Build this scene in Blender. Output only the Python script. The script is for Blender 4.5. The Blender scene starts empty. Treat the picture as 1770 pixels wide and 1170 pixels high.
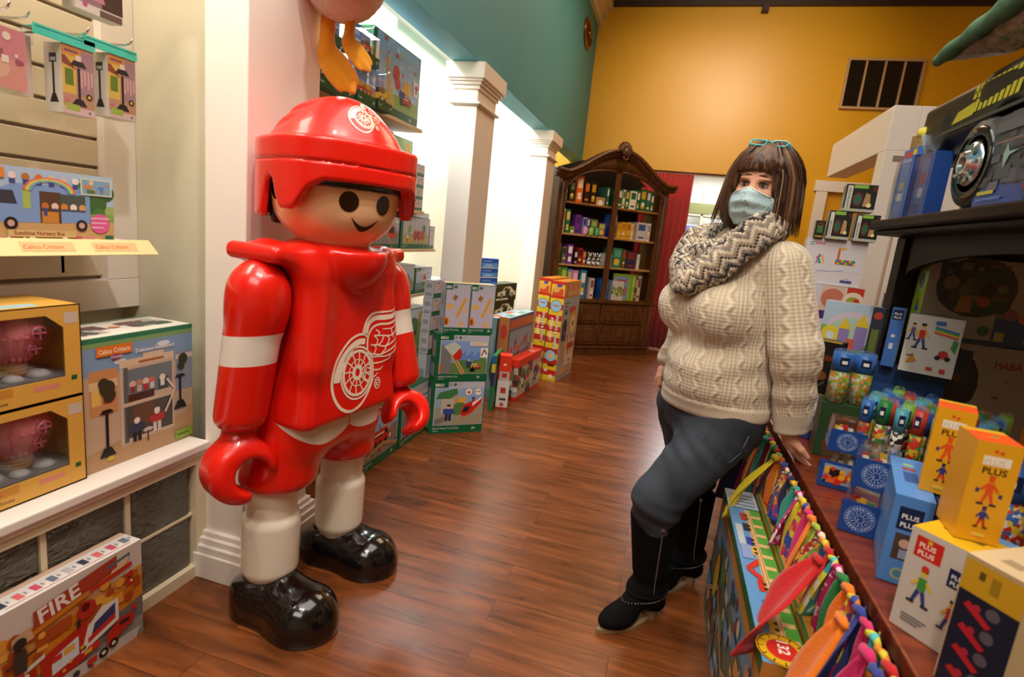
import bpy, bmesh, math, random
import numpy as np
from mathutils import Vector, Matrix
random.seed(7); np.random.seed(7)
SC=bpy.context.scene; COL=SC.collection
PI=math.pi
def lin(h):
    if isinstance(h,str):
        h=h.lstrip('#'); h=h if len(h)==6 else ''.join(a*2 for a in h); c=[int(h[i:i+2],16)/255 for i in (0,2,4)]
        return tuple(((x+0.055)/1.055)**2.4 if x>0.04045 else x/12.92 for x in c)+(1,)
    return tuple(h)+(1,)
# ---------------- camera ----------------
cam=bpy.data.cameras.new('camera'); co=bpy.data.objects.new('camera',cam); COL.objects.link(co)
cam.sensor_width=36; cam.lens=19.525; cam.clip_start=0.05; cam.clip_end=60
co.matrix_world=Matrix(((0.95640133,-0.14828642,0.25161008,0),(0.27356047,0.15313726,-0.94958604,0),(0.10227983,0.97701593,0.18702598,1.4),(0,0,0,1)))
cam.dof.use_dof=True; cam.dof.focus_distance=2.6; cam.dof.aperture_fstop=3.2
SC.camera=co
SC.view_settings.view_transform='Standard'; SC.view_settings.look='None'
SC.view_settings.gamma=1; SC.view_settings.use_curve_mapping=False
SC.view_settings.exposure=0.0
# ---------------- world and lights ----------------
w=bpy.data.worlds.new('world'); SC.world=w; w.use_nodes=True
w.node_tree.nodes['Background'].inputs[0].default_value=(0.9,0.62,0.4,1); w.node_tree.nodes['Background'].inputs[1].default_value=0.3
def light(kind,loc,energy,color,size=0.3,target=None,spot=60,blend=0.6,sizey=None,name='ceiling_lamp_or_fill'):
    l=bpy.data.lights.new(name,kind); l.energy=energy; l.color=color
    if kind=='AREA':
        l.size=size
        if sizey: l.shape='RECTANGLE'; l.size_y=sizey
    else: l.shadow_soft_size=size
    if kind=='SPOT': l.spot_size=math.radians(spot); l.spot_blend=blend
    o=bpy.data.objects.new(name,l); COL.objects.link(o); o.location=loc
    if target and abs(target[0]-loc[0])+abs(target[1]-loc[1])<0.05: o.rotation_euler=(0,0,0)
    elif target: o.rotation_euler=(Vector(target)-Vector(loc)).to_track_quat('-Z','Y').to_euler()
    return o
WARM=(1.0,0.72,0.46); WARM2=(1.0,0.86,0.70); NEUT=(1.0,0.93,0.83); COOL=(0.93,0.97,1.0)
# broad unseen area lights, added as soft overhead fill
light('AREA',(0.0,1.6,4.3),80,NEUT,2.2,(0.4,1.6,0),sizey=2.6)
light('AREA',(0.2,5.6,4.3),60,WARM,1.6,(0.2,5.6,0),sizey=2.2)
light('AREA',(-0.4,-1.4,3.9),60,NEUT,2.4,(-0.3,1.6,0.8),sizey=1.2)
# warm spotlights on the ceiling track
light('SPOT',(0.0,0.3,4.2),170,NEUT,0.07,(-1.0,1.7,1.2),spot=46)
light('SPOT',(0.1,-0.4,4.2),230,WARM2,0.07,(0.2,2.1,1.15),spot=46)
light('SPOT',(-0.6,0.2,4.2),105,NEUT,0.07,(-1.7,1.2,1.0),spot=50)
light('SPOT',(0.55,3.9,4.3),270,WARM2,0.12,(0.55,8.0,3.4),spot=58,blend=1)
# bright white tubes inside the wall alcoves
light('AREA',(-1.92,2.85,2.95),78,COOL,0.45,(-1.92,2.85,0),sizey=1.6,name='alcove_tube_light')
light('AREA',(-1.92,5.0,2.95),66,COOL,0.45,(-1.92,5.0,0),sizey=1.7,name='alcove_tube_light')
light('AREA',(-1.9,7.1,2.95),22,COOL,0.4,(-1.9,7.1,0),sizey=1.2,name='alcove_tube_light')
light('AREA',(-1.75,1.0,2.55),14,WARM2,0.3,(-1.75,1.0,0),sizey=0.9,name='bay_downlight')
# ---------------- materials ----------------
MATS={}
def nodes(m):
    m.use_nodes=True; return m.node_tree.nodes,m.node_tree.links
def mat(name,col='#ffffff',rough=0.5,metal=0,coat=0,spec=0.4,bump=None,trans=0,alpha=1,emit=None,sheen=0,sss=0):
    if name in MATS: return MATS[name]
    m=bpy.data.materials.new(name); n,l=nodes(m); b=n['Principled BSDF']
    b.inputs['Base Color'].default_value=lin(col); b.inputs['Roughness'].default_value=rough
    b.inputs['Metallic'].default_value=metal; b.inputs['Coat Weight'].default_value=coat
    b.inputs['Coat Roughness'].default_value=0.08
    b.inputs['Specular IOR Level'].default_value=spec; b.inputs['Transmission Weight'].default_value=trans
    b.inputs['Alpha'].default_value=alpha; b.inputs['Sheen Weight'].default_value=sheen
    b.inputs['Subsurface Weight'].default_value=sss
    if sss: b.inputs['Subsurface Radius'].default_value=(0.02,0.008,0.004)
    if emit: b.inputs['Emission Color'].default_value=lin(col); b.inputs['Emission Strength'].default_value=emit
    if bump:
        s,st=bump[0],bump[1]; t=n.new('ShaderNodeTexNoise'); t.inputs['Scale'].default_value=s; t.inputs['Detail'].default_value=3
        c=n.new('ShaderNodeTexCoord'); l.new(c.outputs['Object'],t.inputs['Vector'])
        bp=n.new('ShaderNodeBump'); bp.inputs['Strength'].default_value=st; bp.inputs['Distance'].default_value=0.01
        l.new(t.outputs['Fac'],bp.inputs['Height']); l.new(bp.outputs['Normal'],b.inputs['Normal'])
    MATS[name]=m; return m
def ink(h,rough=0.34):
    return mat('print_'+h.lstrip('#')+('' if rough==0.34 else '_%d'%int(rough*100)),h,rough)
def mottle(name,cols,scale=20,rough=0.4,kind='VORONOI',warp=0.0,stretch=(1,1,1),bump=0.0):
    """procedural patchwork of flat colours"""
    if name in MATS: return MATS[name]
    m=bpy.data.materials.new(name); n,l=nodes(m); b=n['Principled BSDF']; b.inputs['Roughness'].default_value=rough
    c=n.new('ShaderNodeTexCoord'); mp=n.new('ShaderNodeMapping'); l.new(c.outputs['Object'],mp.inputs['Vector'])
    mp.inputs['Scale'].default_value=stretch
    vec=mp.outputs['Vector']
    if warp:
        w1=n.new('ShaderNodeTexNoise'); w1.inputs['Scale'].default_value=scale*0.7; l.new(vec,w1.inputs['Vector'])
        mx=n.new('ShaderNodeMixRGB'); mx.inputs['Fac'].default_value=warp; l.new(vec,mx.inputs[1]); l.new(w1.outputs['Color'],mx.inputs[2]); vec=mx.outputs['Color']
    if kind=='VORONOI':
        t=n.new('ShaderNodeTexVoronoi'); t.inputs['Scale'].default_value=scale; l.new(vec,t.inputs['Vector'])
        s=n.new('ShaderNodeSeparateColor'); l.new(t.outputs['Color'],s.inputs[0]); fac=s.outputs[0]
    else:
        t=n.new('ShaderNodeTexNoise'); t.inputs['Scale'].default_value=scale; t.inputs['Detail'].default_value=4; l.new(vec,t.inputs['Vector']); 
        mr=n.new('ShaderNodeMapRange'); mr.inputs[1].default_value=0.3; mr.inputs[2].default_value=0.7; l.new(t.outputs['Fac'],mr.inputs[0]); fac=mr.outputs[0]
    r=n.new('ShaderNodeValToRGB'); r.color_ramp.interpolation='CONSTANT' if kind=='VORONOI' else 'LINEAR'
    e=r.color_ramp.elements
    while len(e)<len(cols): e.new(0.5)
    for i,h in enumerate(cols): e[i].position=i/len(cols) if kind=='VORONOI' else i/(len(cols)-1); e[i].color=lin(h)
    l.new(fac,r.inputs[0]); l.new(r.outputs[0],b.inputs['Base Color'])
    if bump:
        bp=n.new('ShaderNodeBump'); bp.inputs['Strength'].default_value=bump; bp.inputs['Distance'].default_value=0.01
        l.new(fac,bp.inputs['Height']); l.new(bp.outputs['Normal'],b.inputs['Normal'])
    MATS[name]=m; return m
# ---------------- mesh builder ----------------
class MB:
    def __init__(s): s.v=[]; s.f=[]; s.m=[]; s.mats=[]; s.smooth=[]
    def mi(s,m):
        if isinstance(m,str): m=ink(m)
        if m not in s.mats: s.mats.append(m)
        return s.mats.index(m)
    def add(s,vs,fs,m,sm=False):
        k=len(s.v); i=s.mi(m); s.v+=[tuple(v) for v in vs]
        for f in fs: s.f.append([a+k for a in f]); s.m.append(i); s.smooth.append(sm)
    def box(s,a,b,m):
        x0,y0,z0=a; x1,y1,z1=b
        s.add([(x0,y0,z0),(x1,y0,z0),(x1,y1,z0),(x0,y1,z0),(x0,y0,z1),(x1,y0,z1),(x1,y1,z1),(x0,y1,z1)],
              [(0,3,2,1),(4,5,6,7),(0,1,5,4),(1,2,6,5),(2,3,7,6),(3,0,4,7)],m)
    def prism(s,pts,d,m,o=(0,0,0),u=(1,0,0),v=(0,0,1),sm=False):
        """polygon pts in (u,v) plane at o, extruded by vector d"""
        o=Vector(o);u=Vector(u);v=Vector(v);d=Vector(d)
        A=[o+u*p[0]+v*p[1] for p in pts]; B=[a+d for a in A]; n=len(pts)
        s.add(A+B,[list(range(n)),list(range(2*n-1,n-1,-1))]+[(i,(i+1)%n,n+(i+1)%n,n+i)[::-1] for i in range(n)],m,sm)
    def rings(s,R,m,caps=True,sm=True,closed=True):
        n=len(R[0]); vs=[p for r in R for p in r]; fs=[]
        for i in range(len(R)-1):
            for j in range(n if closed else n-1):
                k=(j+1)%n; fs.append((i*n+j,i*n+k,(i+1)*n+k,(i+1)*n+j))
        if caps: fs.append(list(range(n))[::-1]); fs.append([(len(R)-1)*n+j for j in range(n)])
        s.add(vs,fs,m,sm)
    def tube(s,pts,rad,m,n=8,caps=True,flat=1.0):
        P=[Vector(p) for p in pts]; R=[]; prev=None
        for i,p in enumerate(P):
            t=(P[min(i+1,len(P)-1)]-P[max(i-1,0)]).normalized()
            if prev is None: a=t.orthogonal().normalized()
            else: a=(prev-t*prev.dot(t)); a=a.normalized() if a.length>1e-6 else t.orthogonal().normalized()
            prev=a; b=t.cross(a); r=rad[i] if hasattr(rad,'__len__') else rad
            R.append([p+(a*math.cos(2*PI*k/n)+b*math.sin(2*PI*k/n)*flat)*r for k in range(n)])
        s.rings(R,m,caps)
    def cyl(s,a,b,r,m,n=16,r2=None,caps=True):
        s.tube([a,b],[r,r if r2 is None else r2],m,n,caps)
    def lathe(s,prof,m,o=(0,0,0),n=20,ax='z'):
        R=[]
        for r,h in prof:
            c=[]
            for k in range(n):
                a=2*PI*k/n; x,y=r*math.cos(a),r*math.sin(a)
                q=(x,y,h) if ax=='z' else ((x,h,y) if ax=='y' else (h,x,y)); c.append((o[0]+q[0],o[1]+q[1],o[2]+q[2]))
            R.append(c)
        s.rings(R,m)
    def mesh(s,name):
        me=bpy.data.meshes.new(name); me.from_pydata(s.v,[],s.f)
        for m in s.mats: me.materials.append(m)
        me.polygons.foreach_set('material_index',s.m); me.polygons.foreach_set('use_smooth',s.smooth); me.update(); return me
    def build(s,name,parent=None,loc=None,rz=0,bevel=0):
        o=bpy.data.objects.new(name,s.mesh(name)); COL.objects.link(o)
        if parent: o.parent=parent
        if loc: o.location=loc
        if rz: o.rotation_euler=(0,0,rz)
        if bevel:
            b=o.modifiers.new('bevel','BEVEL'); b.width=bevel; b.segments=2; b.limit_method='ANGLE'
        return o
def tag(o,label,cat,group=None):
    o['label']=label; o['category']=cat
    if group: o['group']=group
    return o
def struct(o): o['kind']='structure'; return o
def empty(name,loc,rz,label,cat,group=None):
    o=bpy.data.objects.new(name,None); COL.objects.link(o); o.location=loc; o.rotation_euler=(0,0,rz); o.empty_display_size=0.05
    return tag(o,label,cat,group)
def copy_tree(o,parent=None):
    c=o.copy(); COL.objects.link(c); 
    if parent: c.parent=parent
    for ch in list(o.children): copy_tree(ch,c)
    return c
# ---------------- printed faces ----------------
TXT={}
def textmesh(t,bold):
    k=(t,bold)
    if k in TXT: return TXT[k]
    c=bpy.data.curves.new('t','FONT'); c.body=t; c.size=1; c.resolution_u=2
    if bold: c.offset=0.022
    o=bpy.data.objects.new('t',c); me=o.to_mesh()
    V=[(v.co.x,v.co.y) for v in me.vertices]; F=[tuple(p.vertices) for p in me.polygons]
    o.to_mesh_clear(); bpy.data.objects.remove(o); bpy.data.curves.remove(c)
    if not V: V=[(0,0)]
    TXT[k]=(V,F,min(v[0] for v in V),max(v[0] for v in V)); return TXT[k]
class Face:
    """a printed rectangle: normalised coordinates 0..1, each layer a hair further out"""
    def __init__(s,mb,o,u,v,w,h,lift=0.00006):
        s.mb=mb; s.o=Vector(o); s.u=Vector(u).normalized(); s.v=Vector(v).normalized(); s.w=w; s.h=h
        s.n=s.u.cross(s.v); s.k=0; s.lift=lift
    def P(s,x,y): return s.o+s.u*(x*s.w)+s.v*(y*s.h)+s.n*(s.lift*s.k)
    def p(s,pts,c):
        s.k+=1
        s.mb.add([s.P(*q) for q in pts],[list(range(len(pts)))],c); return s
    def r(s,x0,y0,x1,y1,c): return s.p([(x0,y0),(x1,y0),(x1,y1),(x0,y1)],c)
    def d(s,x,y,r,c,ry=None,n=18,a0=0,a1=2*PI):
        ry=r if ry is None else ry
        return s.p([(x+r*math.cos(a0+(a1-a0)*i/n)/s.w,y+ry*math.sin(a0+(a1-a0)*i/n)/s.h) for i in range(n)],c)
    def ring(s,x,y,r,t,c,n=24):
        s.k+=1; V=[];F=[]
        for i in range(n):
            a=2*PI*i/n; 
            for q in (r,r-t): V.append(s.P(x+q*math.cos(a)/s.w,y+q*math.sin(a)/s.h))
        for i in range(n): j=(i+1)%n; F.append((2*i+1,2*i,2*j,2*j+1))
        s.mb.add(V,F,c); return s
    def l(s,pts,t,c):
        """thick polyline, t in metres"""
        s.k+=1
        q=[Vector((a*s.w,b*s.h)) for a,b in pts]
        for i in range(len(q)-1):
            d=(q[i+1]-q[i]); 
            if d.length<1e-6: continue
            d.normalize(); m=Vector((-d.y,d.x))*t/2
            s.mb.add([s.P(a.x/s.w,a.y/s.h) for a in (q[i]-m,q[i+1]-m,q[i+1]+m,q[i]+m)],[(0,1,2,3)],c)
        return s
    def t(s,txt,x,y,size,c,bold=True,rot=0,align=0,maxw=None):
        V,F,a,b=textmesh(txt,bold); s.k+=1
        W=(b-a)*size
        sx=1
        if maxw and W>maxw*s.w: sx=maxw*s.w/W
        cr,sr=math.cos(rot),math.sin(rot); pts=[]
        for vx,vy in V:
            px=((vx-a)*size*sx-align*W*sx); py=vy*size
            qx,qy=px*cr-py*sr,px*sr+py*cr; pts.append(s.P(x+qx/s.w,y+qy/s.h))
        s.mb.add(pts,F,c); return s
def carton(name,label,cat,group,o,ang,w,d,h,col,front=None,left=None,top=None,right=None,tilt=0,rough=0.34,mb=None,build=True):
    """card box; o = front left bottom corner, ang = world direction (deg) of its front's width"""
    mb=mb or MB(); base=ink(col,rough) if isinstance(col,str) else col
    mb.box((0,0,0),(w,d,h),base)
    if front: front(Face(mb,(0,0,0),(1,0,0),(0,0,1),w,h))
    if left: left(Face(mb,(0,d,0),(0,-1,0),(0,0,1),d,h))
    if right: right(Face(mb,(w,0,0),(0,1,0),(0,0,1),d,h))
    if top: top(Face(mb,(0,0,h),(1,0,0),(0,1,0),w,d))
    if not build: return mb
    ob=mb.build(name,loc=o,rz=math.radians(ang))
    if tilt: ob.rotation_euler=(tilt,0,math.radians(ang))
    return tag(ob,label,cat,group)
# ---------------- implicit surfaces ----------------
def V3(*a): return np.array(a,float)
def ln(v): return np.sqrt((v*v).sum(-1))
def s_ell(P,c,r):
    q=P-V3(*c); r=V3(*r); k0=ln(q/r); k1=ln(q/(r*r)); return k0*(k0-1)/np.maximum(k1,1e-9)
def s_cone(P,a,b,ra,rb):
    a=V3(*a); b=V3(*b); ba=b-a; t=np.clip(((P-a)@ba)/(ba@ba),0,1); return ln(P-a-t[:,None]*ba)-(ra+(rb-ra)*t)
def s_box(P,c,h,r=0.01,R=None):
    q=P-V3(*c)
    if R is not None: q=q@R
    q=np.abs(q)-V3(*h)+r; return ln(np.maximum(q,0))+np.minimum(q.max(-1),0)-r
def s_cyl(P,c,r,h,ax=2,rd=0.005,ell=1.0):
    q=P-V3(*c); o=[i for i in range(3) if i!=ax]
    d=np.stack([np.sqrt(q[:,o[0]]**2+(q[:,o[1]]/ell)**2)-r+rd,np.abs(q[:,ax])-h+rd],-1)
    return ln(np.maximum(d,0))+np.minimum(d.max(-1),0)-rd
def smin(a,b,k=0.02):
    h=np.maximum(k-np.abs(a-b),0)/k; return np.minimum(a,b)-h*h*k/4
def smax(a,b,k=0.02): return -smin(-a,-b,k)
def rotm(ax,deg):
    return np.array(Matrix.Rotation(math.radians(deg),3,ax))
def iso(f,lo,hi,h=0.006,newton=2):
    lo=V3(*lo); hi=V3(*hi); n=np.ceil((hi-lo)/h).astype(int)+1
    xs=[lo[i]+h*np.arange(n[i]) for i in range(3)]
    B=8; nb=-(-n//B); cc=[lo[i]+h*(B*np.arange(nb[i])+(B-1)/2) for i in range(3)]
    GB=np.stack(np.meshgrid(*cc,indexing='ij'),-1).reshape(-1,3); FB=f(GB); V=np.empty(nb*B)
    V[:]=np.kron(FB.reshape(nb),np.ones((B,B,B))); near=np.argwhere((np.abs(FB)<h*B*1.9+0.03).reshape(nb))
    off=np.stack(np.meshgrid(*[np.arange(B)]*3,indexing='ij'),-1).reshape(-1,3)
    for i in range(0,len(near),700):
        ids=(near[i:i+700][:,None,:]*B+off[None]).reshape(-1,3); V[ids[:,0],ids[:,1],ids[:,2]]=f(lo+h*ids)
    V=V[:n[0],:n[1],:n[2]]
    S=V<0; c=np.zeros(n-1,int)
    for i in (0,1):
        for j in (0,1):
            for k in (0,1): c+=S[i:n[0]-1+i,j:n[1]-1+j,k:n[2]-1+k]
    act=(c>0)&(c<8); idx=-np.ones(n-1,int); A=np.argwhere(act); idx[act]=np.arange(len(A))
    acc=np.zeros((len(A),3)); cnt=np.zeros(len(A))
    for ax in range(3):
        o=[i for i in range(3) if i!=ax]
        for p in (0,1):
            for q in (0,1):
                off=np.zeros(3,int); off[o[0]]=p; off[o[1]]=q; e=np.zeros(3,int); e[ax]=1
                a=A+off; b=a+e; va=V[a[:,0],a[:,1],a[:,2]]; vb=V[b[:,0],b[:,1],b[:,2]]; m=(va<0)!=(vb<0)
                t=np.where(m,va/np.where(m,va-vb,1),0); pt=a+t[:,None]*e; acc[m]+=pt[m]; cnt[m]+=1
    vt=lo+h*acc/np.maximum(cnt,1)[:,None]; F=[]
    for ax in range(3):
        o=[i for i in range(3) if i!=ax]; sl=[slice(1,n[i]-1) for i in range(3)]; sl2=list(sl); sl[ax]=slice(0,n[ax]-1); sl2[ax]=slice(1,n[ax])
        s0=S[tuple(sl)]; s1=S[tuple(sl2)]; base=np.argwhere(s0!=s1); 
        if not len(base): continue
        g=base.copy(); 
        for i in o: g[:,i]+=1
        sg=s0[base[:,0],base[:,1],base[:,2]]
        def I(da,db):
            t=g.copy(); t[:,o[0]]-=da; t[:,o[1]]-=db; return idx[t[:,0],t[:,1],t[:,2]]
        q=np.stack([I(1,1),I(0,1),I(0,0),I(1,0)],-1)
        flip=sg if ax!=1 else ~sg
        q[~flip]=q[~flip][:,::-1]; F.append(q)
    F=np.concatenate(F); F=F[(F>=0).all(1)]
    for _ in range(newton):
        e=h*0.2; d=f(vt); g=np.stack([(f(vt+V3(*(e*np.eye(3)[i])))-f(vt-V3(*(e*np.eye(3)[i]))))/(2*e) for i in range(3)],-1)
        st=d[:,None]*g/np.maximum((g*g).sum(-1),0.2)[:,None]; L=ln(st); st*=np.minimum(1,h*0.5/np.maximum(L,1e-9))[:,None]; vt=vt-st
    return vt,F
def blob(name,f,lo,hi,h,m,parent=None,mf=None,ms=None):
    """implicit surface to mesh object; mf(centres)->material index per face"""
    vt,F=iso(f,lo,hi,h); me=bpy.data.meshes.new(name)
    me.vertices.add(len(vt)); me.vertices.foreach_set('co',vt.astype(np.float32).ravel())
    me.loops.add(F.size); me.loops.foreach_set('vertex_index',F.ravel().astype(np.int32))
    me.polygons.add(len(F)); me.polygons.foreach_set('loop_start',np.arange(0,F.size,4,dtype=np.int32)); me.polygons.foreach_set('loop_total',np.full(len(F),4,dtype=np.int32))
    me.update(calc_edges=True); me.validate()
    for x in (ms or [m]): me.materials.append(x)
    me.polygons.foreach_set('use_smooth',[True]*len(me.polygons))
    if mf is not None: me.polygons.foreach_set('material_index',mf(vt[F].mean(1)).astype(np.int32))
    o=bpy.data.objects.new(name,me); COL.objects.link(o)
    if parent: o.parent=parent
    return o
def project(f,p,d,steps=40):
    """march points p along unit directions d to the surface of f"""
    p=np.array(p,float); d=np.array(d,float)
    p0=p.copy()
    for _ in range(steps): p=p+d*f(p)[:,None]*0.9
    bad=(np.abs(f(p))>0.01)|(ln(p-p0)>1.0)
    if bad.any() and (~bad).any():
        g=np.flatnonzero(~bad)
        for i in np.flatnonzero(bad): p[i]=p[g[np.argmin(np.abs(g-i))]]
    return p
# ================= room shell =================
def paint(name,col,rough=0.45,var=0.06,bump=0.06):
    m=bpy.data.materials.new(name); n,l=nodes(m); b=n['Principled BSDF']; b.inputs['Roughness'].default_value=rough
    c=n.new('ShaderNodeTexCoord'); t=n.new('ShaderNodeTexNoise'); t.inputs['Scale'].default_value=1.3; t.inputs['Detail'].default_value=3; l.new(c.outputs['Object'],t.inputs['Vector'])
    r=n.new('ShaderNodeValToRGB'); a=lin(col); r.color_ramp.elements[0].color=tuple(x*(1-var) for x in a[:3])+(1,); r.color_ramp.elements[1].color=tuple(min(1,x*(1+var)) for x in a[:3])+(1,)
    l.new(t.outputs['Fac'],r.inputs[0]); l.new(r.outputs[0],b.inputs['Base Color'])
    t2=n.new('ShaderNodeTexNoise'); t2.inputs['Scale'].default_value=160; l.new(c.outputs['Object'],t2.inputs['Vector'])
    bp=n.new('ShaderNodeBump'); bp.inputs['Strength'].default_value=bump; bp.inputs['Distance'].default_value=0.004; l.new(t2.outputs['Fac'],bp.inputs['Height']); l.new(bp.outputs['Normal'],b.inputs['Normal'])
    MATS[name]=m; return m
OCHRE=paint('ochre_paint','#dea40b',0.36); TEAL=paint('teal_paint','#44909c',0.6); CREAM=paint('cream_paint','#dcd5bd',0.5)
WHITE=paint('white_trim_paint','#ece2d8',0.38,0.02,0.02); CEIL=paint('ceiling_paint','#c9b9a0',0.6); GREYW=paint('bay_wall_paint','#cfc8b0',0.5)
SLAT=paint('slatwall_laminate','#d8c9ae',0.4,0.03,0.02)
def floor_mat():
    m=bpy.data.materials.new('laminate_planks'); n,l=nodes(m); b=n['Principled BSDF']
    c=n.new('ShaderNodeTexCoord'); mp=n.new('ShaderNodeMapping'); l.new(c.outputs['Object'],mp.inputs['Vector'])
    br=n.new('ShaderNodeTexBrick'); br.inputs['Scale'].default_value=1; br.inputs['Brick Width'].default_value=1.22; br.inputs['Row Height'].default_value=0.125
    br.inputs['Mortar Size'].default_value=0.0013; br.inputs['Mortar Smooth'].default_value=0.3; br.offset=0.37
    br.inputs['Color1'].default_value=(0,0,0,1); br.inputs['Color2'].default_value=(1,1,1,1); br.inputs['Mortar'].default_value=(0.5,0.5,0.5,1)
    l.new(mp.outputs[0],br.inputs['Vector'])
    mp2=n.new('ShaderNodeMapping'); mp2.inputs['Scale'].default_value=(1.2,9,1); l.new(c.outputs['Object'],mp2.inputs['Vector'])
    ad=n.new('ShaderNodeVectorMath'); ad.operation='ADD'; l.new(mp2.outputs[0],ad.inputs[0])
    sc=n.new('ShaderNodeVectorMath'); sc.operation='SCALE'; sc.inputs['Scale'].default_value=7; l.new(br.outputs['Color'],sc.inputs[0]); l.new(sc.outputs[0],ad.inputs[1])
    g=n.new('ShaderNodeTexNoise'); g.inputs['Scale'].default_value=2.2; g.inputs['Detail'].default_value=7; g.inputs['Roughness'].default_value=0.62; g.inputs['Distortion'].default_value=0.5
    l.new(ad.outputs[0],g.inputs['Vector'])
    r=n.new('ShaderNodeValToRGB'); e=r.color_ramp.elements; e[0].position=0.28; e[0].color=lin('#4b2712'); e[1].position=0.74; e[1].color=lin('#955226')
    k=e.new(0.5); k.color=lin('#713c1b')
    l.new(g.outputs['Fac'],r.inputs[0])
    hs=n.new('ShaderNodeHueSaturation'); l.new(r.outputs[0],hs.inputs['Color'])
    mr=n.new('ShaderNodeMapRange'); mr.inputs[3].default_value=0.86; mr.inputs[4].default_value=1.14; l.new(br.outputs['Color'],mr.inputs[0]); l.new(mr.outputs[0],hs.inputs['Value'])
    mx=n.new('ShaderNodeMixRGB'); mx.blend_type='MIX'; mx.inputs[2].default_value=lin('#3a1d10'); l.new(br.outputs['Fac'],mx.inputs[0]); l.new(hs.outputs[0],mx.inputs[1]); l.new(mx.outputs[0],b.inputs['Base Color'])
    rr=n.new('ShaderNodeMapRange'); rr.inputs[3].default_value=0.22; rr.inputs[4].default_value=0.36; l.new(g.outputs['Fac'],rr.inputs[0]); l.new(rr.outputs[0],b.inputs['Roughness'])
    bp=n.new('ShaderNodeBump'); bp.inputs['Strength'].default_value=0.18; bp.inputs['Distance'].default_value=0.004; l.new(g.outputs['Fac'],bp.inputs['Height']); l.new(bp.outputs['Normal'],b.inputs['Normal'])
    return m
FLOORM=floor_mat()
def slab(name,a,b,m,label=None):
    q=MB(); q.box(a,b,m); return struct(q.build(name))
slab('floor',(-3.2,-3,-0.1),(4.2,11.5,0),FLOORM)
slab('ceiling',(-1.38,-3,4.5),(4.2,8.2,4.6),CEIL)
# back wall with the curtained opening (x -0.62..0.72) and the cased door (x 1.76..2.5)
q=MB()
q.box((-2.7,8.0,0),(-0.52,8.15,4.5),OCHRE); q.box((-0.52,8.0,2.40),(1.0,8.15,4.5),OCHRE)
q.box((1.0,8.0,0),(1.74,8.15,4.5),OCHRE); q.box((1.74,8.0,2.31),(2.55,8.15,4.5),OCHRE); q.box((2.55,8.0,0),(4.2,8.15,4.5),OCHRE)
struct(q.build('wall_back'))
# teal wall above the columns, with its soffit
slab('wall_left',(-1.56,-3,2.46),(-1.38,8.0,4.5),TEAL)
slab('wall_right',(4.0,-3,0),(4.2,8.2,4.5),OCHRE)
slab('wall_front',(-3.2,-3.15,0),(4.2,-3.0,4.5),CREAM)
# alcoves behind the columns
slab('wall_alcove',(-2.55,1.95,0),(-2.42,8.0,3.1),CREAM)
slab('wall_alcove_end',(-2.42,6.28,0),(-1.56,6.34,3.0),CREAM)
slab('ceiling_alcove',(-2.55,-3,3.0),(-1.56,8.0,3.1),WHITE)
q=MB(); q.box((-2.2,-3,0),(-2.08,1.8,3.0),GREYW); q.box((-2.42,1.72,0),(-1.56,1.95,3.0),GREYW); struct(q.build('wall_bay'))
# cornice where the teal wall meets the tin ceiling
q=MB(); 
for i,(a,b) in enumerate([((0,0),(0.05,-0.30)),((0.05,0),(0.11,-0.20)),((0.11,0),(0.17,-0.10))]):
    q.box((-1.38+a[0],-3,4.5+b[1]),(-1.38+b[0],8.0,4.5),WHITE)
struct(q.build('trim_1'))
q=MB(); q.box((-1.2,7.94,4.44),(4.0,8.0,4.5),mat('dark_ceiling_trim','#3a2415',0.5)); q.box((0.62,7.9,4.36),(0.70,8.0,4.46),mat('dark_ceiling_trim')); struct(q.build('trim_2'))
# ---------- columns ----------
def column(n,y0,y1):
    q=MB(); x0,x1=-1.55,-1.38
    q.box((x0,y0,0),(x1,y1,2.46),WHITE)
    def band(z0,z1,e): q.box((x0-e,y0-e,z0),(x1+e,y1+e,z1),WHITE)
    band(2.20,2.222,0.018); band(2.205,2.216,0.026)
    for i,(z0,z1,e) in enumerate([(2.30,2.325,0.012),(2.325,2.345,0.026),(2.345,2.36,0.04),(2.36,2.459,0.052)]): band(z0,z1,e)
    for z0,z1,e in [(0,0.10,0.05),(0.10,0.13,0.042),(0.13,0.155,0.03),(0.155,0.175,0.016)]:
        q.box((x0-e*0.2,y0-e,z0),(x1+e,y1+e,z1),WHITE)
    return struct(q.build('trim_%d'%n,bevel=0.004))
column(3,1.585,1.965); column(4,3.68,4.07); column(5,5.87,6.27)
# ---------- glass block half wall ----------
glass=bpy.data.materials.new('glass_block'); n,l=nodes(glass); b=n['Principled BSDF']; b.inputs['Base Color'].default_value=lin('#5d574a'); b.inputs['Roughness'].default_value=0.13; b.inputs['Coat Weight'].default_value=0.6
b.inputs['Transmission Weight'].default_value=0.25
c=n.new('ShaderNodeTexCoord'); mp=n.new('ShaderNodeMapping'); mp.inputs['Rotation'].default_value=(0.7,0,0); mp.inputs['Scale'].default_value=(1,3,9); l.new(c.outputs['Object'],mp.inputs[0])
t=n.new('ShaderNodeTexNoise'); t.inputs['Scale'].default_value=5; t.inputs['Detail'].default_value=2; t.inputs['Distortion'].default_value=1.2; l.new(mp.outputs[0],t.inputs['Vector'])
bp=n.new('ShaderNodeBump'); bp.inputs['Strength'].default_value=0.9; bp.inputs['Distance'].default_value=0.03; l.new(t.outputs['Fac'],bp.inputs['Height']); l.new(bp.outputs['Normal'],b.inputs['Normal'])
KW=paint('half_wall_paint','#e0cfae',0.42,0.03,0.02)
q=MB(); q.box((-1.66,-1.2,0),(-1.585,1.585,0.485),mat('dark_backing','#3c352a',0.8)); 
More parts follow.
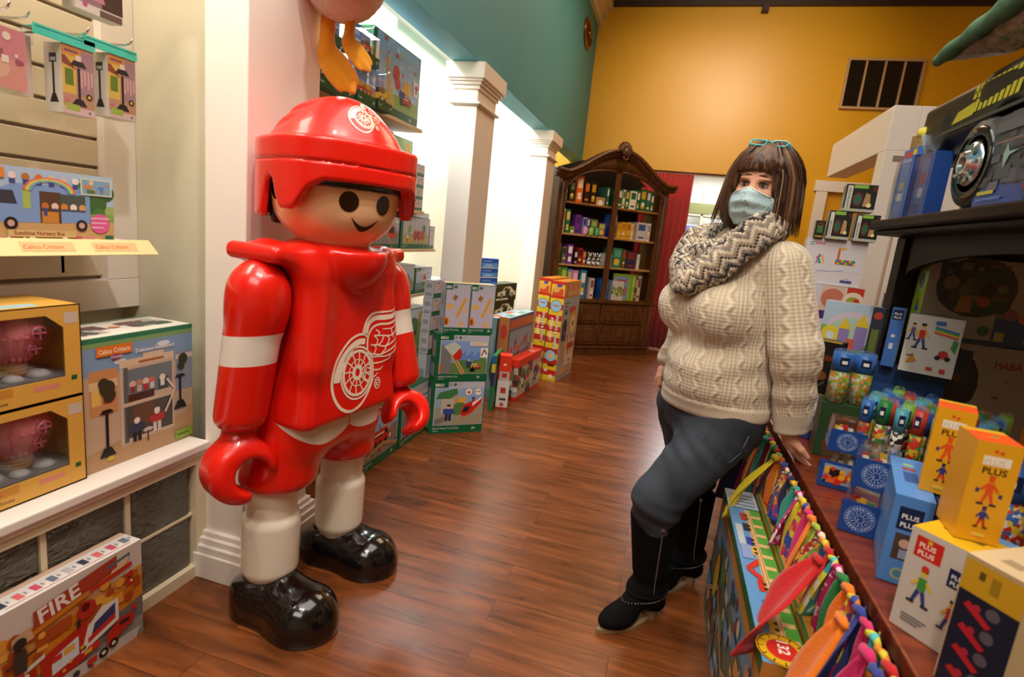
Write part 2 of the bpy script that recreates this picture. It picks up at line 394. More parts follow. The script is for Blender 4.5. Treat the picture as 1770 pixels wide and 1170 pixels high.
for a,b_ in [((-1.60,-1.2,0),(-1.545,1.585,0.045)),((-1.60,-1.2,0.455),(-1.545,1.585,0.487)),((-1.60,1.54,0.045),(-1.545,1.585,0.455))]: q.box(a,b_,KW)
for i in range(9):
    y=1.54-0.255*(i+1)
    q.box((-1.585,y-0.008,0.045),(-1.562,y+0.008,0.455),KW)
q.box((-1.585,-1.2,0.247),(-1.564,1.54,0.256),KW)
hw=struct(q.build('wall_half'))
win=empty('window_1',(-1.575,0.4,0),0,'','') ; del win['label']; del win['category']; win['kind']='structure'
for i in range(9):
    for j in range(2):
        y1=1.54-0.255*i-0.010; y0=y1-0.235; z0=0.048+0.208*j+(0.002 if j else 0); g=MB(); g.box((-0.008,y0-0.4,z0),(0.008,y1-0.4,z0+0.197),glass)
        g.build('glass_block',parent=win,bevel=0.006)
q=MB(); q.box((-2.08,-1.2,0.487),(-1.535,1.585,0.505),WHITE); q.box((-2.08,-1.2,0.505),(-1.525,1.585,0.535),WHITE); struct(q.build('trim_6',bevel=0.005))
# ---------- slatwall in the bay ----------
q=MB(); dark=mat('slat_groove','#8d7b69',0.45)
q.box((-2.08,-1.2,0.96),(-2.045,1.62,2.9),dark)
z=1.085
while z<2.85:
    q.box((-2.05,-1.2,z),(-2.03,1.60,z+0.087),SLAT); z+=0.0985
q.box((-2.045,1.595,1.072),(-2.0,1.72,2.9),WHITE); q.box((-2.045,-1.2,0.96),(-2.0,1.72,1.072),WHITE)
struct(q.build('trim_7',bevel=0.003))
# metal strips lying in the grooves
for i,(z,c) in enumerate([(1.572,'#c9c2ba'),(1.474,'#c9c2ba'),(1.178,'#d8d4cc')]):
    pass
# baseboard round the back
q=MB(); q.box((-2.42,7.97,0),(-0.55,8.0,0.14),WHITE); q.box((0.75,7.97,0),(1.74,8.0,0.14),WHITE); struct(q.build('baseboard_back'))
# ---------- door casing at the back right ----------
q=MB(); q.box((1.63,7.96,0),(1.76,8.0,2.31),WHITE); q.box((2.53,7.96,0),(2.66,8.0,2.31),WHITE); q.box((1.60,7.95,2.30),(2.69,8.0,2.43),WHITE); struct(q.build('trim_8',bevel=0.004))
slab('door_1',(1.74,8.05,0),(2.55,8.1,2.31),OCHRE)
# ---------- back room seen past the curtain ----------
BW=paint('back_room_paint','#d9d6cf',0.6)
q=MB(); q.box((-1.2,11.3,0),(2.2,11.4,2.9),BW); q.box((-1.3,8.15,0),(-1.2,11.3,2.9),BW); q.box((2.2,8.15,0),(2.3,11.3,2.9),BW); struct(q.build('wall_back_room'))
slab('ceiling_back_room',(-1.3,8.15,2.9),(2.3,11.4,3.0),BW)
light('AREA',(0.5,9.8,2.8),70,COOL,0.3,(0.5,9.8,0),sizey=2.0,name='back_room_tube_light')
# ================= giant hockey figure =================
def expr_mat(name,base,rough,coat,regions):
    """glossy painted plastic; regions = [(colour, [conditions])], condition=(a,b,c,d): a*x+b*y+c*z+d>0 in object space, or ('sph',cx,cy,cz,r)"""
    m=bpy.data.materials.new(name); n,l=nodes(m); b=n['Principled BSDF']; b.inputs['Roughness'].default_value=rough; b.inputs['Coat Weight'].default_value=coat; b.inputs['Coat Roughness'].default_value=0.06
    c=n.new('ShaderNodeTexCoord'); cur=None
    bc=n.new('ShaderNodeRGB'); bc.outputs[0].default_value=lin(base); cur=bc.outputs[0]
    for col,conds in regions:
        acc=None
        for q in conds:
            if q[0]=='sph':
                d=n.new('ShaderNodeVectorMath'); d.operation='MULTIPLY'; s=n.new('ShaderNodeVectorMath'); s.operation='SUBTRACT'; s.inputs[1].default_value=q[1:4]; l.new(c.outputs['Object'],s.inputs[0]); l.new(s.outputs[0],d.inputs[0]); d.inputs[1].default_value=q[5] if len(q)>5 else (1,1,1)
                e=n.new('ShaderNodeVectorMath'); e.operation='LENGTH'; l.new(d.outputs[0],e.inputs[0])
                g=n.new('ShaderNodeMath'); g.operation='LESS_THAN'; l.new(e.outputs['Value'],g.inputs[0]); g.inputs[1].default_value=q[4]
            else:
                d=n.new('ShaderNodeVectorMath'); d.operation='DOT_PRODUCT'; l.new(c.outputs['Object'],d.inputs[0]); d.inputs[1].default_value=q[:3]
                g=n.new('ShaderNodeMath'); g.operation='GREATER_THAN'; l.new(d.outputs['Value'],g.inputs[0]); g.inputs[1].default_value=-q[3]
            if acc is None: acc=g.outputs[0]
            else:
                mu=n.new('ShaderNodeMath'); mu.operation='MULTIPLY'; l.new(acc,mu.inputs[0]); l.new(g.outputs[0],mu.inputs[1]); acc=mu.outputs[0]
        mx=n.new('ShaderNodeMixRGB'); l.new(acc,mx.inputs[0]); l.new(cur,mx.inputs[1]); mx.inputs[2].default_value=lin(col); cur=mx.outputs[0]
    l.new(cur,b.inputs['Base Color']); MATS[name]=m; return m
RED='#e0190c'
RP=mat('red_plastic',RED,0.32,coat=0.3); CRM='#efe3cf'
def doll():
    D=empty('giant_toy_figure',(-1.12,1.68,0),math.radians(-7),'life-size glossy red toy hockey player figure standing on the wood floor by the white column','toy figure')
    BLK=mat('black_gloss_plastic','#100d0c',0.16,coat=0.7); SOCK=mat('cream_plastic',CRM,0.26,coat=0.5)
    # shoes
    def shoe(P):
        f=s_ell(P,(0.125,0,0.030),(0.125,0.102,0.112))
        f=smin(f,s_cyl(P,(-0.085,0,0.04),0.098,0.10,2,0.03),0.06)
        f=smin(f,s_box(P,(0.03,0,0.02),(0.15,0.097,0.088),0.05),0.07)
        f=smin(f,s_cone(P,(-0.05,0,0.06),(0.03,0,0.105),0.088,0.06),0.05)
        cut=P@V3(-0.42,0,0.91)-0.165          # sloping collar
        f=smax(f,cut,0.02)
        f=smax(f,-s_cone(P,(-0.06,0,0.09),(-0.06,0,0.3),0.068,0.07),0.015)
        return smax(f,-P[:,2],0.006)
    legf=lambda P: smin(smin(s_cone(P,(-0.055,0,0.05),(-0.05,0,0.34),0.070,0.079),s_cyl(P,(-0.05,0,0.26),0.088,0.105,2,0.022),0.05),s_cone(P,(-0.05,0,0.34),(-0.045,0,0.52),0.081,0.085),0.004)
    for s,nm in ((-1,'right'),(1,'left')):
        sh=blob('shoe',shoe,(-0.22,-0.12,-0.02),(0.28,0.12,0.22),0.006,BLK,D); sh.location=(0.0-0.0,s*0.19,0)
        lg=blob('leg',legf,(-0.17,-0.12,0.03),(0.07,0.12,0.55),0.007,SOCK,D); lg.location=(0,s*0.18,0)
        sh.location.x=-0.01+ (0.01 if s<0 else -0.02)
        sh.rotation_euler=(0,0,math.radians(-4 if s<0 else 2))
    # shorts: two flared legs joined at the hips
    def shorts(P):
        f=1e3
        for s in (-1,1):
            g=smax(s_cone(P,(-0.045,s*0.172,0.44),(-0.02,s*0.12,0.78),0.128,0.125),(0.475-P[:,2])*0.97+np.abs(P[:,1]-s*0.17)*0.0,0.045)
            f=g if s<0 else smin(f,g,0.03)
        f=smin(f,s_box(P,(-0.01,0,0.715),(0.128,0.22,0.135),0.08),0.05)
        arch=s_cyl(P,(0,0,0.46),0.11,0.5,0,0.01,2.6) if False else 1e3
        return f
    SHM=expr_mat('shorts_plastic',RED,0.26,0.5,[('#eadccb',[(1,0,0,-0.02),('sph',0,-0.108,0.742,0.098,(0.0,0.70,1.0))]),('#eadccb',[(1,0,0,-0.02),('sph',0,0.108,0.742,0.098,(0.0,0.70,1.0))]),(RED,[(1,0,0,0),(0,1,0,0.0025),(0,-1,0,0.0025)])])
    blob('shorts',shorts,(-0.2,-0.33,0.40),(0.16,0.33,0.88),0.007,SHM,D)
    # jersey
    def jersey(P):
        x,y,z=P.T
        wy=0.250-0.075*np.clip((z-0.72)/0.5,0,1)**1.3; wx=0.155-0.035*np.clip((z-0.72)/0.55,0,1)
        q=np.stack([np.abs(x+0.005)-wx,np.abs(y)-wy],-1)+0.045
        d=ln(np.maximum(q,0))+np.minimum(q.max(-1),0)-0.045
        f=smax(d*0.95,np.abs(z-0.995)-0.280,0.03)
        for s in (-1,1):                                # shoulder plates and the ridges running down from them
            f=smin(f,s_box(P,(-0.01,s*0.255,1.262),(0.105,0.072,0.026),0.022,R=rotm('X',s*5)),0.09)
            f=smin(f,s_cone(P,(0.085,s*0.185,1.20),(0.112,s*0.205,0.93),0.025,0.004),0.11)
            f=smin(f,s_cone(P,(-0.09,s*0.185,1.20),(-0.105,s*0.205,0.93),0.025,0.004),0.11)
        f=smin(f,s_cyl(P,(0.0,0,1.27),0.135,0.035,2,0.03),0.05)
        bib=smax(s_ell(P,(0.085,0,1.275),(0.125,0.125,0.13)),P[:,2]-1.288,0.014); f=smin(f,bib,0.03)
        return smax(f,-s_cyl(P,(0.0,0,1.33),0.105,0.04,2,0.01),0.012)
    JF=jersey
    blob('jersey',jersey,(-0.22,-0.45,0.66),(0.22,0.45,1.35),0.0075,RP,D)
    # arms with a white band, wrists and gripping hands
    def arm(P,s):
        x,y,z=P.T
        a=V3(0,0,0); f=s_cone(P,(0.0,0,-0.04),(-0.035,s*0.034,-0.46),0.083,0.076)
        e=s_ell(P,(0,0,-0.07),(0.088,0.085,0.125)); f=smin(f,e,0.03)
        return smax(f,(-0.465-z)*1.0,0.05)
    for s,nm in ((-1,'right'),(1,'left')):
        AM=expr_mat('arm_plastic_'+nm,RED,0.26,0.5,[('#eadccf',[(-0.1,0,1,0.255),(0.1,0,-1,-0.165)])])
        a=blob('arm',lambda P:arm(P,s),(-0.15,-0.17,-0.53),(0.12,0.17,0.09),0.007,AM,D); a.location=(0.0,s*(0.298 if s<0 else 0.315),1.19)
        if s>0: a.rotation_euler=(0,math.radians(-17),0)
        def hand(P):
            f=s_cone(P,(-0.0,0,0.10),(0.0,0,0.05),0.044,0.05)
            outer=s_cyl(P,(0.0,0,-0.035),0.104,0.075,0,0.045)
            f=smin(f,outer,0.03)
            f=smax(f,-s_cone(P,(-0.2,-s*0.02,-0.045),(0.25,-s*0.02,-0.045),0.052,0.052),0.02)
            gap=s_box(P,(0,-s*0.055,-0.125),(0.2,0.034,0.075),0.01)
            f=smax(f,-gap,0.025)
            
            return f
        h=blob('hand',hand,(-0.11,-0.14,-0.16),(0.12,0.14,0.16),0.006,RP,a); h.location=(-0.035 if s<0 else -0.05,s*0.035,-0.565 if s<0 else -0.545); h.scale=(1,1,1) if s<0 else (0.9,0.9,0.9)
        if s<0: h.rotation_euler=(math.radians(0),math.radians(-8),math.radians(-22))
        else: h.rotation_euler=(0,math.radians(-15),math.radians(-25))
    # head, turned towards the room
    H=bpy.data.objects.new('head_pivot',None)
    SK=mat('figure_face_plastic','#f2bd8e',0.3,coat=0.4)
    def head(P):
        f=s_cyl(P,(0,0,0.095),0.199,0.160,2,0.115); c=s_cyl(P,(0,0,0.15),0.197,0.13,2,0.08)
        f=smin(f,c,0.03); f=smin(f,s_cyl(P,(0,0,-0.06),0.10,0.07,2,0.01),0.06); return f
    hd=blob('head',head,(-0.2,-0.2,-0.13),(0.2,0.2,0.33),0.007,SK,D); hd.location=(0.02,0,1.380); hd.rotation_euler=(0,0,math.radians(-22))
    bpy.data.objects.remove(H)
    INK=mat('figure_face_ink','#2a1408',0.3,coat=0.3)
    def decal(name,polys,f,org,m,parent,lift=0.0015,cyl=True):
        """polys: list of (list of (a,z)) closed outlines or strips; projected on surface f from outside"""
        mb=MB()
        for V,F in polys:
            if cyl: p=np.array([(0.3*math.cos(a),0.3*math.sin(a),z) for a,z in V]); d=np.array([(-math.cos(a),-math.sin(a),0) for a,z in V])
            else: p=np.array([(0.4,a,z) for a,z in V]); d=np.array([(-1,0,0)]*len(V))
            if org is not None: p,d=org(V)
            q=project(f,p,d)-np.array(d)*lift; mb.add(q.tolist(),F,m,True)
        return mb.build(name,parent=parent)
    def discp(ca,cz,ra,rz,n=20,k=4):
        V=[(ca,cz)];F=[]
        for j in range(1,k+1):
            for i in range(n): V.append((ca+ra*j/k*math.cos(2*PI*i/n),cz+rz*j/k*math.sin(2*PI*i/n)))
        for i in range(n): F.append((0,1+i,1+(i+1)%n))
        for j in range(k-1):
            for i in range(n): a=1+j*n+i; b=1+j*n+(i+1)%n; F.append((a,a+n,b+n,b))
        return V,F
    R=0.188
    for s in (-1,1): decal('eye',[discp(s*0.30,0.060,0.028/R,0.031)],head,None,INK,hd)
    V=[];F=[];N=16
    for i in range(N+1):
        t=-1+2*i/N; a=t*0.046/R; up=-0.012+0.027*t*t; lo=-0.029+0.043*t*t-0.002*(t**4); lo=min(lo,up-0.0005)
        V+= [(a,lo),(a,up)]
    for i in range(N): F.append((2*i,2*i+2,2*i+3,2*i+1))
    decal('mouth',[(V,F)],head,None,INK,hd)
    # hair
    HM=mat('black_hair_plastic','#0d0b0c',0.25,coat=0.6)
    def hair(P):
        f=s_ell(P,(-0.01,0,0.16),(0.204,0.204,0.19)); f=smax(f,-(P[:,2]-0.115),0.01)
        an=np.arctan2(P[:,1],P[:,0]); 
        fr=s_cyl(P,(0,0,0.135),0.2125,0.04,2,0.012)
        fr=smax(fr,0.079+0.013*np.cos(an*8)-P[:,2],0.008)
        f=smin(f,fr,0.02)
        back=smax(s_cyl(P,(0,0,0.06),0.2035,0.09,2,0.02),(P[:,0]+0.06)*0.9,0.02); return smin(f,back,0.03)
    blob('hair',hair,(-0.21,-0.21,-0.05),(0.21,0.21,0.36),0.008,HM,hd)
    # helmet: domed shell over a wide band with ear flaps
    def helmet(P):
        x,y,z=P.T; an=np.abs(np.arctan2(y,x)); r=np.sqrt(x*x+(y*1.0)**2)
        
        sq=((np.abs(x)/0.238)**2.9+(np.abs(y)/0.232)**2.9)**(1/2.9)-1; band=sq*0.22
        # underside profile by angle from the front: visor brow, cheek flap, ear notch, neck guard
        A=np.degrees(an)
        prof=np.interp(A,[0,36,46,55,62,70,75,80,86,92,97,102,110,180],[0.115,0.112,0.09,0.035,0.02,0.02,0.05,0.10,0.115,0.10,0.05,0.0,-0.01,-0.01])
        outer=smax(band,np.abs(z-(0.235+prof)/2)-(0.235-prof)/2,0.012)*0.8
        dome=s_ell(P,(-0.005,0,0.19),(0.226,0.218,0.160)); crown=s_cone(P,(-0.09,0,0.277),(0.03,0,0.272),0.105,0.10)
        shell=smin(smin(dome,crown,0.10),outer,0.012)
        
        for sy in (-1,1):
            shell=smax(shell,-s_cone(P,(0.03,sy*0.115,0.355),(-0.17,sy*0.15,0.30),0.016,0.022),0.016)
            shell=smax(shell,-s_cone(P,(0.06,sy*0.165,0.318),(-0.13,sy*0.200,0.255),0.015,0.020),0.016)
        seam=np.abs(z-0.165)-0.0025; shell=smax(shell,-smax(seam,-(band+0.006),0.002),0.003)
        cav=smax(s_cyl(P,(0,0,0.0),0.214,0.20,2,0.03),-1e3,0.01)
        return smax(shell,-cav,0.008)
    hm=blob('helmet',helmet,(-0.29,-0.28,-0.09),(0.29,0.28,0.42),0.0065,RP,hd); hm.location=(0,0,0.0)
    # ---- winged wheel emblem, drawn in flat coordinates and laid on the jersey ----
    W_=[]   # strips
    def stroke(pts,w,closed=False,dens=6):
        P=[np.array(p,float) for p in pts]
        if not hasattr(w,'__len__'): w=[w]*len(P)
        # catmull resample
        Q=[];Wd=[]; n=len(P); rng=range(n if closed else n-1)
        for i in rng:
            p0=P[(i-1)%n] if (closed or i>0) else P[i]; p1=P[i]; p2=P[(i+1)%n]; p3=P[(i+2)%n] if (closed or i+2<n) else P[(i+1)%n]
            for k in range(dens):
                t=k/dens; Q.append(0.5*((2*p1)+(-p0+p2)*t+(2*p0-5*p1+4*p2-p3)*t*t+(-p0+3*p1-3*p2+p3)*t**3)); Wd.append(w[i]*(1-t)+w[(i+1)%n]*t)
        if closed: Q.append(Q[0]);Wd.append(Wd[0])
        else: Q.append(P[-1]);Wd.append(w[-1])
        V=[];F=[]
        for i,p in enumerate(Q):
            a=Q[max(i-1,0)] if not closed else Q[(i-1)%(len(Q)-1)]; b=Q[min(i+1,len(Q)-1)] if not closed else Q[(i+1)%(len(Q)-1) if i<len(Q)-1 else 1]
            t=b-a; t=t/max(np.hypot(*t),1e-6); m=np.array([-t[1],t[0]])*Wd[i]/2; V+=[tuple(p-m),tuple(p+m)]
        for i in range(len(Q)-1): F.append((2*i,2*i+2,2*i+3,2*i+1))
        W_.append((V,F))
    def ell(cx,cy,rx,ry,w,a0=0,a1=360,n=24):
        if a1-a0>=360: stroke([(cx+rx*math.cos(2*PI*i/n),cy+ry*math.sin(2*PI*i/n)) for i in range(n)],w,True,2)
        else: stroke([(cx+rx*math.cos(math.radians(a0+(a1-a0)*i/n)),cy+ry*math.sin(math.radians(a0+(a1-a0)*i/n))) for i in range(n+1)],w,False,2)
    # picture coordinates of the crest (y down)
    stroke([(455,452),(400,440),(330,438),(240,475),(150,560),(85,660),(55,780),(70,900),(130,1010),(210,1070),(290,1080),(380,1040),(460,950),(515,850)],[22,22,20,22,22,22,26,26,26,26,26,24,18,12])
    stroke([(415,505),(340,500),(260,540),(170,630),(115,740),(105,800)],[50,52,66,74,76,58])
    ell(330,765,180,225,16,100-360+0,100); ell(330,765,155,190,24); ell(328,760,42,52,34)
    for i in range(12):
        a=2*PI*i/12+0.12; stroke([(330+50*math.cos(a),762+60*math.sin(a)),(330+105*math.cos(a+0.08),762+125*math.sin(a+0.08)),(330+150*math.cos(a),762+184*math.sin(a))],12,False,2)
        stroke([(330+90*math.cos(a),762+112*math.sin(a)),(330+95*math.cos(a+0.26),762+116*math.sin(a+0.26)),(330+90*math.cos(a+0.52),762+112*math.sin(a+0.52))],9,False,2)
    stroke([(400,432),(410,380),(450,310),(520,272),(620,265),(700,258),(760,220),(800,140)],[34,24,24,20,16,14,12,4])
    stroke([(432,470),(438,400),(470,345),(540,315),(640,315),(720,300),(790,240),(808,190)],[26,36,42,44,46,44,20,4])
    stroke([(455,640),(442,560),(450,470),(500,400),(570,375),(660,375),(740,350),(800,300),(822,240)],[14,18,20,20,18,18,20,12,4])
    stroke([(822,215),(828,280),(795,350),(740,395),(690,420),(610,420)],[5,8,12,12,10,8])
    for F_ in [[(825,300),(820,370),(760,440),(690,485),(610,480),(520,470)],[(820,390),(800,460),(740,530),(640,580),(560,560),(480,548)],[(805,480),(790,540),(720,600),(610,650),(530,640),(470,620)],
               [(750,590),(730,640),(650,675),(560,665),(470,660)],[(700,670),(680,705),(600,725),(520,720),(420,715)],[(630,765),(590,790),(510,775),(440,740)],[(570,815),(520,840),(450,800),(400,745)],[(485,860),(430,850),(390,790),(375,740)]]:
        stroke(F_,[5]+[13]*(len(F_)-1))
    for a in [[(540,420),(580,450),(565,470)],[(690,420),(700,465),(720,510)],[(520,470),(560,510),(550,560)],[(650,485),(675,520),(650,575)],[(490,545),(545,580),(520,640)],[(640,580),(640,610),(600,650)],[(470,610),(500,650),(480,690)],[(560,560),(600,540),(620,490)]]: stroke(a,11)
    ell(563,910,33,50,9); stroke([(548,940),(548,885),(575,885),(575,908),(550,912),(580,940)],8,False,3)
    def place(cy,cz,k,f,rot=0,xo=0.4,name='winged_wheel_emblem',parent=None,stretch=1.0,dirv=None,m=None,ctr=(430,600)):
        mb=MB(); 
        for V,F in W_:
            q=np.array([((x-ctr[0])*k*stretch,-(y-ctr[1])*k) for x,y in V]); c,s=math.cos(rot),math.sin(rot); q=q@np.array([[c,s],[-s,c]])
            if dirv is None: p=np.stack([np.full(len(q),xo),q[:,0]+cy,q[:,1]+cz],-1); d=np.tile([-1.0,0,0],(len(q),1))
            else:
                D0,U0,R0,O=dirv; p=O+q[:,:1]*R0+q[:,1:]*U0; d=np.tile(D0,(len(q),1))
            r=project(f,p,d)-d*0.0015; mb.add(r.tolist(),F,m,True)
        return mb.build(name,parent=parent)
    EM=mat('emblem_print','#f0dcc6',0.3,coat=0.4)
    place(0.05,0.935,0.000405,JF,parent=D,m=EM,stretch=1.18)
    dv=V3(-0.62,0.30,-0.72) if False else V3(-0.66,0.0,-0.75)
    # small one on the brow of the helmet
    az=math.radians(-2); n_=V3(math.cos(az)*0.75,math.sin(az)*0.75,0.66); n_/=np.linalg.norm(n_); rt=V3(-math.sin(az),math.cos(az),0); up=np.cross(n_,rt)
    place(0,0,0.000170,helmet,parent=hm,m=EM,dirv=(-n_,up,rt,V3(0,0.0,0.205)+n_*0.4+rt*0.015))
    return D
doll()
# ================= printed artwork =================
GRN='#0e5c38'; LIL='#b9b3c6'
def sub(f,x0,y0,x1,y1):
    g=Face(f.mb,f.P(x0,y0),f.u,f.v,(x1-x0)*f.w,(y1-y0)*f.h,f.lift); g.o=g.o; g.k=1; return g
def wheel(g,x,y,r,c='#16120f',c2='#c9c4bd'): g.d(x,y,r*g.h,c); g.d(x,y,r*g.h*0.45,c2)
def hills(g,sky='#9fb6cf',c='#6f8f4a',y=0.5,seed=0):
    rr=random.Random(seed); g.r(0,0,1,1,sky); g.r(0,0,1,y*0.8,c)
    for i in range(5):
        x=rr.random(); g.d(x,y*0.75,g.h*(0.12+0.14*rr.random()),[c,'#4f7a46','#86a45a'][i%3])
def tracks(g,pts,c='#c79a63',t=0.08):
    g.l(pts,t*g.h,c); g.l(pts,t*g.h*0.25,'#8a6238')
def loco(g,x,y,s,c='#c8201c',c2='#e8e2da'):
    w=s; h=s*g.w/g.h*0.42
    g.p([(x,y),(x+w,y),(x+w*1.02,y+h*0.5),(x+w*0.86,y+h),(x+w*0.12,y+h),(x,y+h*0.7)],c)
    g.r(x+w*0.05,y+h*0.62,x+w*0.8,y+h*0.74,c2); g.p([(x+w*0.70,y+h*0.5),(x+w*0.93,y+h*0.5),(x+w*0.84,y+h*0.88),(x+w*0.70,y+h*0.88)],'#1d2530')
    for i in range(3): g.r(x+w*(0.12+0.18*i),y+h*0.45,x+w*(0.24+0.18*i),y+h*0.6,'#2a3038')
    for q in (0.18,0.45,0.8): g.d(x+w*q,y,h*g.h*0.2,'#15110f')
def figure(g,x,y,s,body='#2b3f86',legs='#222a3a',skin='#e0ae84',hat=None):
    h=s; w=s*g.h/g.w*0.3
    g.r(x-w*0.6,y,x-w*0.08,y+h*0.42,legs); g.r(x+w*0.08,y,x+w*0.6,y+h*0.42,legs); g.r(x-w*0.7,y+h*0.4,x+w*0.7,y+h*0.75,body)
    g.r(x-w*1.1,y+h*0.42,x-w*0.7,y+h*0.72,body); g.r(x+w*0.7,y+h*0.42,x+w*1.1,y+h*0.72,body); g.d(x,y+h*0.85,h*g.h*0.13,skin)
    if hat: g.d(x,y+h*0.93,h*g.h*0.13,hat,ry=h*g.h*0.07)
def tree(g,x,y,s,c='#3f7a3a'):
    g.r(x-0.01,y,x+0.01,y+s*0.5,'#5d4025'); g.d(x,y+s*0.65,s*g.h*0.35,c); g.d(x-0.02,y+s*0.5,s*g.h*0.25,c)
def busy(g,cols,n=40,seed=1,s=0.05,x0=0,y0=0,x1=1,y1=1):
    rr=random.Random(seed)
    for i in range(n):
        x=x0+(x1-x0)*rr.random(); y=y0+(y1-y0)*rr.random(); c=rr.choice(cols); q=s*(0.4+rr.random())
        if rr.random()<0.5: g.r(max(0,x-q/2),max(0,y-q/2),min(1,x+q/2),min(1,y+q/2),c)
        else: g.d(min(max(x,q),1-q),min(max(y,q),1-q),q*g.h*0.5,c,n=8)
def lines(g,x,y,w,n,c,dy=0.06,t=0.02):
    for i in range(n): g.r(x,y-dy*i,x+w*(1-0.15*(i%3)),y-dy*i+t,c)
def pic(g,kind):
    if kind=='transit':
        hills(g,'#8fa6c6','#9a9486',0.62); g.p([(0.02,0.55),(0.1,0.55),(0.1,0.85),(0.45,0.97),(0.45,0.6),(0.38,0.55)],'#b9976a'); g.p([(0,0.72),(0.08,0.9),(0.42,1.0),(0.46,0.86),(0.3,0.72)],'#3c7a45'); g.r(0.12,0.3,0.38,0.72,'#b8b1a4')
        tracks(g,[(0.45,0.0),(0.6,0.18),(0.98,0.52)],t=0.05); tracks(g,[(0.75,0),(0.85,0.14),(1,0.3)],t=0.05); g.p([(0.0,0.0),(0.35,0.18),(0.30,0.28),(0,0.16)],'#79706a')
        g.p([(0.52,0.30),(0.62,0.22),(0.78,0.34),(0.97,0.62),(0.99,0.76),(0.80,0.66),(0.6,0.56)],'#c8241f'); g.p([(0.56,0.34),(0.68,0.34),(0.74,0.5),(0.62,0.5)],'#22262c'); g.p([(0.78,0.5),(0.97,0.72),(0.97,0.76),(0.78,0.6)],'#efe9e2')
        g.p([(0.45,0.62),(0.62,0.6),(0.64,0.74),(0.5,0.76)],'#d9a82c'); figure(g,0.28,0.12,0.45,'#2f4a9a','#20263a',hat='#3a2a22'); figure(g,0.79,0.66,0.14,'#2f4a9a')
        g.d(0.68,0.9,g.h*0.09,'#e9e4dc'); g.d(0.88,0.9,g.h*0.09,'#e9e4dc'); g.l([(0.82,0.9),(0.94,0.92)],0.008,'#b9844a'); g.d(0.68,0.89,g.h*0.04,'#c33a2e')
    elif kind=='starter':
        hills(g,'#7d9ccf','#5d8047',0.42); 
        for i in range(9): g.r(0.38+i*0.05,0.42,0.43+i*0.05,0.55+0.13*((i*7)%3)/2,'#5f86c9')
        g.p([(0,0),(0.22,0),(0.22,0.7),(0.02,0.9),(0,0.9)],'#75757a'); tracks(g,[(0.18,0.72),(0.5,0.0)],t=0.12); g.p([(0.05,0.82),(0.25,0.98),(0.40,0.85),(0.44,0.55),(0.32,0.45),(0.25,0.55)],'#b9c3b8'); g.p([(0.25,0.55),(0.40,0.8),(0.45,0.6),(0.42,0.45),(0.32,0.42)],'#c8281f')
        loco(g,0.66,0.2,0.2,'#c9a22c'); loco(g,0.74,0.16,0.14,'#b8261e'); g.d(0.69,0.12,g.h*0.09,'#17130f',ry=g.h*0.06); figure(g,0.6,0.18,0.28); g.r(0.84,0.5,1.0,0.8,'#e6e0d8'); g.l([(0.86,0.55),(0.92,0.75),(0.97,0.6)],0.01,'#8a4a35')
        g.r(0.60,0.86,0.98,0.99,'#ddd3c4'); lines(g,0.62,0.94,0.34,2,'#b9844a',0.05,0.015)
    elif kind=='track':
        g.r(0,0,1,1,LIL); g.p([(0.42,0.3),(0.58,0.25),(0.92,0.78),(0.76,0.84)],'#d6a863'); g.l([(0.5,0.3),(0.83,0.8)],0.004,'#a87a3e'); g.r(0.02,0.5,0.34,0.64,'#d9ac68'); g.p([(0.25,0.78),(0.4,0.72),(0.5,0.84),(0.35,0.9)],'#9a6a38'); g.p([(0.62,0.02),(0.82,0.02),(0.72,0.2),(0.58,0.14)],'#d9ac68'); g.p([(0.84,0.36),(0.98,0.45),(0.98,0.6),(0.86,0.5)],'#d9ac68')
    elif kind=='tram':
        hills(g,'#a9a9b4','#7d7a76',0.6); tracks(g,[(0.0,0.1),(0.25,0.5),(0.6,0.45),(0.8,0.0)],'#b49a72',0.1); g.p([(0.25,0.75),(0.8,0.8),(0.92,0.3),(0.8,0.2),(0.66,0.35),(0.66,0.6),(0.25,0.6)],'#c9372a'); g.r(0.7,0.4,0.85,0.62,'#20242c'); busy(g,['#3d66a8','#8aa0bf','#dadada'],14,3,0.1,0.2,0.75,0.9,1); g.d(0.93,0.85,g.h*0.08,'#e6e2dc')
    elif kind=='farm':
        hills(g,'#b4b3c0','#9fa06a',0.55); tree(g,0.22,0.35,0.5,'#7aa32e'); tree(g,0.78,0.4,0.5,'#2f6b3a'); g.r(0,0.1,1,0.26,'#c9a05c')
        for i in range(3): g.r(0.38+i*0.15,0.22,0.5+i*0.15,0.6,'#b8242a'); g.d(0.44+i*0.15,0.2,g.h*0.06,'#191512'); g.d(0.44+i*0.15,0.68,g.h*0.05,'#d49a35')
        figure(g,0.15,0.12,0.35,'#e5e1da','#4c7a34')
    elif kind=='bridge':
        hills(g,'#b6b8c6','#8f8a7c',0.5); busy(g,['#3f5d96','#4b6fa8'],10,5,0.14,0.1,0.7,0.6,0.9)
        for i in range(4): g.r(0.2+i*0.17,0.3,0.28+i*0.17,0.75,'#6f6a70')
        tracks(g,[(0.1,0.2),(0.6,0.12),(1,0.3)],t=0.1)
    elif kind=='heli':
        hills(g,'#b9c7d8','#7f8f8f',0.45); g.d(0.55,0.55,g.h*0.22,'#c73526'); g.p([(0.3,0.7),(0.9,0.86),(0.9,0.9),(0.3,0.75)],'#d9682c'); g.r(0.4,0.4,0.7,0.5,'#e5e1da'); g.d(0.85,0.3,g.h*0.1,'#e6e2dc')
    elif kind=='park':
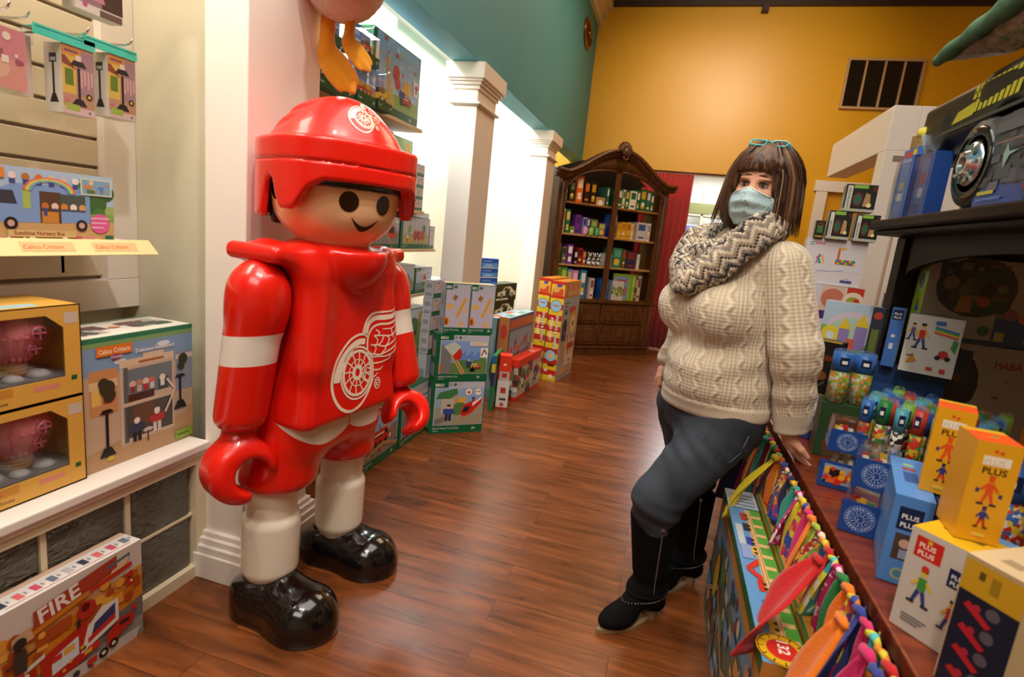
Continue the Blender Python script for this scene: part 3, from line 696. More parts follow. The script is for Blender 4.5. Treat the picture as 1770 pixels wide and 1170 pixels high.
        hills(g,'#cfd6e0','#7c9c3a',0.85,2); tree(g,0.8,0.6,0.35,'#d0a028'); loco(g,0.1,0.62,0.3,'#c9302a'); figure(g,0.22,0.38,0.3,'#2c50a8'); g.d(0.6,0.42,g.h*0.1,'#b3262a'); g.d(0.66,0.5,g.h*0.06,'#222'); tracks(g,[(0.1,0.2),(0.5,0.28),(0.9,0.1)],'#c7a06a',0.06); g.d(0.86,0.62,g.h*0.08,'#ece7df'); g.r(0.2,0.02,0.9,0.14,'#4f7a2c')
    elif kind=='caterpillar':
        g.r(0,0,1,1,'#a9cf86'); g.d(0.2,0.8,g.h*0.3,'#6fb04a'); g.d(0.85,0.75,g.h*0.2,'#e0b03a')
        for i,c in enumerate(['#c8321f','#d8452a','#7dbb3c','#8cc84a']): g.d(0.28+i*0.16,0.56-i*0.07,g.h*0.17,c); g.d(0.28+i*0.16,0.36-i*0.07,g.h*0.08,'#262019'); g.d(0.28+i*0.16,0.36-i*0.07,g.h*0.04,'#efe8de')
        g.d(0.86,0.42,g.h*0.11,'#f0ebe4'); g.d(0.87,0.43,g.h*0.05,'#7a2438')
    elif kind=='tower':
        g.r(0,0,1,1,'#a8c6df'); g.r(0,0,1,0.22,'#86ad55'); busy(g,['#d8e6ef','#c0d7ea','#e7d98a','#d66a5a'],26,8,0.07,0.1,0.5,1,1)
        g.p([(0.28,0.0),(0.42,0.0),(0.22,0.75),(0.17,0.72)],'#c9a878'); g.d(0.42,0.55,g.h*0.12,'#c73a38'); g.d(0.47,0.4,g.h*0.09,'#c73a38'); loco(g,0.62,0.14,0.2,'#c8452a'); g.r(0.6,0.3,0.8,0.5,'#dfb44a'); figure(g,0.58,0.1,0.3); g.r(0.86,0.35,0.98,0.6,'#efe3e0'); figure(g,0.93,0.4,0.18,'#c33')
    elif kind=='city':
        hills(g,'#8ea6c9','#8a8074',0.5); busy(g,['#c8281f','#e0a82c','#2f4f9c','#e6e1da','#5b4634'],30,11,0.09,0,0.1,1,0.7); loco(g,0.2,0.3,0.5); tracks(g,[(0,0.1),(0.5,0.25),(1,0.05)])
def brio(title,kind,letter=None,band=0.15,logo=True,titl2=None):
    def fn(f):
        f.r(0,0,1,1,GRN); x0=0.07 if f.w>0.2 else 0.03
        f.r(x0,band,0.985,0.985,'#b5b5c2'); g=sub(f,x0+0.02,band+0.005,0.975,0.86 if logo else 0.975); pic(g,kind)
        s=f.h*0.055
        if logo:
            f.r(x0-0.02,0.875,x0+0.24,0.985,GRN); f.t('BRIO',x0,0.90,f.h*0.075,'#e9e6df',maxw=0.2); f.r(x0+0.26,0.90,x0+0.31,0.965,'#8a8f96'); f.d(x0+0.36,0.932,f.h*0.03,'#4a5560'); f.r(x0+0.41,0.90,x0+0.47,0.965,'#a6aab0')
        f.t(title,x0,band*0.52,s,'#d9d6c8',bold=False,maxw=0.6)
        f.r(x0,band*0.25,x0+0.1,band*0.33,'#a9bfae'); f.t('3+',0.80,band*0.38,f.h*0.07,'#e9e6df',maxw=0.12)
        if letter:
            f.p([(x0-0.01,band+0.05),(x0+0.15,band+0.05),(x0+0.15,band+0.20),(x0-0.01,band+0.20)],'#e2761b'); f.d(x0+0.17,band+0.12,f.h*0.025,'#e2a01b'); f.t(letter,x0+0.03,band+0.07,f.h*0.13,'#2a140a',maxw=0.1)
    return fn
def brio_side(f):
    f.r(0,0,1,1,GRN); f.r(0.15,0.08,0.9,0.35,'#8f9aa0'); f.r(0.2,0.5,0.9,0.85,'#9a9fa8'); f.r(0.3,0.55,0.7,0.7,'#b98a52')
def plain_side(c,d='#8f9aa0'):
    def fn(f): f.r(0,0,1,1,c); f.r(0.15,0.1,0.85,0.3,d); f.r(0.2,0.55,0.8,0.8,d)
    return fn
# ================= bay at the left =================
def critter_logo(f,x,y,w,h):
    f.r(x,y,x+w,y+h,'#df8a3a'); f.t('Calico Critters',x+w*0.06,y+h*0.28,f.h*h*0.55,'#f4e7c8',maxw=w*0.88)
def bus_front(f):
    f.r(0,0,1,1,'#9cb56a'); g=f
    g.r(0,0.55,1,1,'#a9c4dc'); g.p([(0,0),(1,0),(1,0.3),(0,0.34)],'#cda872')
    for x,y,s,c in [(0.03,0.55,0.2,'#3c6a34'),(0.12,0.7,0.1,'#4c7d3c'),(0.86,0.6,0.22,'#3c6a34'),(0.95,0.75,0.13,'#355f30'),(0.78,0.75,0.12,'#5a8a48'),(0.9,0.42,0.1,'#4f7d3c')]: g.d(x if x>s*0.5 else s*0.5,y,min(s,0.9-y+0.1)*f.h,c)
    g.r(0,0.32,1,0.42,'#86a852')
    g.p([(0.22,0.28),(0.24,0.42),(0.30,0.5),(0.32,0.68),(0.40,0.78),(0.78,0.80),(0.84,0.7),(0.84,0.28),(0.22,0.24)],'#7d9fd0'); g.p([(0.30,0.5),(0.42,0.5),(0.40,0.68),(0.33,0.68)],'#39404a')
    g.r(0.45,0.45,0.49,0.7,'#a9c05a'); g.r(0.54,0.26,0.66,0.7,'#5a4436'); g.r(0.55,0.26,0.645,0.42,'#c98a3c'); g.r(0.66,0.44,0.81,0.68,'#4a5a52')
    for i,c in enumerate(['#b8743a','#e0cdb8','#d98a3a','#efe0d0','#d9a060']): g.d(0.57+i*0.055,0.5,f.h*0.05,c); g.r(0.56+i*0.055,0.36 if i<1 else 0.44,0.58+i*0.055,0.47,'#3b4f8f')
    for i,c in enumerate(['#e8d6d0','#b8743a','#d97a2c','#e0c8a0','#d8c0b8','#e9dfd2']): g.d(0.40+i*0.07,0.88,f.h*0.05,c); g.r(0.385+i*0.07,0.78,0.415+i*0.07,0.84,'#3b4f8f')
    for i,c in enumerate(['#d96a5a','#e8b04a','#e8e08a','#8ac07a','#7aa8d8']):
        r_=(0.30-0.02*i)*f.w*0.5; g.k+=1; V=[];F=[]
        for k in range(13):
            a=PI*k/12
            for q in (r_,r_-0.004): V.append(g.P(0.6+q*math.cos(a)/f.w,0.70+q*0.55*math.sin(a)/f.h))
        for k in range(12): F.append((2*k+1,2*k,2*k+2,2*k+3))
        g.mb.add(V,F,c)
    for x in (0.38,0.78): g.d(x,0.24,f.h*0.085,'#2a2422'); g.d(x,0.24,f.h*0.045,'#c9a8a0')
    g.d(0.24,0.33,f.h*0.04,'#3a3634'); g.d(0.28,0.4,f.h*0.02,'#e6d27a')
    f.d(0.90,0.28,f.h*0.15,'#e0619a'); lines(f,0.84,0.35,0.12,3,'#f0c0d6',0.07,0.02)
    f.r(0.78,0.70,0.985,0.95,'#cfd8b8'); f.r(0.79,0.72,0.975,0.93,'#7fa6c4'); busy(f,['#e0c8a0','#5a86c0','#c98a50','#4c7d3c'],12,4,0.06,0.81,0.74,0.96,0.9)
    critter_logo(f,0.02,0.84,0.34,0.13); f.t('NEW',0.03,0.70,f.h*0.09,'#d9548a') if False else f.p([(0.05,0.68),(0.2,0.72),(0.19,0.8),(0.05,0.78)],'#d98aa8')
    f.r(0.36,0.06,0.74,0.155,'#d8bb80'); f.t('Sunshine Nursery Bus',0.39,0.085,f.h*0.075,'#8a3a1c',maxw=0.33); f.r(0.93,0.04,0.985,0.10,'#1f6a4a'); busy(f,['#d98aa8','#e8e0d0','#c84a6a','#e6d27a'],30,9,0.03,0.02,0.02,0.95,0.06)
carton('toy_box','blue toy bus picture box standing on the slatted wall shelf','toy box','boxes in the display bay',(-1.735,0.93,1.237),90,0.478,0.10,0.200,'#8fae6a',front=bus_front,left=plain_side('#cfd8e0'))
sh=empty('display_shelf',(-1.86,0.9,1.2),0,'narrow wall shelf with a cream label strip under the toy bus box','shelf')
q=MB(); q.box((-0.185,-1.0,0.012),(0.135,0.62,0.036),WHITE); 
for y in (-0.5,0.55): q.box((-0.18,y,-0.10),(-0.17,y+0.01,0.012),WHITE); q.box((-0.18,y,0.0),(0.08,y+0.008,0.012),WHITE)
q.build('shelf_board',sh)
q=MB(); q.add([(0.137,-1.0,0.045),(0.137,0.62,0.045),(0.165,0.635,0.0),(0.165,-1.0,0.0),(0.133,-1.0,0.045),(0.133,0.62,0.045),(0.161,0.635,-0.002),(0.161,-1.0,-0.002)],[(3,2,1,0),(4,5,6,7),(0,1,5,4),(2,3,7,6),(1,2,6,5),(0,4,7,3)],ink('#e9d79c'))
lf=Face(q,(0.1655,-1.0,0.0),(0,1,0),Vector((-0.028,0,0.045)),1.62,0.053)
for x in (0.40,0.575,0.75,0.875): lf.r(x,0.25,x+0.09,0.8,'#e8b984'); lf.t('Calico Critters',x+0.004,0.4,0.018,'#c9703a',maxw=0.082)
q.build('label_strip',sh)
# metal insert strips and price rail in the slots
for i,(z_,c,lab) in enumerate([(1.168,'#c8281f','red plastic strip in a wall slot below the hanging packs')][:0]): pass
# hanging packs
CLR=mat('clear_plastic','#f4f8f8',0.08,trans=1.0,alpha=0.28,coat=0.3); CHR=mat('chrome','#d8d8dc',0.15,metal=1)
def lamp_art(dark=True):
    def fn(f):
        f.r(0,0,1,1,'#b58a72'); f.r(0,0.3,0.42,0.86,'#d0b050'); f.r(0.5,0.3,1,0.95,'#a07c86'); f.r(0.08,0.42,0.34,0.66,'#5f7a2c'); f.p([(0,0.72),(0.45,0.66),(0.1,0.84),(0,0.84)],'#8a4434')
        for k in range(4): f.r(0.56+0.11*k,0.42+0.05*(k%2),0.63+0.11*k,0.68,'#c9a0a0')
        f.r(0.03,0.86,0.6,0.97,'#d08a34'); f.t('Town Set',0.06,0.885,f.h*0.06,'#6a3a7a',maxw=0.45) if False else f.r(0.08,0.90,0.5,0.935,'#7a4a72')
        f.r(0.47,0.2,0.55,0.7,'#231a22'); f.p([(0.25,0.14),(0.75,0.14),(0.62,0.24),(0.4,0.24)],'#231a22'); f.p([(0.25,0.72),(0.77,0.72),(0.66,0.8),(0.36,0.8)],'#231a22'); f.r(0.42,0.8,0.6,0.88,'#d8c8c0'); f.d(0.82,0.30,f.h*0.05,'#2a2a1c'); f.d(0.82,0.30,f.h*0.025,'#c9b030')
        f.r(0,0,1,0.11,'#cbb0b4'); f.r(0.06,0.05,0.5,0.15,'#9ab04a'); f.d(0.12,0.2,f.h*0.02,'#d9548a'); f.d(0.82,0.06,f.h*0.018,'#1f6a4a')
    return fn
def side_lamp(f):
    f.r(0,0,1,1,'#dcd2cc'); f.r(0.44,0.25,0.56,0.72,'#20181c'); f.p([(0.25,0.14),(0.75,0.14),(0.6,0.27),(0.4,0.27)],'#20181c'); f.r(0.3,0.72,0.7,0.85,'#2a3040'); f.r(0.35,0.74,0.65,0.79,'#b8c4cc')
def pink_art(f):
    f.r(0,0,1,1,'#d0948a'); f.r(0,0.5,1,1,'#c9848c'); f.d(0.5,0.35,f.h*0.2,'#d9b09a'); f.d(0.45,0.55,f.h*0.08,'#3f5a9a'); busy(f,['#e0c0b0','#b86a7a','#e8d8c8','#9a5a6a'],14,3,0.1)
def doll_art(f):
    f.r(0,0,1,1,'#9a7a86'); f.r(0.55,0.05,1,1,'#4a3430'); f.d(0.4,0.62,f.h*0.12,'#e0c0b0'); f.p([(0.2,0.2),(0.62,0.2),(0.5,0.55),(0.34,0.55)],'#d08aa0'); f.d(0.8,0.6,f.h*0.14,'#c9b04a'); f.r(0,0,1,0.12,'#d9d2d0'); f.d(0.2,0.1,f.h*0.04,'#c9508a'); f.r(0.5,-0.0,0.98,0.1,'#6a5050')
def pack(loc,w,h,d,art,label,group='blister packs on pegs',side=None,teal=True,hk=0.16):
    e=empty('hanging_pack',loc,math.radians(90),label,'toy pack',group)
    b=carton('','','','',(0,0,0),0,w,d,h,'#d8cfc8',front=art,left=side or side_lamp,build=False); b.build('card_box',e)
    q=MB()
    if teal: q.box((-0.075 if side is None else -0.02,-0.004,h),(w+0.004,0.0,h+0.028),ink('#49cdbb')); q.box((-0.07 if side is None else -0.02,-0.004,h+0.02),(w,d*0.6,h+0.022),ink('#49cdbb')); q.build('header_card',e)
    q=MB(); q.tube([(w*0.62,hk,h+0.045),(w*0.62,0.0,h+0.04),(w*0.62,-0.025,h+0.045),(w*0.62,-0.035,h+0.058)],0.0035,CHR,6); q.box((w*0.62-0.015,hk-0.004,h+0.01),(w*0.62+0.015,hk,h+0.055),CHR); q.build('peg_hook',e)
    return e
pack((-1.78,1.440,1.630),0.094,0.190,0.07,lamp_art(),'street lamp toy pack on a teal header, rightmost on the pegs',hk=0.22)
pack((-1.78,1.300,1.612),0.094,0.192,0.07,lamp_art(),'street lamp toy pack with its side lamp picture showing, second from the right',hk=0.22)
pack((-1.84,1.20,1.640),0.06,0.165,0.05,side_lamp,'pale lamp toy pack hanging between the pink pack and the street lamp packs',teal=False,hk=0.2)
pack((-1.78,1.06,1.640),0.145,0.155,0.06,pink_art,'pink critter toy pack hanging at the left end of the pegs',teal=False,hk=0.22)
pack((-1.78,1.345,1.915),0.15,0.19,0.05,doll_art,'dark doll pack hanging in the upper row above the street lamp packs',teal=False,side=plain_side('#c8c0b8'),hk=0.22)
pack((-1.78,1.10,1.925),0.22,0.17,0.05,pink_art,'grey edged animal pack hanging in the upper row at the far left',teal=False,side=plain_side('#c8c0b8'),hk=0.22)
# balloon house boxes with windows
def balloon_box(z0,label):
    w,h,d=0.455,0.268,0.20; e=empty('window_toy_box',(-1.60,0.732,z0),math.radians(90),label,'toy box','boxes in the display bay')
    YL=ink('#d9a648'); b=MB(); wx0,wx1,wz0,wz1=0.03,0.408,0.062,0.242
    b.box((0,0.0,0),(w,d,0.004),YL); b.box((0,0,0.0),(w,0.003,wz0),YL); b.box((0,0,wz1),(w,0.003,h),YL); b.box((0,0,wz0),(wx0,0.003,wz1),YL); b.box((wx1,0,wz0),(w,0.003,wz1),YL)
    b.box((0,0,0),(0.003,d,h),YL); b.box((w-0.003,0,0),(w,d,h),YL); b.box((0,0,h-0.003),(w,d,h),YL); b.box((0,d-0.003,0),(w,d,h),ink('#3a3a3c'))
    b.p if False else None
    f=Face(b,(0,0,0),(1,0,0),(0,0,1),w,h)
    f.p([(wx1/w-0.10,wz1/h),(wx1/w,wz1/h),(wx1/w,wz1/h-0.14)],'#d9a648')
    f.r(0.30,0.13,0.60,0.22,'#c98a3a'); f.t('Calico Critters',0.32,0.155,0.014,'#a8541c',maxw=0.26); f.t('Baby Balloon Playhouse',0.28,0.06,0.014,'#7a5a24',maxw=0.36); f.r(0.71,0.13,0.86,0.18,'#d98a7a'); f.r(0.93,0.18,0.965,0.23,'#1f5a3a')
    f.r(0.90,0.80,0.985,0.92,'#c9b9a8')
    t=Face(b,(0,0,h),(1,0,0),(0,1,0),w,d); t.r(0.1,0.3,0.62,0.95,'#4a3c34'); t.r(0.55,0.1,0.8,0.3,'#9ac4d0')
    bi=Face(b,(0.003,d-0.004,0.003),(1,0,0),(0,0,1),w-0.006,h-0.006); bi.r(0,0,1,1,'#343a3e'); busy(bi,['#4a5a34','#2a3030','#6a7a86','#3a4a2c','#5a3a2c'],50,int(z0*100),0.14)
    b.build('carton',e)
    q=MB(); PK=mat('balloon_pink','#dd8f92',0.35); PK2=mat('balloon_trim','#d86a80',0.35); PC=mat('balloon_peach','#e4b49e',0.35); WD=mat('basket_tan','#c9a04c',0.5); cx,cy=0.325,0.095
    pr=[(0.036,0.115),(0.05,0.125),(0.066,0.155),(0.076,0.18),(0.079,0.2),(0.072,0.222),(0.052,0.236),(0.02,0.243),(0.002,0.244)]
    for i in range(len(pr)-1): q.lathe([pr[i],pr[i+1]],PC if i%2 else PK,(cx,cy,0),20) if False else None
    q.lathe(pr,PK,(cx,cy,0),24)
    for k in range(8):
        a=2*PI*k/8+0.2; P_=[((r+0.002)*math.cos(a)+cx,(r+0.002)*math.sin(a)+cy,z) for r,z in pr]; q.tube(P_,0.004,PK2,5)
    for k in range(20):
        a=2*PI*k/20; q.lathe([(0.001,0.112),(0.006,0.116),(0.006,0.124),(0.001,0.128)],PK2,(cx+0.047*math.cos(a),cy+0.047*math.sin(a),0),6)
        q.lathe([(0.001,0.178),(0.006,0.181),(0.006,0.187),(0.001,0.19)],PK2,(cx+0.078*math.cos(a),cy+0.078*math.sin(a),0),6)
    for zz,s in ((0.195,0.016),(0.15,0.014)):
        rr_=0.083 if zz>0.17 else 0.069; a=-1.25
        X,Y=cx+rr_*math.cos(a),cy+rr_*math.sin(a); q.cyl((X,Y-0.001,zz),(X+0.002*math.cos(a),Y-0.006,zz),s+0.004,PK2,14); q.cyl((X,Y-0.004,zz),(X,Y-0.008,zz),s,ink('#3a2420'),14); q.box((X-0.0015,Y-0.011,zz-s),(X+0.0015,Y-0.008,zz+s),PK2); q.box((X-s,Y-0.011,zz-0.0015),(X+s,Y-0.008,zz+0.0015),PK2)
    q.lathe([(0.03,0.068),(0.038,0.070),(0.04,0.10),(0.036,0.112),(0.0,0.112)],WD,(cx,cy,0),4*3)
    for k in range(4): q.lathe([(0.0405,0.074+0.009*k),(0.042,0.077+0.009*k),(0.0405,0.08+0.009*k)],ink('#a87a34'),(cx,cy,0),12)
    q.build('balloon_house_toy',e)
    q=MB(); ST=mat('toy_rock_grey','#a9a9ac',0.6)
    for x,y,r in [(0.24,0.06,0.03),(0.30,0.04,0.022),(0.37,0.05,0.026),(0.10,0.07,0.03),(0.16,0.05,0.025)]: q.lathe([(r,0.062),(r*1.1,0.07),(r*0.8,0.062+r*0.7),(0.003,0.062+r*0.9)],ST,(x,y,0),9)
    q.box((0.01,0.01,0.05),(w-0.01,d-0.01,0.064),ink('#6f6f70')); q.build('toy_rocks',e)
    q=MB(); q.box((wx0,0.001,wz0),(wx1,0.0016,wz1),CLR); q.build('window_film',e)
balloon_box(0.536,'yellow box with a pink balloon playhouse, lower of the stacked pair'); balloon_box(0.806,'yellow box with a pink balloon playhouse, upper of the stacked pair')
def cafe_front(f):
    f.r(0,0,1,1,'#c3a98c'); f.r(0,0.72,1,0.93,'#7d9fc0'); f.r(0,0.93,1,0.965,'#7da46a'); f.r(0,0.965,1,1,'#2f7a5a'); f.d(0.3,0.8,f.h*0.05,'#d8e0e8',ry=f.h*0.02); f.d(0.7,0.88,f.h*0.06,'#dfe6ec',ry=f.h*0.02)
    f.r(0.04,0.42,0.27,0.76,'#c9905a'); f.r(0.04,0.62,0.27,0.68,'#e0c090'); f.r(0.06,0.5,0.13,0.62,'#e0c060'); f.r(0.15,0.5,0.22,0.66,'#8a4434'); f.r(0.82,0.45,1,0.78,'#8a94a8'); f.r(0.82,0.72,1,0.76,'#d0c8bc')
    f.p([(0,0),(1,0),(1,0.3),(0,0.14)],'#b8946c'); f.p([(0.3,0.10),(0.95,0.26),(0.95,0.42),(0.3,0.3)],'#b7a48e')
    f.r(0.29,0.14,0.80,0.80,'#c9b4a0'); f.r(0.29,0.745,0.80,0.80,'#d8c4a4'); f.r(0.5,0.78,0.7,0.83,'#d8c4a4'); f.r(0.46,0.755,0.70,0.775,'#a8643a'); f.r(0.32,0.14,0.36,0.74,'#5d625c')
    f.r(0.36,0.5,0.78,0.72,'#6d7a80'); f.r(0.36,0.45,0.6,0.52,'#4a2a20'); f.r(0.34,0.17,0.78,0.43,'#4f4a44'); f.r(0.4,0.25,0.6,0.42,'#6a4a34'); f.r(0.30,0.43,0.80,0.46,'#cdb8a0'); f.r(0.64,0.5,0.74,0.6,'#3c5048')
    for i,x in enumerate([0.40,0.46,0.52,0.58,0.68]): f.d(x,0.60,f.h*0.028,['#d8b8a8','#b88468','#e0c8bc','#d06a60','#e8e0d8'][i]); f.r(x-0.02,0.53,x+0.02,0.58,['#8a3a3c','#c8b0a8','#b02c2c','#d8d0cc','#e6e0da'][i])
    figure(f,0.43,0.13,0.2,'#3a3f5a','#20202a','#ece0d8'); figure(f,0.62,0.16,0.2,'#b83030','#d8d0c8','#ece0d8','#efe8e0'); f.d(0.53,0.2,f.h*0.045,'#cbb9a8',ry=f.h*0.018); f.r(0.525,0.1,0.535,0.19,'#2a201c')
    for x,y0,s in ((0.17,0.1,0.42),(0.86,0.3,0.34)): f.r(x-0.012,y0,x+0.012,y0+s*0.8,'#1d1a20'); f.p([(x-0.07,y0-0.01),(x+0.07,y0-0.01),(x+0.03,y0+0.06),(x-0.03,y0+0.06)],'#1d1a20'); f.p([(x-0.06,y0+s*0.78),(x+0.06,y0+s*0.78),(x+0.03,y0+s*0.85),(x-0.03,y0+s*0.85)],'#1d1a20')
    for x,y,r in ((0.18,0.62,0.06),(0.20,0.56,0.045),(0.15,0.66,0.04),(0.89,0.72,0.045),(0.87,0.66,0.035)): f.d(x,y,r*f.h,'#3a3a24'); 
    f.l([(0.72,0.58),(0.80,0.48),(0.76,0.4),(0.70,0.3)],0.008,'#e0d0b8'); f.d(0.19,0.07,f.h*0.03,'#c9b23a',ry=f.h*0.02)
    f.r(0.10,0.86,0.40,0.935,'#df7a2c'); f.t('Calico Critters',0.12,0.878,f.h*0.05,'#f4e7c8',maxw=0.26); f.d(0.26,0.845,f.h*0.035,'#7a3a6a',ry=f.h*0.022); f.t('TOWN',0.215,0.832,f.h*0.03,'#e8c8e0',maxw=0.1)
    f.t('Delicious Restaurant',0.43,0.845,f.h*0.042,'#f0e6dc',maxw=0.37); f.r(0.80,0.02,0.985,0.10,'#8aa83a'); f.r(0.82,0.05,0.95,0.065,'#5a7020')
def white_top(f):
    f.r(0,0,1,1,'#e3ddd0'); f.r(0,0,1,0.04,'#2f7a5a'); f.r(0.02,0.2,0.32,0.75,'#b0a8ac'); busy(f,['#6a4a50','#4a5a54','#c9b8b0'],18,2,0.14,0.05,0.25,0.3,0.7); f.r(0.6,0.3,0.9,0.8,'#a8b0a8'); busy(f,['#6a3a40','#4a5a54','#c9b8b0'],18,5,0.14,0.63,0.35,0.87,0.75); f.d(0.46,0.5,0.02,'#d98a5a',ry=0.012); f.r(0,0.96,1,1,'#4a9a6a')
carton('toy_box','large toy town restaurant picture box at the right end of the half wall ledge','toy box','boxes in the display bay',(-1.615,1.198,0.536),90,0.395,0.20,0.424,'#dcd6c6',front=cafe_front,top=white_top,left=plain_side('#e2dccc'))
def fire_front(f):
    f.r(0,0,1,1,'#cf7a1e'); f.r(0,0.62,1,1,'#cfc0b4'); f.p([(0,0.5),(0.35,0.55),(1,0.62),(1,0.74),(0,0.68)],'#c98a4c'); f.r(0,0.0,1,0.25,'#8f8a86'); f.p([(0,0.25),(0.6,0.30),(1,0.42),(1,0.2),(0.3,0.1),(0,0.1)],'#6e6a68'); busy(f,['#dc9430','#e0a03c','#c06a18','#a8471a'],60,4,0.09,0,0.45,1,0.75)
    f.p([(0,0.02),(0.3,0),(0.95,0.0),(0.98,0.1),(0.4,0.14)],'#b9b2ac')
    # FIRE lettering on a ladder
    f.p([(0.36,0.66),(0.86,0.80),(0.88,0.84),(0.86,0.85),(0.36,0.71)],'#c8741c'); f.p([(0.80,0.80),(0.90,0.84),(0.92,0.96),(0.82,0.92)],'#d8b890'); f.p([(0.30,0.64),(0.40,0.66),(0.38,0.78),(0.30,0.74)],'#c9a07a')
    f.p([(0.40,0.72),(0.84,0.86),(0.84,1.0-0.02),(0.40,0.88)],'#a83a24'); f.t('FIRE',0.43,0.745,f.h*0.19,'#e8ddd4',rot=0.16,maxw=0.39)
    f.t('Playmonster',0.78,0.91,f.h*0.04,'#3a5a8a',maxw=0.15) if False else f.l([(0.78,0.90),(0.92,0.93)],0.009,'#4a6a86')
    f.l([(0.68,0.78),(0.93,0.82)],0.014,'#c02a1c'); f.d(0.66,0.62,f.h*0.085,'#b32a1c'); f.d(0.655,0.65,f.h*0.04,'#5a1410'); f.d(0.92,0.72,f.h*0.03,'#c02a1c'); f.d(0.92,0.64,f.h*0.03,'#c02a1c'); f.d(0.925,0.64,f.h*0.012,'#e8ddd4'); f.t('4-8',0.90,0.49,f.h*0.05,'#e8c070',maxw=0.08) if False else None
    # fire station and engines
    f.p([(0.42,0.10),(0.66,0.16),(0.66,0.52),(0.42,0.42)],'#b3231a'); f.p([(0.47,0.2),(0.61,0.24),(0.61,0.42),(0.47,0.36)],'#c9d0d4'); f.p([(0.62,0.22),(0.84,0.32),(0.84,0.55),(0.74,0.56),(0.66,0.44)],'#d9d2cc'); f.p([(0.68,0.34),(0.82,0.42),(0.82,0.52),(0.70,0.44)],'#323a66'); f.p([(0.66,0.28),(0.82,0.36),(0.82,0.42),(0.66,0.33)],'#c02a20')
    f.p([(0.02,0.0),(0.4,0.10),(0.4,0.38),(0.02,0.22)],'#a82018'); f.p([(0.04,0.08),(0.34,0.17),(0.34,0.28),(0.04,0.18)],'#7a98b4'); f.p([(0.0,0.24),(0.44,0.42),(0.44,0.46),(0.0,0.28)],'#d0c8c4'); busy(f,['#c02a20','#e0d8d0','#3a3030','#d8a03c'],40,6,0.05,0.02,0.02,0.7,0.42)
    f.p([(0.76,0.12),(0.93,0.22),(0.92,0.32),(0.84,0.33),(0.76,0.24)],'#b8241c'); wheel(f,0.80,0.12,0.045); wheel(f,0.74,0.09,0.045); f.r(0.84,0.25,0.9,0.29,'#2a2028')
    f.r(0.30,0.42,0.355,0.62,'#3a342c'); f.d(0.33,0.68,f.h*0.05,'#2c2824'); f.l([(0.26,0.52),(0.40,0.55)],0.008,'#3a342c'); f.r(0.60,0.5,0.62,0.58,'#2c2824'); f.p([(0.08,0.74),(0.16,0.80),(0.20,0.9),(0.12,0.8)],'#34487a'); f.p([(0.0,0.55),(0.22,0.66),(0.22,0.74),(0,0.64)],'#c03a20'); f.d(0.93,0.36,f.h*0.03,'#c02a1c')
def fire_top(f):
    f.r(0,0,1,1,'#d7d0cc'); f.r(0,0.78,1,1,'#c8a890')
    for i in range(12):
        x=0.05+0.08*i; f.r(x,0.25,x+0.035,0.6,['#c8506a','#6a7484','#b8b0b0','#3a3f50','#d86a6a'][i%5]); f.r(x+0.045,0.35,x+0.055,0.5,'#8a8f98')
    f.l([(0.3,0.14),(0.95,0.14)],0.002,'#d08a86')
fb=carton('toy_box','wide fire station playset box with FIRE lettering leaning on the glass block wall','toy box',None,(-1.473,0.722,0.0),90,0.53,0.085,0.33,'#b8241a',front=fire_front,top=fire_top,right=plain_side('#b8241a','#b8241a'))
# ================= train alcove =================
SHW=mat('light_shelf_wood','#d8b98a',0.45,bump=(30,0.05))
su=empty('display_shelf_unit',(-2.03,2.85,0),0,'cream wall unit with light wood shelves full of train boxes behind the red figure','shelf unit')
q=MB(); q.box((-0.03,-0.88,0),(0,0.88,2.75),CREAM); q.build('back_panel',su)
for z_,x1,y1 in ((0.423,0.42,0.86),(0.925,0.42,0.85),(1.228,0.42,0.855),(1.475,0.42,0.62),(1.698,0.30,0.72),(1.962,0.44,0.47)):
    q=MB(); q.box((0.0,-0.86,z_-0.02),(x1,y1,z_),SHW); q.box((0.02,-0.86,z_-0.045),(x1-0.16,y1-0.25,z_-0.02),mat('shelf_bracket','#4a3a30',0.5)); q.build('shelf_board',su,bevel=0.002)
G='train set boxes on the alcove shelves'
def bx(y0,y1,z0,h,kind,title,label,X=-1.62,d=0.12,name='train_set_box',**k):
    return carton(name,label,'toy box',G,(X,y0,z0),90,y1-y0,d,h,GRN,front=brio(title,kind,**k),left=brio_side,top=plain_side('#b9b3c6'))
bx(2.70,3.155,1.228,0.19,'tram','Travel Set','train box with a red tram picture on the third shelf up',logo=False)
bx(3.175,3.60,1.228,0.20,'farm','Farm Railway Set','train box with red wagons between green trees, beside the tram box')
bx(3.605,3.69,1.228,0.155,'track','Tracks','slim lilac track box at the far end of the third shelf',name='track_box',logo=False)
bx(3.30,3.66,1.43,0.035,'track','Tracks','flat lilac track box lying on top of the red wagon box',X=-1.66,name='track_box',logo=False)
bx(3.03,3.41,0.925,0.20,'bridge','Bridge Set','train box with a grey viaduct picture on the second shelf up')
bx(3.42,3.69,0.925,0.175,'heli','Rescue Helicopter','train box with a red and orange helicopter, beside the viaduct box')
bx(2.66,3.02,0.925,0.19,'city','City Set','train box hidden partly by the figure on the second shelf up')
bx(3.05,3.69,0.423,0.40,'park','Country Set','tall green meadow train box on the lowest shelf',logo=False)
bx(2.40,3.03,0.423,0.36,'city','Central Station','station train box on the lowest shelf behind the figure')
for i in range(4): bx(3.27,3.455,1.475+0.0725*i,0.0715,'track','Tracks',['bottom','second lowest','second highest','top'][i]+' of the four stacked small track boxes on the narrow shelf',name='track_box',logo=False,band=0.25)
for i in range(2): bx(3.475,3.56 if 0 else 3.565,1.228+0.0,0.07,'track','Tracks','x') if False else None
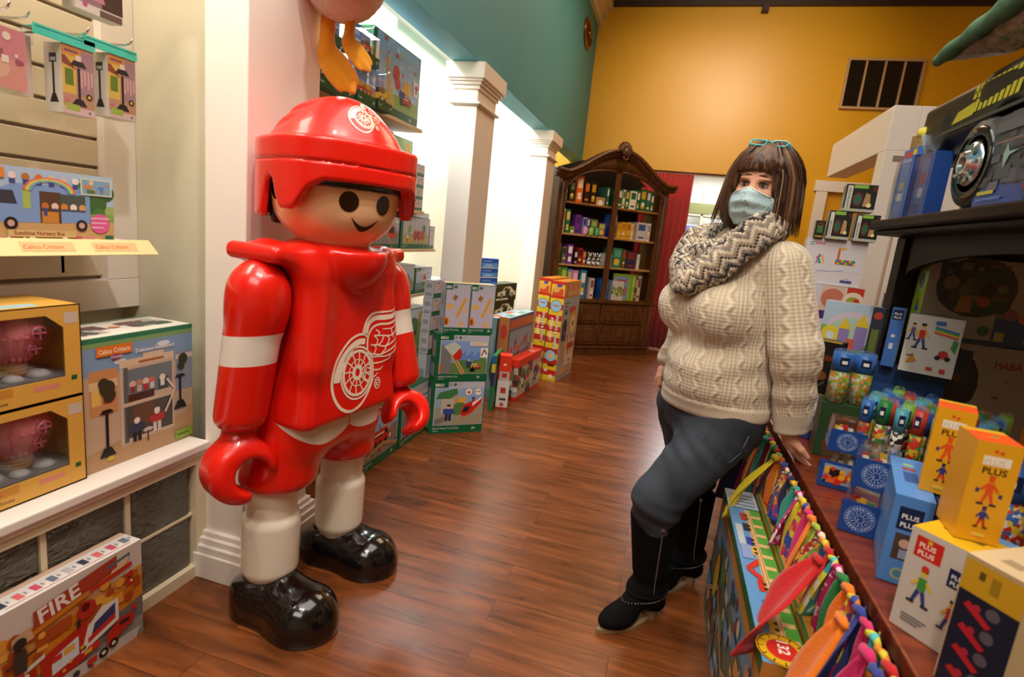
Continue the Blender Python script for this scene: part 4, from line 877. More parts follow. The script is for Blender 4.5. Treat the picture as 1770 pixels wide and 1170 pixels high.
for i in range(2):
    o=bx(3.36,3.46,1.475+0.084*i,0.082,'track','Tracks',['lower','upper'][i]+' small track box of the pair hanging beside the four stacked ones',X=-1.735,name='track_box',logo=False,band=0.25)
    o.location=(-1.56,3.47,1.475+0.084*i) if False else o.location
bx(3.10,3.50,1.698,0.215,'caterpillar','My First Railway','bright green box with a smiling caterpillar train',X=-1.74,logo=False,band=0.10)
bx(2.74,3.30,1.962,0.40,'tower','Crane & Mountain Set','largest train box, blue sky picture on the top shelf',logo=False,band=0.13)
def veh(q,x,c,c2,z=0.055,s=1.0):
    W=mat('toy_wheel','#1a1614',0.4)
    q.box((x,0.012,z),(x+0.07*s,0.045,z+0.022*s),ink(c)); q.box((x+0.012*s,0.015,z+0.02*s),(x+0.045*s,0.042,z+0.045*s),ink(c2)); q.box((x+0.05*s,0.015,z+0.02*s),(x+0.066*s,0.042,z+0.032*s),ink(c))
    for a in (0.014,0.054):
        for y in (0.010,0.047): q.cyl((x+a*s,y-0.004,z),(x+a*s,y+0.004,z),0.013*s,W,10); q.cyl((x+a*s,y-0.005,z),(x+a*s,y-0.004,z),0.006*s,ink('#c9b9a0'),8)
def tpack(y,z,w,h,vs,label,X=-1.53,teal=False):
    e=empty('train_blister_pack',(X,y,z),math.radians(90),label,'toy pack','train packs hanging in the alcove')
    q=MB(); q.box((0,0,0),(w,0.06,0.045),ink('#0f4a30')); q.box((0,0.055,0.045),(w,0.06,h),ink('#4a6fc0')); f=Face(q,(0,0,0),(1,0,0),(0,0,1),w,0.045); f.t('Train',0.06,0.4,0.014,'#b8c8b8',maxw=0.3); f.t('3+',0.84,0.35,0.018,'#dfe6df',maxw=0.12)
    f=Face(q,(0,0.055,0.045),(1,0,0),(0,0,1),w,h-0.045); f.r(0,0.45,1,1,'#6f93d8'); f.r(0,0.40,1,0.46,'#e8ecf4'); f.r(0.05,0.6,0.4,0.8,'#b9cdf0'); q.build('backing_card',e)
    q=MB(); 
    for a in vs: veh(q,*a)
    q.build('toy_train',e)
    q=MB(); q.box((0.003,0.001,0.046),(w-0.003,0.002,h*0.8),CLR); q.box((0.003,0.001,h*0.8-0.001),(w-0.003,0.055,h*0.8),CLR); q.build('blister',e)
    q=MB(); q.tube([(w/2,0.50,h-0.012),(w/2,0.03,h-0.014),(w/2,-0.01,h-0.01),(w/2,-0.015,h)],0.003,CHR,6); q.box((w/2-0.012,0.492,h-0.03),(w/2+0.012,0.5,h+0.01),CHR); q.build('peg_hook',e)
tpack(2.16,1.925,0.285,0.19,[(0.02,'#c8281f','#8a1a14'),(0.11,'#c8281f','#c8281f'),(0.20,'#4f9a3a','#2a2a2a')],'red wagons and green tractor train pack, nearest of the hanging packs')
tpack(2.47,1.935,0.17,0.19,[(0.02,'#c8281f','#e0a82c'),(0.09,'#c8281f','#e0b83c')],'red and yellow wagon train pack, middle of the low hanging packs')
tpack(2.66,1.945,0.15,0.19,[(0.03,'#e0b020','#2a2a30',0.055,1.25)],'yellow digger train pack, farthest of the low hanging packs')
tpack(2.50,2.13,0.17,0.17,[(0.05,'#b8241c','#1a1614')],'red ladybird train pack hanging above the digger pack',X=-1.54)
tpack(2.15,2.12,0.25,0.18,[(0.04,'#2f6fc0','#2a2a2a')],'blue engine train pack hanging above the nearest pack',X=-1.54)
# boxes on the floor behind the figure
carton('train_set_box','green train box on the floor close behind the figure\'s far leg','toy box',G,(-1.455,2.56,0),90,0.42,0.13,0.36,GRN,front=brio('Freight Set','city'),left=brio_side)
carton('train_set_box','green train box on the floor between the far leg and the tall stack','toy box',G,(-1.45,2.99,0),90,0.40,0.13,0.37,GRN,front=brio('Cargo Railway Set','starter'),left=brio_side)
# stack at the column
A=39; O=Vector((-1.401,3.333,0)); du=Vector((math.cos(math.radians(A)),math.sin(math.radians(A)),0))
carton('train_set_box','green train box with station and red train, bottom of the stack by the column','toy box',G,O,A,0.385,0.115,0.372,GRN,front=brio('Rail & Road Travel Set','transit'),left=brio_side,top=plain_side(GRN))
carton('train_set_box','green railway starter box lettered A, middle of the stack by the column','toy box',G,O+du*0.012+Vector((0,0,0.374)),A,0.375,0.115,0.322,GRN,front=brio('Railway Starter Set','starter',letter='A'),left=brio_side,top=plain_side(GRN))
for i,(s,lab) in enumerate(((0.045,'left'),(0.222,'right'))): carton('track_box','lilac wooden track box lettered B, %s one on top of the stack'%lab,'toy box',G,O+du*s+Vector((0,0,0.698)),A,0.172,0.105,0.338,'#b9b5c6',front=brio('Starter Track Pack','track',letter='B',band=0.13),left=plain_side('#c2bfd0','#98a6b4'),top=plain_side('#c9b48c','#a89468'))
# small stacked boxes seen between shelf and stack
for i,(y,h0,h1,lab) in enumerate([(3.44,0.0,0.52,'lowest'),(3.445,0.522,0.13,'second'),(3.45,0.654,0.13,'third'),(3.46,0.786,0.12,'fourth'),(3.47,0.908,0.12,'topmost')]):
    carton('track_box','pale track box in the narrow pile beside the shelf end, %s from the floor'%lab if i<4 else 'pale track box topmost of the narrow pile beside the shelf end','toy box',G,(-1.50,y,h0),84,0.15,0.07,h1,'#a9b2b0' if i else GRN,front=brio('Tracks','track' if i else 'city',logo=False,band=0.25),left=plain_side('#b9bcc4'))
# ================= second alcove =================
carton('puzzle_box','thin green and purple box standing behind the train stack','toy box','boxes by the second column',(-1.205,4.03,0),8,0.03,0.30,0.45,'#1f7a44',front=lambda f:(f.r(0,0.45,1,0.7,'#3a2f6a'),f.r(0,0.7,1,0.85,'#d8c84a'),f.r(0,0.85,1,1,'#2f6fb0')),right=plain_side('#2f7a4a'))
def small_white(f): f.r(0,0,1,1,'#d8d0c8'); f.r(0.3,0.55,0.75,0.75,'#b8342c'); f.r(0.25,0.3,0.8,0.38,'#3a3a3a'); f.r(0.0,0.0,1,0.06,'#c8281f'); f.d(0.5,0.15,f.h*0.07,'#c8453a')
carton('toy_box','small white box with a red base on the floor beside the green box','toy box','boxes by the second column',(-1.175,4.13,0),15,0.095,0.12,0.235,'#d8d0c8',front=small_white,right=small_white)
def red_side(f):
    f.r(0,0,1,1,'#b9b0a8'); f.r(0,0.8,1,1,'#e23a20'); f.r(0,0,1,0.1,'#c82a1c'); busy(f,['#3a4a6a','#6a8a4a','#d8d4cc','#4a3a34','#a83a34','#8a9ab0'],60,13,0.16,0.02,0.12,1,0.78); f.t('Melissa & Doug',0.1,0.85,0.02,'#f0e0d8',maxw=0.0001) if False else None
def red_front(f): f.r(0,0,1,1,'#e8391f'); f.r(0.1,0.0,0.9,0.35,'#b8b4b8'); f.r(0.35,0.6,0.6,0.68,'#f0dcd4'); f.r(0.3,0.1,0.7,0.28,'#b8342c')
carton('toy_box','red topped box standing on the small white box','toy box','boxes by the second column',(-1.175,4.135,0.237),15,0.095,0.11,0.20,'#e8391f',front=red_front,right=red_side)
carton('toy_box','long red and grey playset box on the floor in front of the big puzzle boxes','toy box','boxes by the second column',(-1.175,4.40,0.0),-5,0.095,0.62,0.36,'#e23a20',front=red_side,right=red_side,top=lambda f:(f.r(0,0,1,1,'#e8391f'),f.d(0.5,0.75,0.03,'#f0d0c8')))
def pz(c,seed):
    def fn(f): f.r(0,0,1,1,c); f.r(0.02,0.85,1,0.96,'#c8633a'); f.r(0.0,0.0,0.03,1,'#2a2f6a'); hills(sub(f,0.05,0.1,0.97,0.82),'#8aa0b8','#6a7f4a',0.5,seed); busy(f,['#c8453a','#8a6a4a','#b8c0b0','#4a5a3a','#8a8fb0'],50,seed,0.09,0.08,0.12,0.95,0.7)
    return fn
def melspine(f): f.r(0,0,1,1,'#b0703a'); f.d(0.5,0.82,f.w*0.3,'#b8342c',ry=f.h*0.09); f.r(0.3,0.1,0.7,0.6,'#8a5028')
carton('puzzle_box','big wooden railway box with a tan spine on the floor behind the red box','toy box','boxes by the second column',(-1.295,4.42,0),-5,0.095,0.62,0.70,'#2a6a44',front=melspine,right=pz('#4a6a8a',21),top=plain_side('#9ab4c4','#3f8a5a'))
carton('puzzle_box','second big playset box against the alcove opening, green edged top','toy box','boxes by the second column',(-1.41,4.40,0),-5,0.105,0.64,0.685,'#2f7a5a',front=plain_side('#6a8a9a'),right=pz('#4a6a8a',22),top=plain_side('#8fb0c0','#c86a3a'))
su2=empty('display_shelf_unit',(-1.9,5.0,0),0,'low white shelf in the second alcove under the police car boxes','shelf unit')
q=MB(); q.box((-0.5,-0.7,0.53),(0.30,0.8,0.555),WHITE); q.build('shelf_board',su2)
for y in (-0.70,0.78): q=MB(); q.box((-0.48,y,0),(0.28,y+0.02,0.53),WHITE); q.build('side_panel',su2)
def police(f):
    f.r(0,0,1,1,'#15171c'); f.r(0.02,0.06,0.6,0.16,'#e8e6e2'); f.p([(0.08,0.3),(0.08,0.5),(0.3,0.58),(0.42,0.82),(0.68,0.82),(0.85,0.58),(0.95,0.5),(0.95,0.3)],'#e4e4e6'); f.p([(0.45,0.3),(0.45,0.55),(0.68,0.75),(0.66,0.3)],'#22252c'); f.p([(0.34,0.6),(0.45,0.78),(0.56,0.78),(0.56,0.6)],'#2a3444')
    for x in (0.27,0.78): f.d(x,0.3,f.h*0.17,'#101010'); f.d(x,0.3,f.h*0.09,'#b8bcc2')
for i in range(2): carton('toy_car_box','black police car box, %s of the pair in the second alcove'%('lower','upper')[i],'toy box','police car boxes',(-1.56+0.01*i,5.08,0.556+0.172*i),78,0.42,0.14,0.17,'#15171c',front=police,left=plain_side('#1a1c22','#9a9aa0'))
def bluecard(f): f.r(0,0,1,1,'#2b55b0'); f.r(0.05,0.1,0.95,0.55,'#5a9ad8'); f.r(0.2,0.2,0.7,0.26,'#dfe9f4'); f.r(0.25,0.34,0.6,0.38,'#dfe9f4'); f.r(0,0.0,1,0.08,'#e8e8ea'); f.r(0.1,0.7,0.6,0.8,'#8ab0e0')
ps=empty('corner_shelf',(-2.0,4.6,0.88),0,'small white shelf holding the blue boxes in the second alcove','shelf')
q=MB(); q.box((-0.42,-0.1,0),(0.47,0.42,0.02),WHITE); q.build('shelf_board',ps); q=MB(); q.box((-0.40,-0.08,-0.33),(-0.37,0.40,0),WHITE); q.box((-0.40,-0.08,-0.02),(0.2,-0.05,0),WHITE); q.build('bracket',ps)
for i in range(3): carton('game_box','blue card box %s of the three stacked behind the column'%('lowest','in the middle','on top')[i],'toy box','blue boxes in the second alcove',(-1.55,4.58-0.005*i,0.901+0.085*i),60,0.2,0.1,0.084,'#2248a0',front=bluecard,left=plain_side('#2248a0','#5a86c8'))
# food cart boxes
def cart_spine(f):
    n=9; 
    for i in range(n): f.r(0,i/n,1,(i+0.5)/n,'#e8c22a'); f.r(0,(i+0.5)/n,1,(i+1)/n,'#c8281c')
    f.r(0,0.86,1,0.97,'#e9b22a'); f.p([(0.1,0.86),(0.9,0.86),(0.9,0.93),(0.1,0.93)],'#cf4a24'); f.d(0.35,0.92,f.w*0.28,'#dfa04a',ry=f.h*0.03); f.r(0.4,0.945,0.75,0.97,'#3a4a9a'); f.d(0.6,0.985,f.w*0.3,'#c8281c',ry=f.h*0.012)
    for y in (0.755,0.255): f.d(0.48,y,f.w*0.43,'#22303c',ry=f.w*0.43); f.d(0.48,y,f.w*0.40,'#9ac3d6',ry=f.w*0.40); f.r(0.25,y,0.7,y+0.012,'#c85a50') if y>0.5 else f.d(0.48,y,f.w*0.22,'#dcb98a',ry=f.w*0.2)
    f.t('SNACKS & SWEETS',0.56,0.665,f.w*0.30,'#2a140c',rot=-PI/2,maxw=10); f.t('SNACKS & SWEETS',0.58,0.668,f.w*0.29,'#f6efe0',rot=-PI/2); f.t('FOOD CART',0.18,0.635,f.w*0.29,'#f6efe0',rot=-PI/2)
    f.r(0.35,0.15,0.85,0.175,'#4a2818'); f.t('M',0.1,0.09,f.w*0.2,'#f0e4d4') if False else f.r(0.12,0.09,0.35,0.12,'#f0e0d8'); f.d(0.65,0.045,f.w*0.16,'#efe6d0')
def cart_face(f):
    f.r(0,0,1,1,'#a9b2ba')
    for i in range(8): f.r(0.02+i*0.122,0.84,0.02+(i+0.5)*0.122,1,'#c8281c'); f.r(0.02+(i+0.5)*0.122,0.84,0.02+(i+1)*0.122,1,'#e0b83a')
    for i in range(4): f.r(0.2+0.2*i,0.86,0.33+0.2*i,0.91,'#d9b878'); f.r(0.2+0.2*i,0.92,0.33+0.2*i,0.96,'#d98a5a')
    lines(f,0.1,0.78,0.25,3,'#5a5a60',0.035,0.012); f.r(0.42,0.68,0.8,0.74,'#c84a40'); f.d(0.72,0.56,f.w*0.24,'#d8a83a',ry=f.h*0.13); f.d(0.72,0.56,f.w*0.15,'#ead8a8',ry=f.h*0.09); f.d(0.72,0.56,f.w*0.05,'#3a2a1c',ry=f.h*0.03)
    f.p([(0.1,0.40),(0.34,0.40),(0.36,0.56),(0.3,0.62),(0.16,0.62),(0.08,0.56)],'#2a2a34'); f.d(0.22,0.66,f.w*0.08,'#d8a888',ry=f.h*0.035); f.d(0.22,0.685,f.w*0.08,'#2a1c14',ry=f.h*0.02); f.r(0.14,0.16,0.34,0.4,'#b9986c'); f.d(0.24,0.48,f.w*0.05,'#b83a30')
    f.r(0.4,0.12,0.95,0.4,'#d8c8b0'); busy(f,['#c84a40','#e0c070','#f0e4d0','#8a5a3c'],30,31,0.05,0.42,0.14,0.93,0.42); f.r(0.5,0.3,0.9,0.36,'#b8322a'); f.r(0.05,0.04,0.95,0.1,'#c9a07a'); f.d(0.4,0.08,f.w*0.08,'#e0a83a')
ctop=lambda f:(f.r(0,0,1,1,'#e0b83a'),[f.r(0,i/8,1,(i+0.5)/8,'#c8281c') for i in range(8)])
carton('food_cart_box','tall red and yellow striped food cart box, left of the pair','toy box','food cart boxes',(-1.185,5.30,0),-8,0.118,0.50,1.0,'#e0b83a',front=cart_spine,right=cart_face,top=ctop)
carton('food_cart_box','striped food cart box, right of the pair with its grey side showing','toy box','food cart boxes',(-1.055,5.275,0),-8,0.138,0.52,0.985,'#e0b83a',front=cart_spine,right=cart_face,top=ctop)
# ================= oval vent, wall window, goose =================
v=empty('wall_vent',(-1.372,7.26,3.86),0,'oval brass grille with a dark centre high on the teal wall','vent')
BR=mat('aged_brass','#8a6230',0.3,metal=0.8)
q=MB(); q.tube([(0.0,0.24*math.cos(2*PI*k/32),0.145*math.sin(2*PI*k/32)) for k in range(33)],0.022,BR,8); q.build('vent_rim',v)
q=MB(); q.rings([[(0.004,0.235*math.cos(2*PI*k/32),0.14*math.sin(2*PI*k/32)) for k in range(32)],[(-0.004,0.235*math.cos(2*PI*k/32),0.14*math.sin(2*PI*k/32)) for k in range(32)]],mat('vent_dark','#2a1c10',0.4)); q.lathe([(0.05,0.0),(0.045,0.03),(0.01,0.04),(0.001,0.04)],BR,(0.004,0,0),12,'x')
for k in range(7): q.box((0.004,-0.2+0.06*k,-0.1),(0.012,-0.19+0.06*k,0.1),BR)
q.build('vent_grille',v)
wn=empty('window_2',(2.105,7.985,3.575),0,'',''); del wn['label']; del wn['category']; wn['kind']='structure'
WF=mat('window_bronze','#c09a6c',0.35); DG=mat('dark_glass','#17130f',0.08,coat=0.5)
q=MB(); q.box((-0.40,0,-0.27),(0.40,0.012,0.27),DG); q.build('window_pane',wn)
q=MB()
for a,b_ in [((-0.41,-0.03,-0.29),(0.41,0.01,-0.262)),((-0.41,-0.03,0.262),(0.41,0.01,0.29)),((-0.41,-0.03,-0.262),(-0.385,0.01,0.262)),((0.385,-0.03,-0.262),(0.41,0.01,0.262))]: q.box(a,b_,WF)
for i in range(1,4): q.box((-0.405+0.2025*i-0.01,-0.02,-0.262),(-0.405+0.2025*i+0.01,0.01,0.262),WF)
q.build('window_frame',wn)
def goose():
    fur=mat('cream_plush','#efe0ca',0.95,bump=(220,1.0),sheen=0.5); org=mat('orange_plush','#e3970e',0.9,bump=(160,0.5),sheen=0.4)
    G_=empty('plush_goose',(-1.255,1.9,2.10),math.radians(-60),'cream plush goose with dangling orange feet hanging over the red figure','soft toy')
    def body(P):
        f=s_ell(P,(0,0,0.13),(0.20,0.15,0.15)); f=smin(f,s_ell(P,(0.19,0,0.06),(0.08,0.08,0.08)),0.03); f=smin(f,s_cone(P,(-0.1,0,0.22),(-0.16,0,0.42),0.07,0.05),0.05); f=smin(f,s_ell(P,(-0.19,0,0.47),(0.09,0.065,0.065)),0.03)
        return f+0.004*np.sin(P[:,0]*90)*np.sin(P[:,1]*80)*np.sin(P[:,2]*85)
    blob('body',body,(-0.32,-0.2,-0.06),(0.31,0.2,0.58),0.011,fur,G_)
    def leg(P):
        f=s_cone(P,(0,0,0.10),(-0.005,0,-0.10),0.026,0.028)
        R_=rotm('Y',48)@rotm('X',62)
        g=s_ell((P-V3(0.045,0,-0.155))@R_,(0,0,0),(0.115,0.055,0.018))
        f=smin(f,g,0.02)
        q=(P-V3(0.045,0,-0.155))@R_
        toe=0.006*np.cos(q[:,1]*140)*np.clip(q[:,0]*12,0,1)
        return f-toe*0.8
    for i,(x,y,sx) in enumerate(((-0.07,-0.05,0.98),(-0.01,0.03,0.66))):
        l_=blob('foot',leg,(-0.08,-0.09,-0.29),(0.19,0.09,0.14),0.006,org,G_); l_.location=(x,y,-0.02); l_.scale=(sx,sx,sx); l_.rotation_euler=(0,0,math.radians(60 if i==0 else 70))
    q=MB(); q.cyl((0,0,0.27),(0,0,2.35),0.002,mat('clear_cord','#cccccc',0.3),6); q.build('cord',G_)
goose()
# ================= carved bookcase at an angle =================
def wood(name,c1,c2,scale=6,rough=0.35,stretch=(1,1,8),coat=0.2):
    m=bpy.data.materials.new(name); n,l=nodes(m); b=n['Principled BSDF']; b.inputs['Roughness'].default_value=rough; b.inputs['Coat Weight'].default_value=coat; b.inputs['Specular IOR Level'].default_value=0.5 if coat else 0.15
    c=n.new('ShaderNodeTexCoord'); mp=n.new('ShaderNodeMapping'); mp.inputs['Scale'].default_value=stretch; l.new(c.outputs['Object'],mp.inputs[0])
    t=n.new('ShaderNodeTexNoise'); t.inputs['Scale'].default_value=scale; t.inputs['Detail'].default_value=6; t.inputs['Distortion'].default_value=0.6; l.new(mp.outputs[0],t.inputs['Vector'])
    r=n.new('ShaderNodeValToRGB'); r.color_ramp.elements[0].position=0.3; r.color_ramp.elements[1].position=0.7; r.color_ramp.elements[0].color=lin(c1); r.color_ramp.elements[1].color=lin(c2); l.new(t.outputs['Fac'],r.inputs[0]); l.new(r.outputs[0],b.inputs['Base Color'])
    bp=n.new('ShaderNodeBump'); bp.inputs['Strength'].default_value=0.15; bp.inputs['Distance'].default_value=0.004; l.new(t.outputs['Fac'],bp.inputs['Height']); l.new(bp.outputs['Normal'],b.inputs['Normal'])
    MATS[name]=m; return m
WAL=wood('walnut_carved','#3a1f0e','#6b4022',5,0.38,(6,6,1)); WALH=wood('walnut_shelf','#7a4a26','#a8703c',5,0.4,(1,6,6)); LSH=wood('pale_shelf_edge','#a87a48','#c79a62',5,0.4,(1,6,6))
BC=empty('carved_bookcase',(-1.319,6.329,0),math.radians(40),'dark carved wooden bookcase with an arched top and drawers, angled across the corner','bookcase')
BW_,BD=1.60,0.42
q=MB(); q.box((0,0.03,0),(BW_,BD,0.09),WAL); q.box((0.02,0.045,0.09),(BW_-0.02,BD,0.66),WAL); q.box((-0.02,0.01,0.66),(BW_+0.02,BD+0.01,0.685),WAL); q.box((0,0.02,0.685),(BW_,BD,0.70),WAL); q.box((-0.01,0.015,0.09),(BW_+0.01,BD,0.115),WAL)
for x in (0.02,0.10,BW_-0.14,BW_-0.06): q.tube([(x+0.02,0.045,0.12),(x+0.02,0.045,0.65)],0.02,WAL,8)
q.build('base_cabinet',BC,bevel=0.006)
KN=mat('drawer_brass','#7a5a30',0.35,metal=0.8)
for i in range(2):
    for j in range(2):
        q=MB(); x0=0.15+0.66*i; z0=0.14+0.265*j; q.box((x0,0.022,z0),(x0+0.63,0.05,z0+0.235),WAL); q.box((x0+0.035,0.012,z0+0.035),(x0+0.595,0.03,z0+0.20),WAL)
        dr=q.build('drawer',BC,bevel=0.008)
        q=MB(); q.tube([(x0+0.28,0.012,z0+0.13),(x0+0.285,-0.01,z0+0.115),(x0+0.315,-0.016,z0+0.105),(x0+0.345,-0.01,z0+0.115),(x0+0.35,0.012,z0+0.13)],0.005,KN,6); q.build('handle',dr)
q=MB(); q.box((0.02,0.05,0.70),(0.06,BD,2.10),WAL); q.box((BW_-0.06,0.05,0.70),(BW_-0.02,BD,2.10),WAL); q.box((0.02,0.035,0.70),(0.13,0.06,2.12),WAL); q.box((BW_-0.13,0.035,0.70),(BW_-0.02,0.06,2.12),WAL); q.box((0.02,BD-0.02,0.70),(1.42,BD,2.15),mat('bookcase_back','#150b06',0.6)); q.prism([(0.04,2.14),(1.5,2.14),(1.35,2.24),(1.1,2.34),(0.8,2.40),(0.5,2.34),(0.22,2.24)],(0,0.02,0),mat('bookcase_back'),o=(0,BD-0.02,0)); q.box((0.775,0.03,0.70),(0.845,0.06,2.28),WAL)
q.tube([(0.075,0.032,0.74),(0.075,0.032,2.02)],0.018,WAL,8); q.tube([(BW_-0.075,0.032,0.74),(BW_-0.075,0.032,2.02)],0.018,WAL,8)
q.build('upper_case',BC,bevel=0.004)
for z_,m in ((1.10,LSH),(1.46,LSH),(1.82,WALH)):
    q=MB(); q.box((0.06,0.07,z_-0.022),(BW_-0.06,BD-0.02,z_),m); q.build('shelf_board',BC,bevel=0.003)
# arched pediment: outer S curve and inner arch
def outz(x):
    t=abs(x-0.8)/0.84; return 2.12+0.34*(0.5+0.5*math.cos(PI*min(1,t*1.08)))**0.85+ (0.03*math.cos((t-1)*9) if t>0.8 else 0)
def inz(x):
    t=abs(x-0.8)/0.67; return 1.93+0.28*math.sqrt(max(0,1-min(1,t)**2.2)) if t<1 else 1.93
N=48; V=[];F=[]
xs=[-0.04+1.68*i/N for i in range(N+1)]
q=MB()
def profile(y0,y1,fo,fi,m,xa=0,xb=N):
    V=[];F=[]; k=0
    for i in range(xa,xb+1):
        x=xs[i]; V+=[(x,y0,fo(x)),(x,y0,fi(x)),(x,y1,fo(x)),(x,y1,fi(x))]
    for i in range(xb-xa):
        a=4*i;b=a+4; F+=[(a,a+1,b+1,b),(a+2,b+2,b+3,a+3),(a,b,b+2,a+2),(a+1,a+3,b+3,b+1)]
    F+=[(0,2,3,1),(4*(xb-xa),4*(xb-xa)+1,4*(xb-xa)+3,4*(xb-xa)+2)]
    q.add(V,F,m,True)
profile(0.03,0.075,lambda x:outz(x)-0.02,lambda x:inz(x) if 0.12<x<1.48 else 1.90,WAL,2,46)
q.build('arched_frieze',BC)
q=MB(); profile(-0.045,0.10,lambda x:outz(x)+0.02,lambda x:outz(x)-0.02,WAL); profile(-0.02,0.09,lambda x:outz(x)-0.02,lambda x:outz(x)-0.055,WAL); profile(0.0,0.08,lambda x:outz(x)-0.055,lambda x:outz(x)-0.075,WAL); q.build('cornice_moulding',BC)
q=MB()
q.lathe([(0.002,-0.09),(0.05,-0.085),(0.055,-0.03),(0.02,0.0)],WAL,(0.8,0.0,2.44),12,'y')
for k in range(7):
    a=math.radians(20+23*k); q.tube([(0.8,-0.03,2.42),(0.8+0.06*math.cos(a),-0.05,2.44+0.07*math.sin(a)),(0.8+0.10*math.cos(a),-0.02,2.45+0.105*math.sin(a))],[0.02,0.028,0.016],WAL,8)
q.tube([(0.8,-0.04,2.42),(0.77,-0.06,2.38),(0.80,-0.06,2.34),(0.83,-0.06,2.38),(0.8,-0.04,2.42)],0.015,WAL,8)
q.build('carved_shell',BC)
# inner arch mouldings
q=MB(); 
for s in (0,1):
    P_=[(0.14+0.62*i/12 + (0.70 if s else 0),0.025,0) for i in range(13)]; P_=[(x,y,inz(x)+0.012) for x,y,z in P_]; q.tube(P_,0.014,WAL,6)
q.build('arch_beading',BC)
# things on the shelves : (x0,width,height,depth,colour,accent,kind)
def spine(c,a,n=0):
    def fn(f):
        f.r(0,0,1,1,c); f.r(0.15,0.55,0.85,0.9,a); f.r(0.2,0.12,0.8,0.22,a)
        if n: f.d(0.5,0.3,f.w*0.3,['#d0402a','#e8c040','#e8e4dc'][n%3])
    return fn
CN={'#c8581f':'orange','#e06a20':'orange','#2a2018':'black','#1f6a3a':'green','#6a2f86':'purple','#4a3f8a':'violet','#d9a82c':'yellow','#2f5fa8':'blue','#d98ab0':'pink','#7ab0d8':'sky blue','#b8b03a':'lime','#8aa83a':'lime','#c8c0b0':'cream','#8a1f2a':'crimson','#3a6a5a':'teal','#e8e2d8':'white','#5a4030':'brown','#7f8fc0':'periwinkle','#96b83a':'bright green','#3f8a6a':'sea green'}
SHELF={'top left':[(0.15,0.03,0.17,'#3a6a5a','#c8c040'),(0.20,0.075,0.24,'#2a2018','#6a8a5a'),(0.295,0.085,0.30,'#e06a20','#f0e0d0'),(0.40,0.075,0.25,'#2a2018','#d0702c'),(0.49,0.075,0.25,'#2a2018','#c8901f'),(0.575,0.12,0.09,'#c89a5c','#b07a3a'),(0.715,0.035,0.22,'#3a6a5a','#d8d8cc')],
'top right':[(0.87,0.07,0.22,'#1f6a3a','#e8e2d8'),(0.945,0.035,0.22,'#e8e2d8','#1f6a3a'),(0.985,0.06,0.22,'#1f6a3a','#c8a83a'),(1.05,0.10,0.22,'#e8e2d8','#1f6a3a'),(1.155,0.045,0.23,'#1f6a3a','#e8e2d8'),(1.205,0.09,0.26,'#1f6a3a','#d9a82c'),(1.30,0.06,0.25,'#3a6a5a','#e8e2d8'),(1.365,0.05,0.22,'#1f6a3a','#e8e2d8')],
'second left':[(0.14,0.045,0.27,'#c8c0b0','#b04a3a'),(0.195,0.06,0.27,'#1f6a3a','#d8c86a'),(0.27,0.055,0.08,'#8aa83a','#5a7a2c'),(0.33,0.075,0.22,'#6a2f86','#4a2068'),(0.43,0.055,0.20,'#7f8fc0','#3a3060'),(0.49,0.04,0.20,'#4a3f8a','#c8c0d8'),(0.54,0.10,0.19,'#5a6a3a','#8aa85a'),(0.65,0.11,0.16,'#6a2f86','#a8c03a')],
'second right':[(0.865,0.045,0.28,'#2f5fa8','#d9a82c'),(0.925,0.06,0.18,'#e0a82c','#c88a20'),(0.99,0.065,0.20,'#d9a82c','#c07a20'),(1.06,0.07,0.20,'#d9a82c','#b06a18'),(1.135,0.03,0.19,'#e8e2d8','#c8a060'),(1.17,0.02,0.20,'#c89a5c','#a87a3c'),(1.215,0.15,0.22,'#c8c8cc','#3a5a9a'),(1.375,0.05,0.22,'#e8e2d8','#8a9ab8')],
'third left':[(0.14,0.04,0.24,'#1f6a3a','#e06a20'),(0.20,0.06,0.20,'#6a6460','#3a3634'),(0.27,0.075,0.23,'#6a2f86','#e8e2d8'),(0.37,0.045,0.16,'#2a1418','#d8d0d0'),(0.42,0.06,0.20,'#8a1f2a','#5a1018'),(0.485,0.05,0.17,'#8a3a2c','#c8905c')],
'third right':[(0.87,0.03,0.16,'#e8e2d8','#8a9a9a'),(0.91,0.14,0.24,'#3a7a62','#5aa88a'),(1.06,0.05,0.23,'#5a5a2c','#b83a2c'),(1.12,0.15,0.22,'#30304a','#8a2a2c'),(1.29,0.035,0.19,'#e8e2d8','#c8c0b0')],
'bottom left':[(0.14,0.07,0.36,'#b8b03a','#3a7a3a'),(0.22,0.08,0.36,'#5a9a3a','#b8c84a'),(0.31,0.065,0.34,'#7f8fc0','#d8b04a'),(0.38,0.075,0.33,'#d98ab0','#e8b8cc'),(0.49,0.085,0.34,'#2f7a9a','#d8dcd8'),(0.64,0.06,0.25,'#c8b0a8','#7a4a3a')],
'bottom right':[(0.865,0.05,0.25,'#2f6fc0','#5a9ad8'),(1.27,0.04,0.33,'#96b83a','#b8d05a'),(1.315,0.03,0.30,'#5a4030','#c8c0b0'),(1.35,0.05,0.32,'#c8b8a0','#6a4030')]}
ZS={'top':1.82,'second':1.46,'third':1.10,'bottom':0.70}
MBC=Matrix.Translation((-1.319,6.329,0))@Matrix.Rotation(math.radians(40),4,'Z')
ORD=['first','second','third','fourth','fifth','sixth','seventh','eighth']
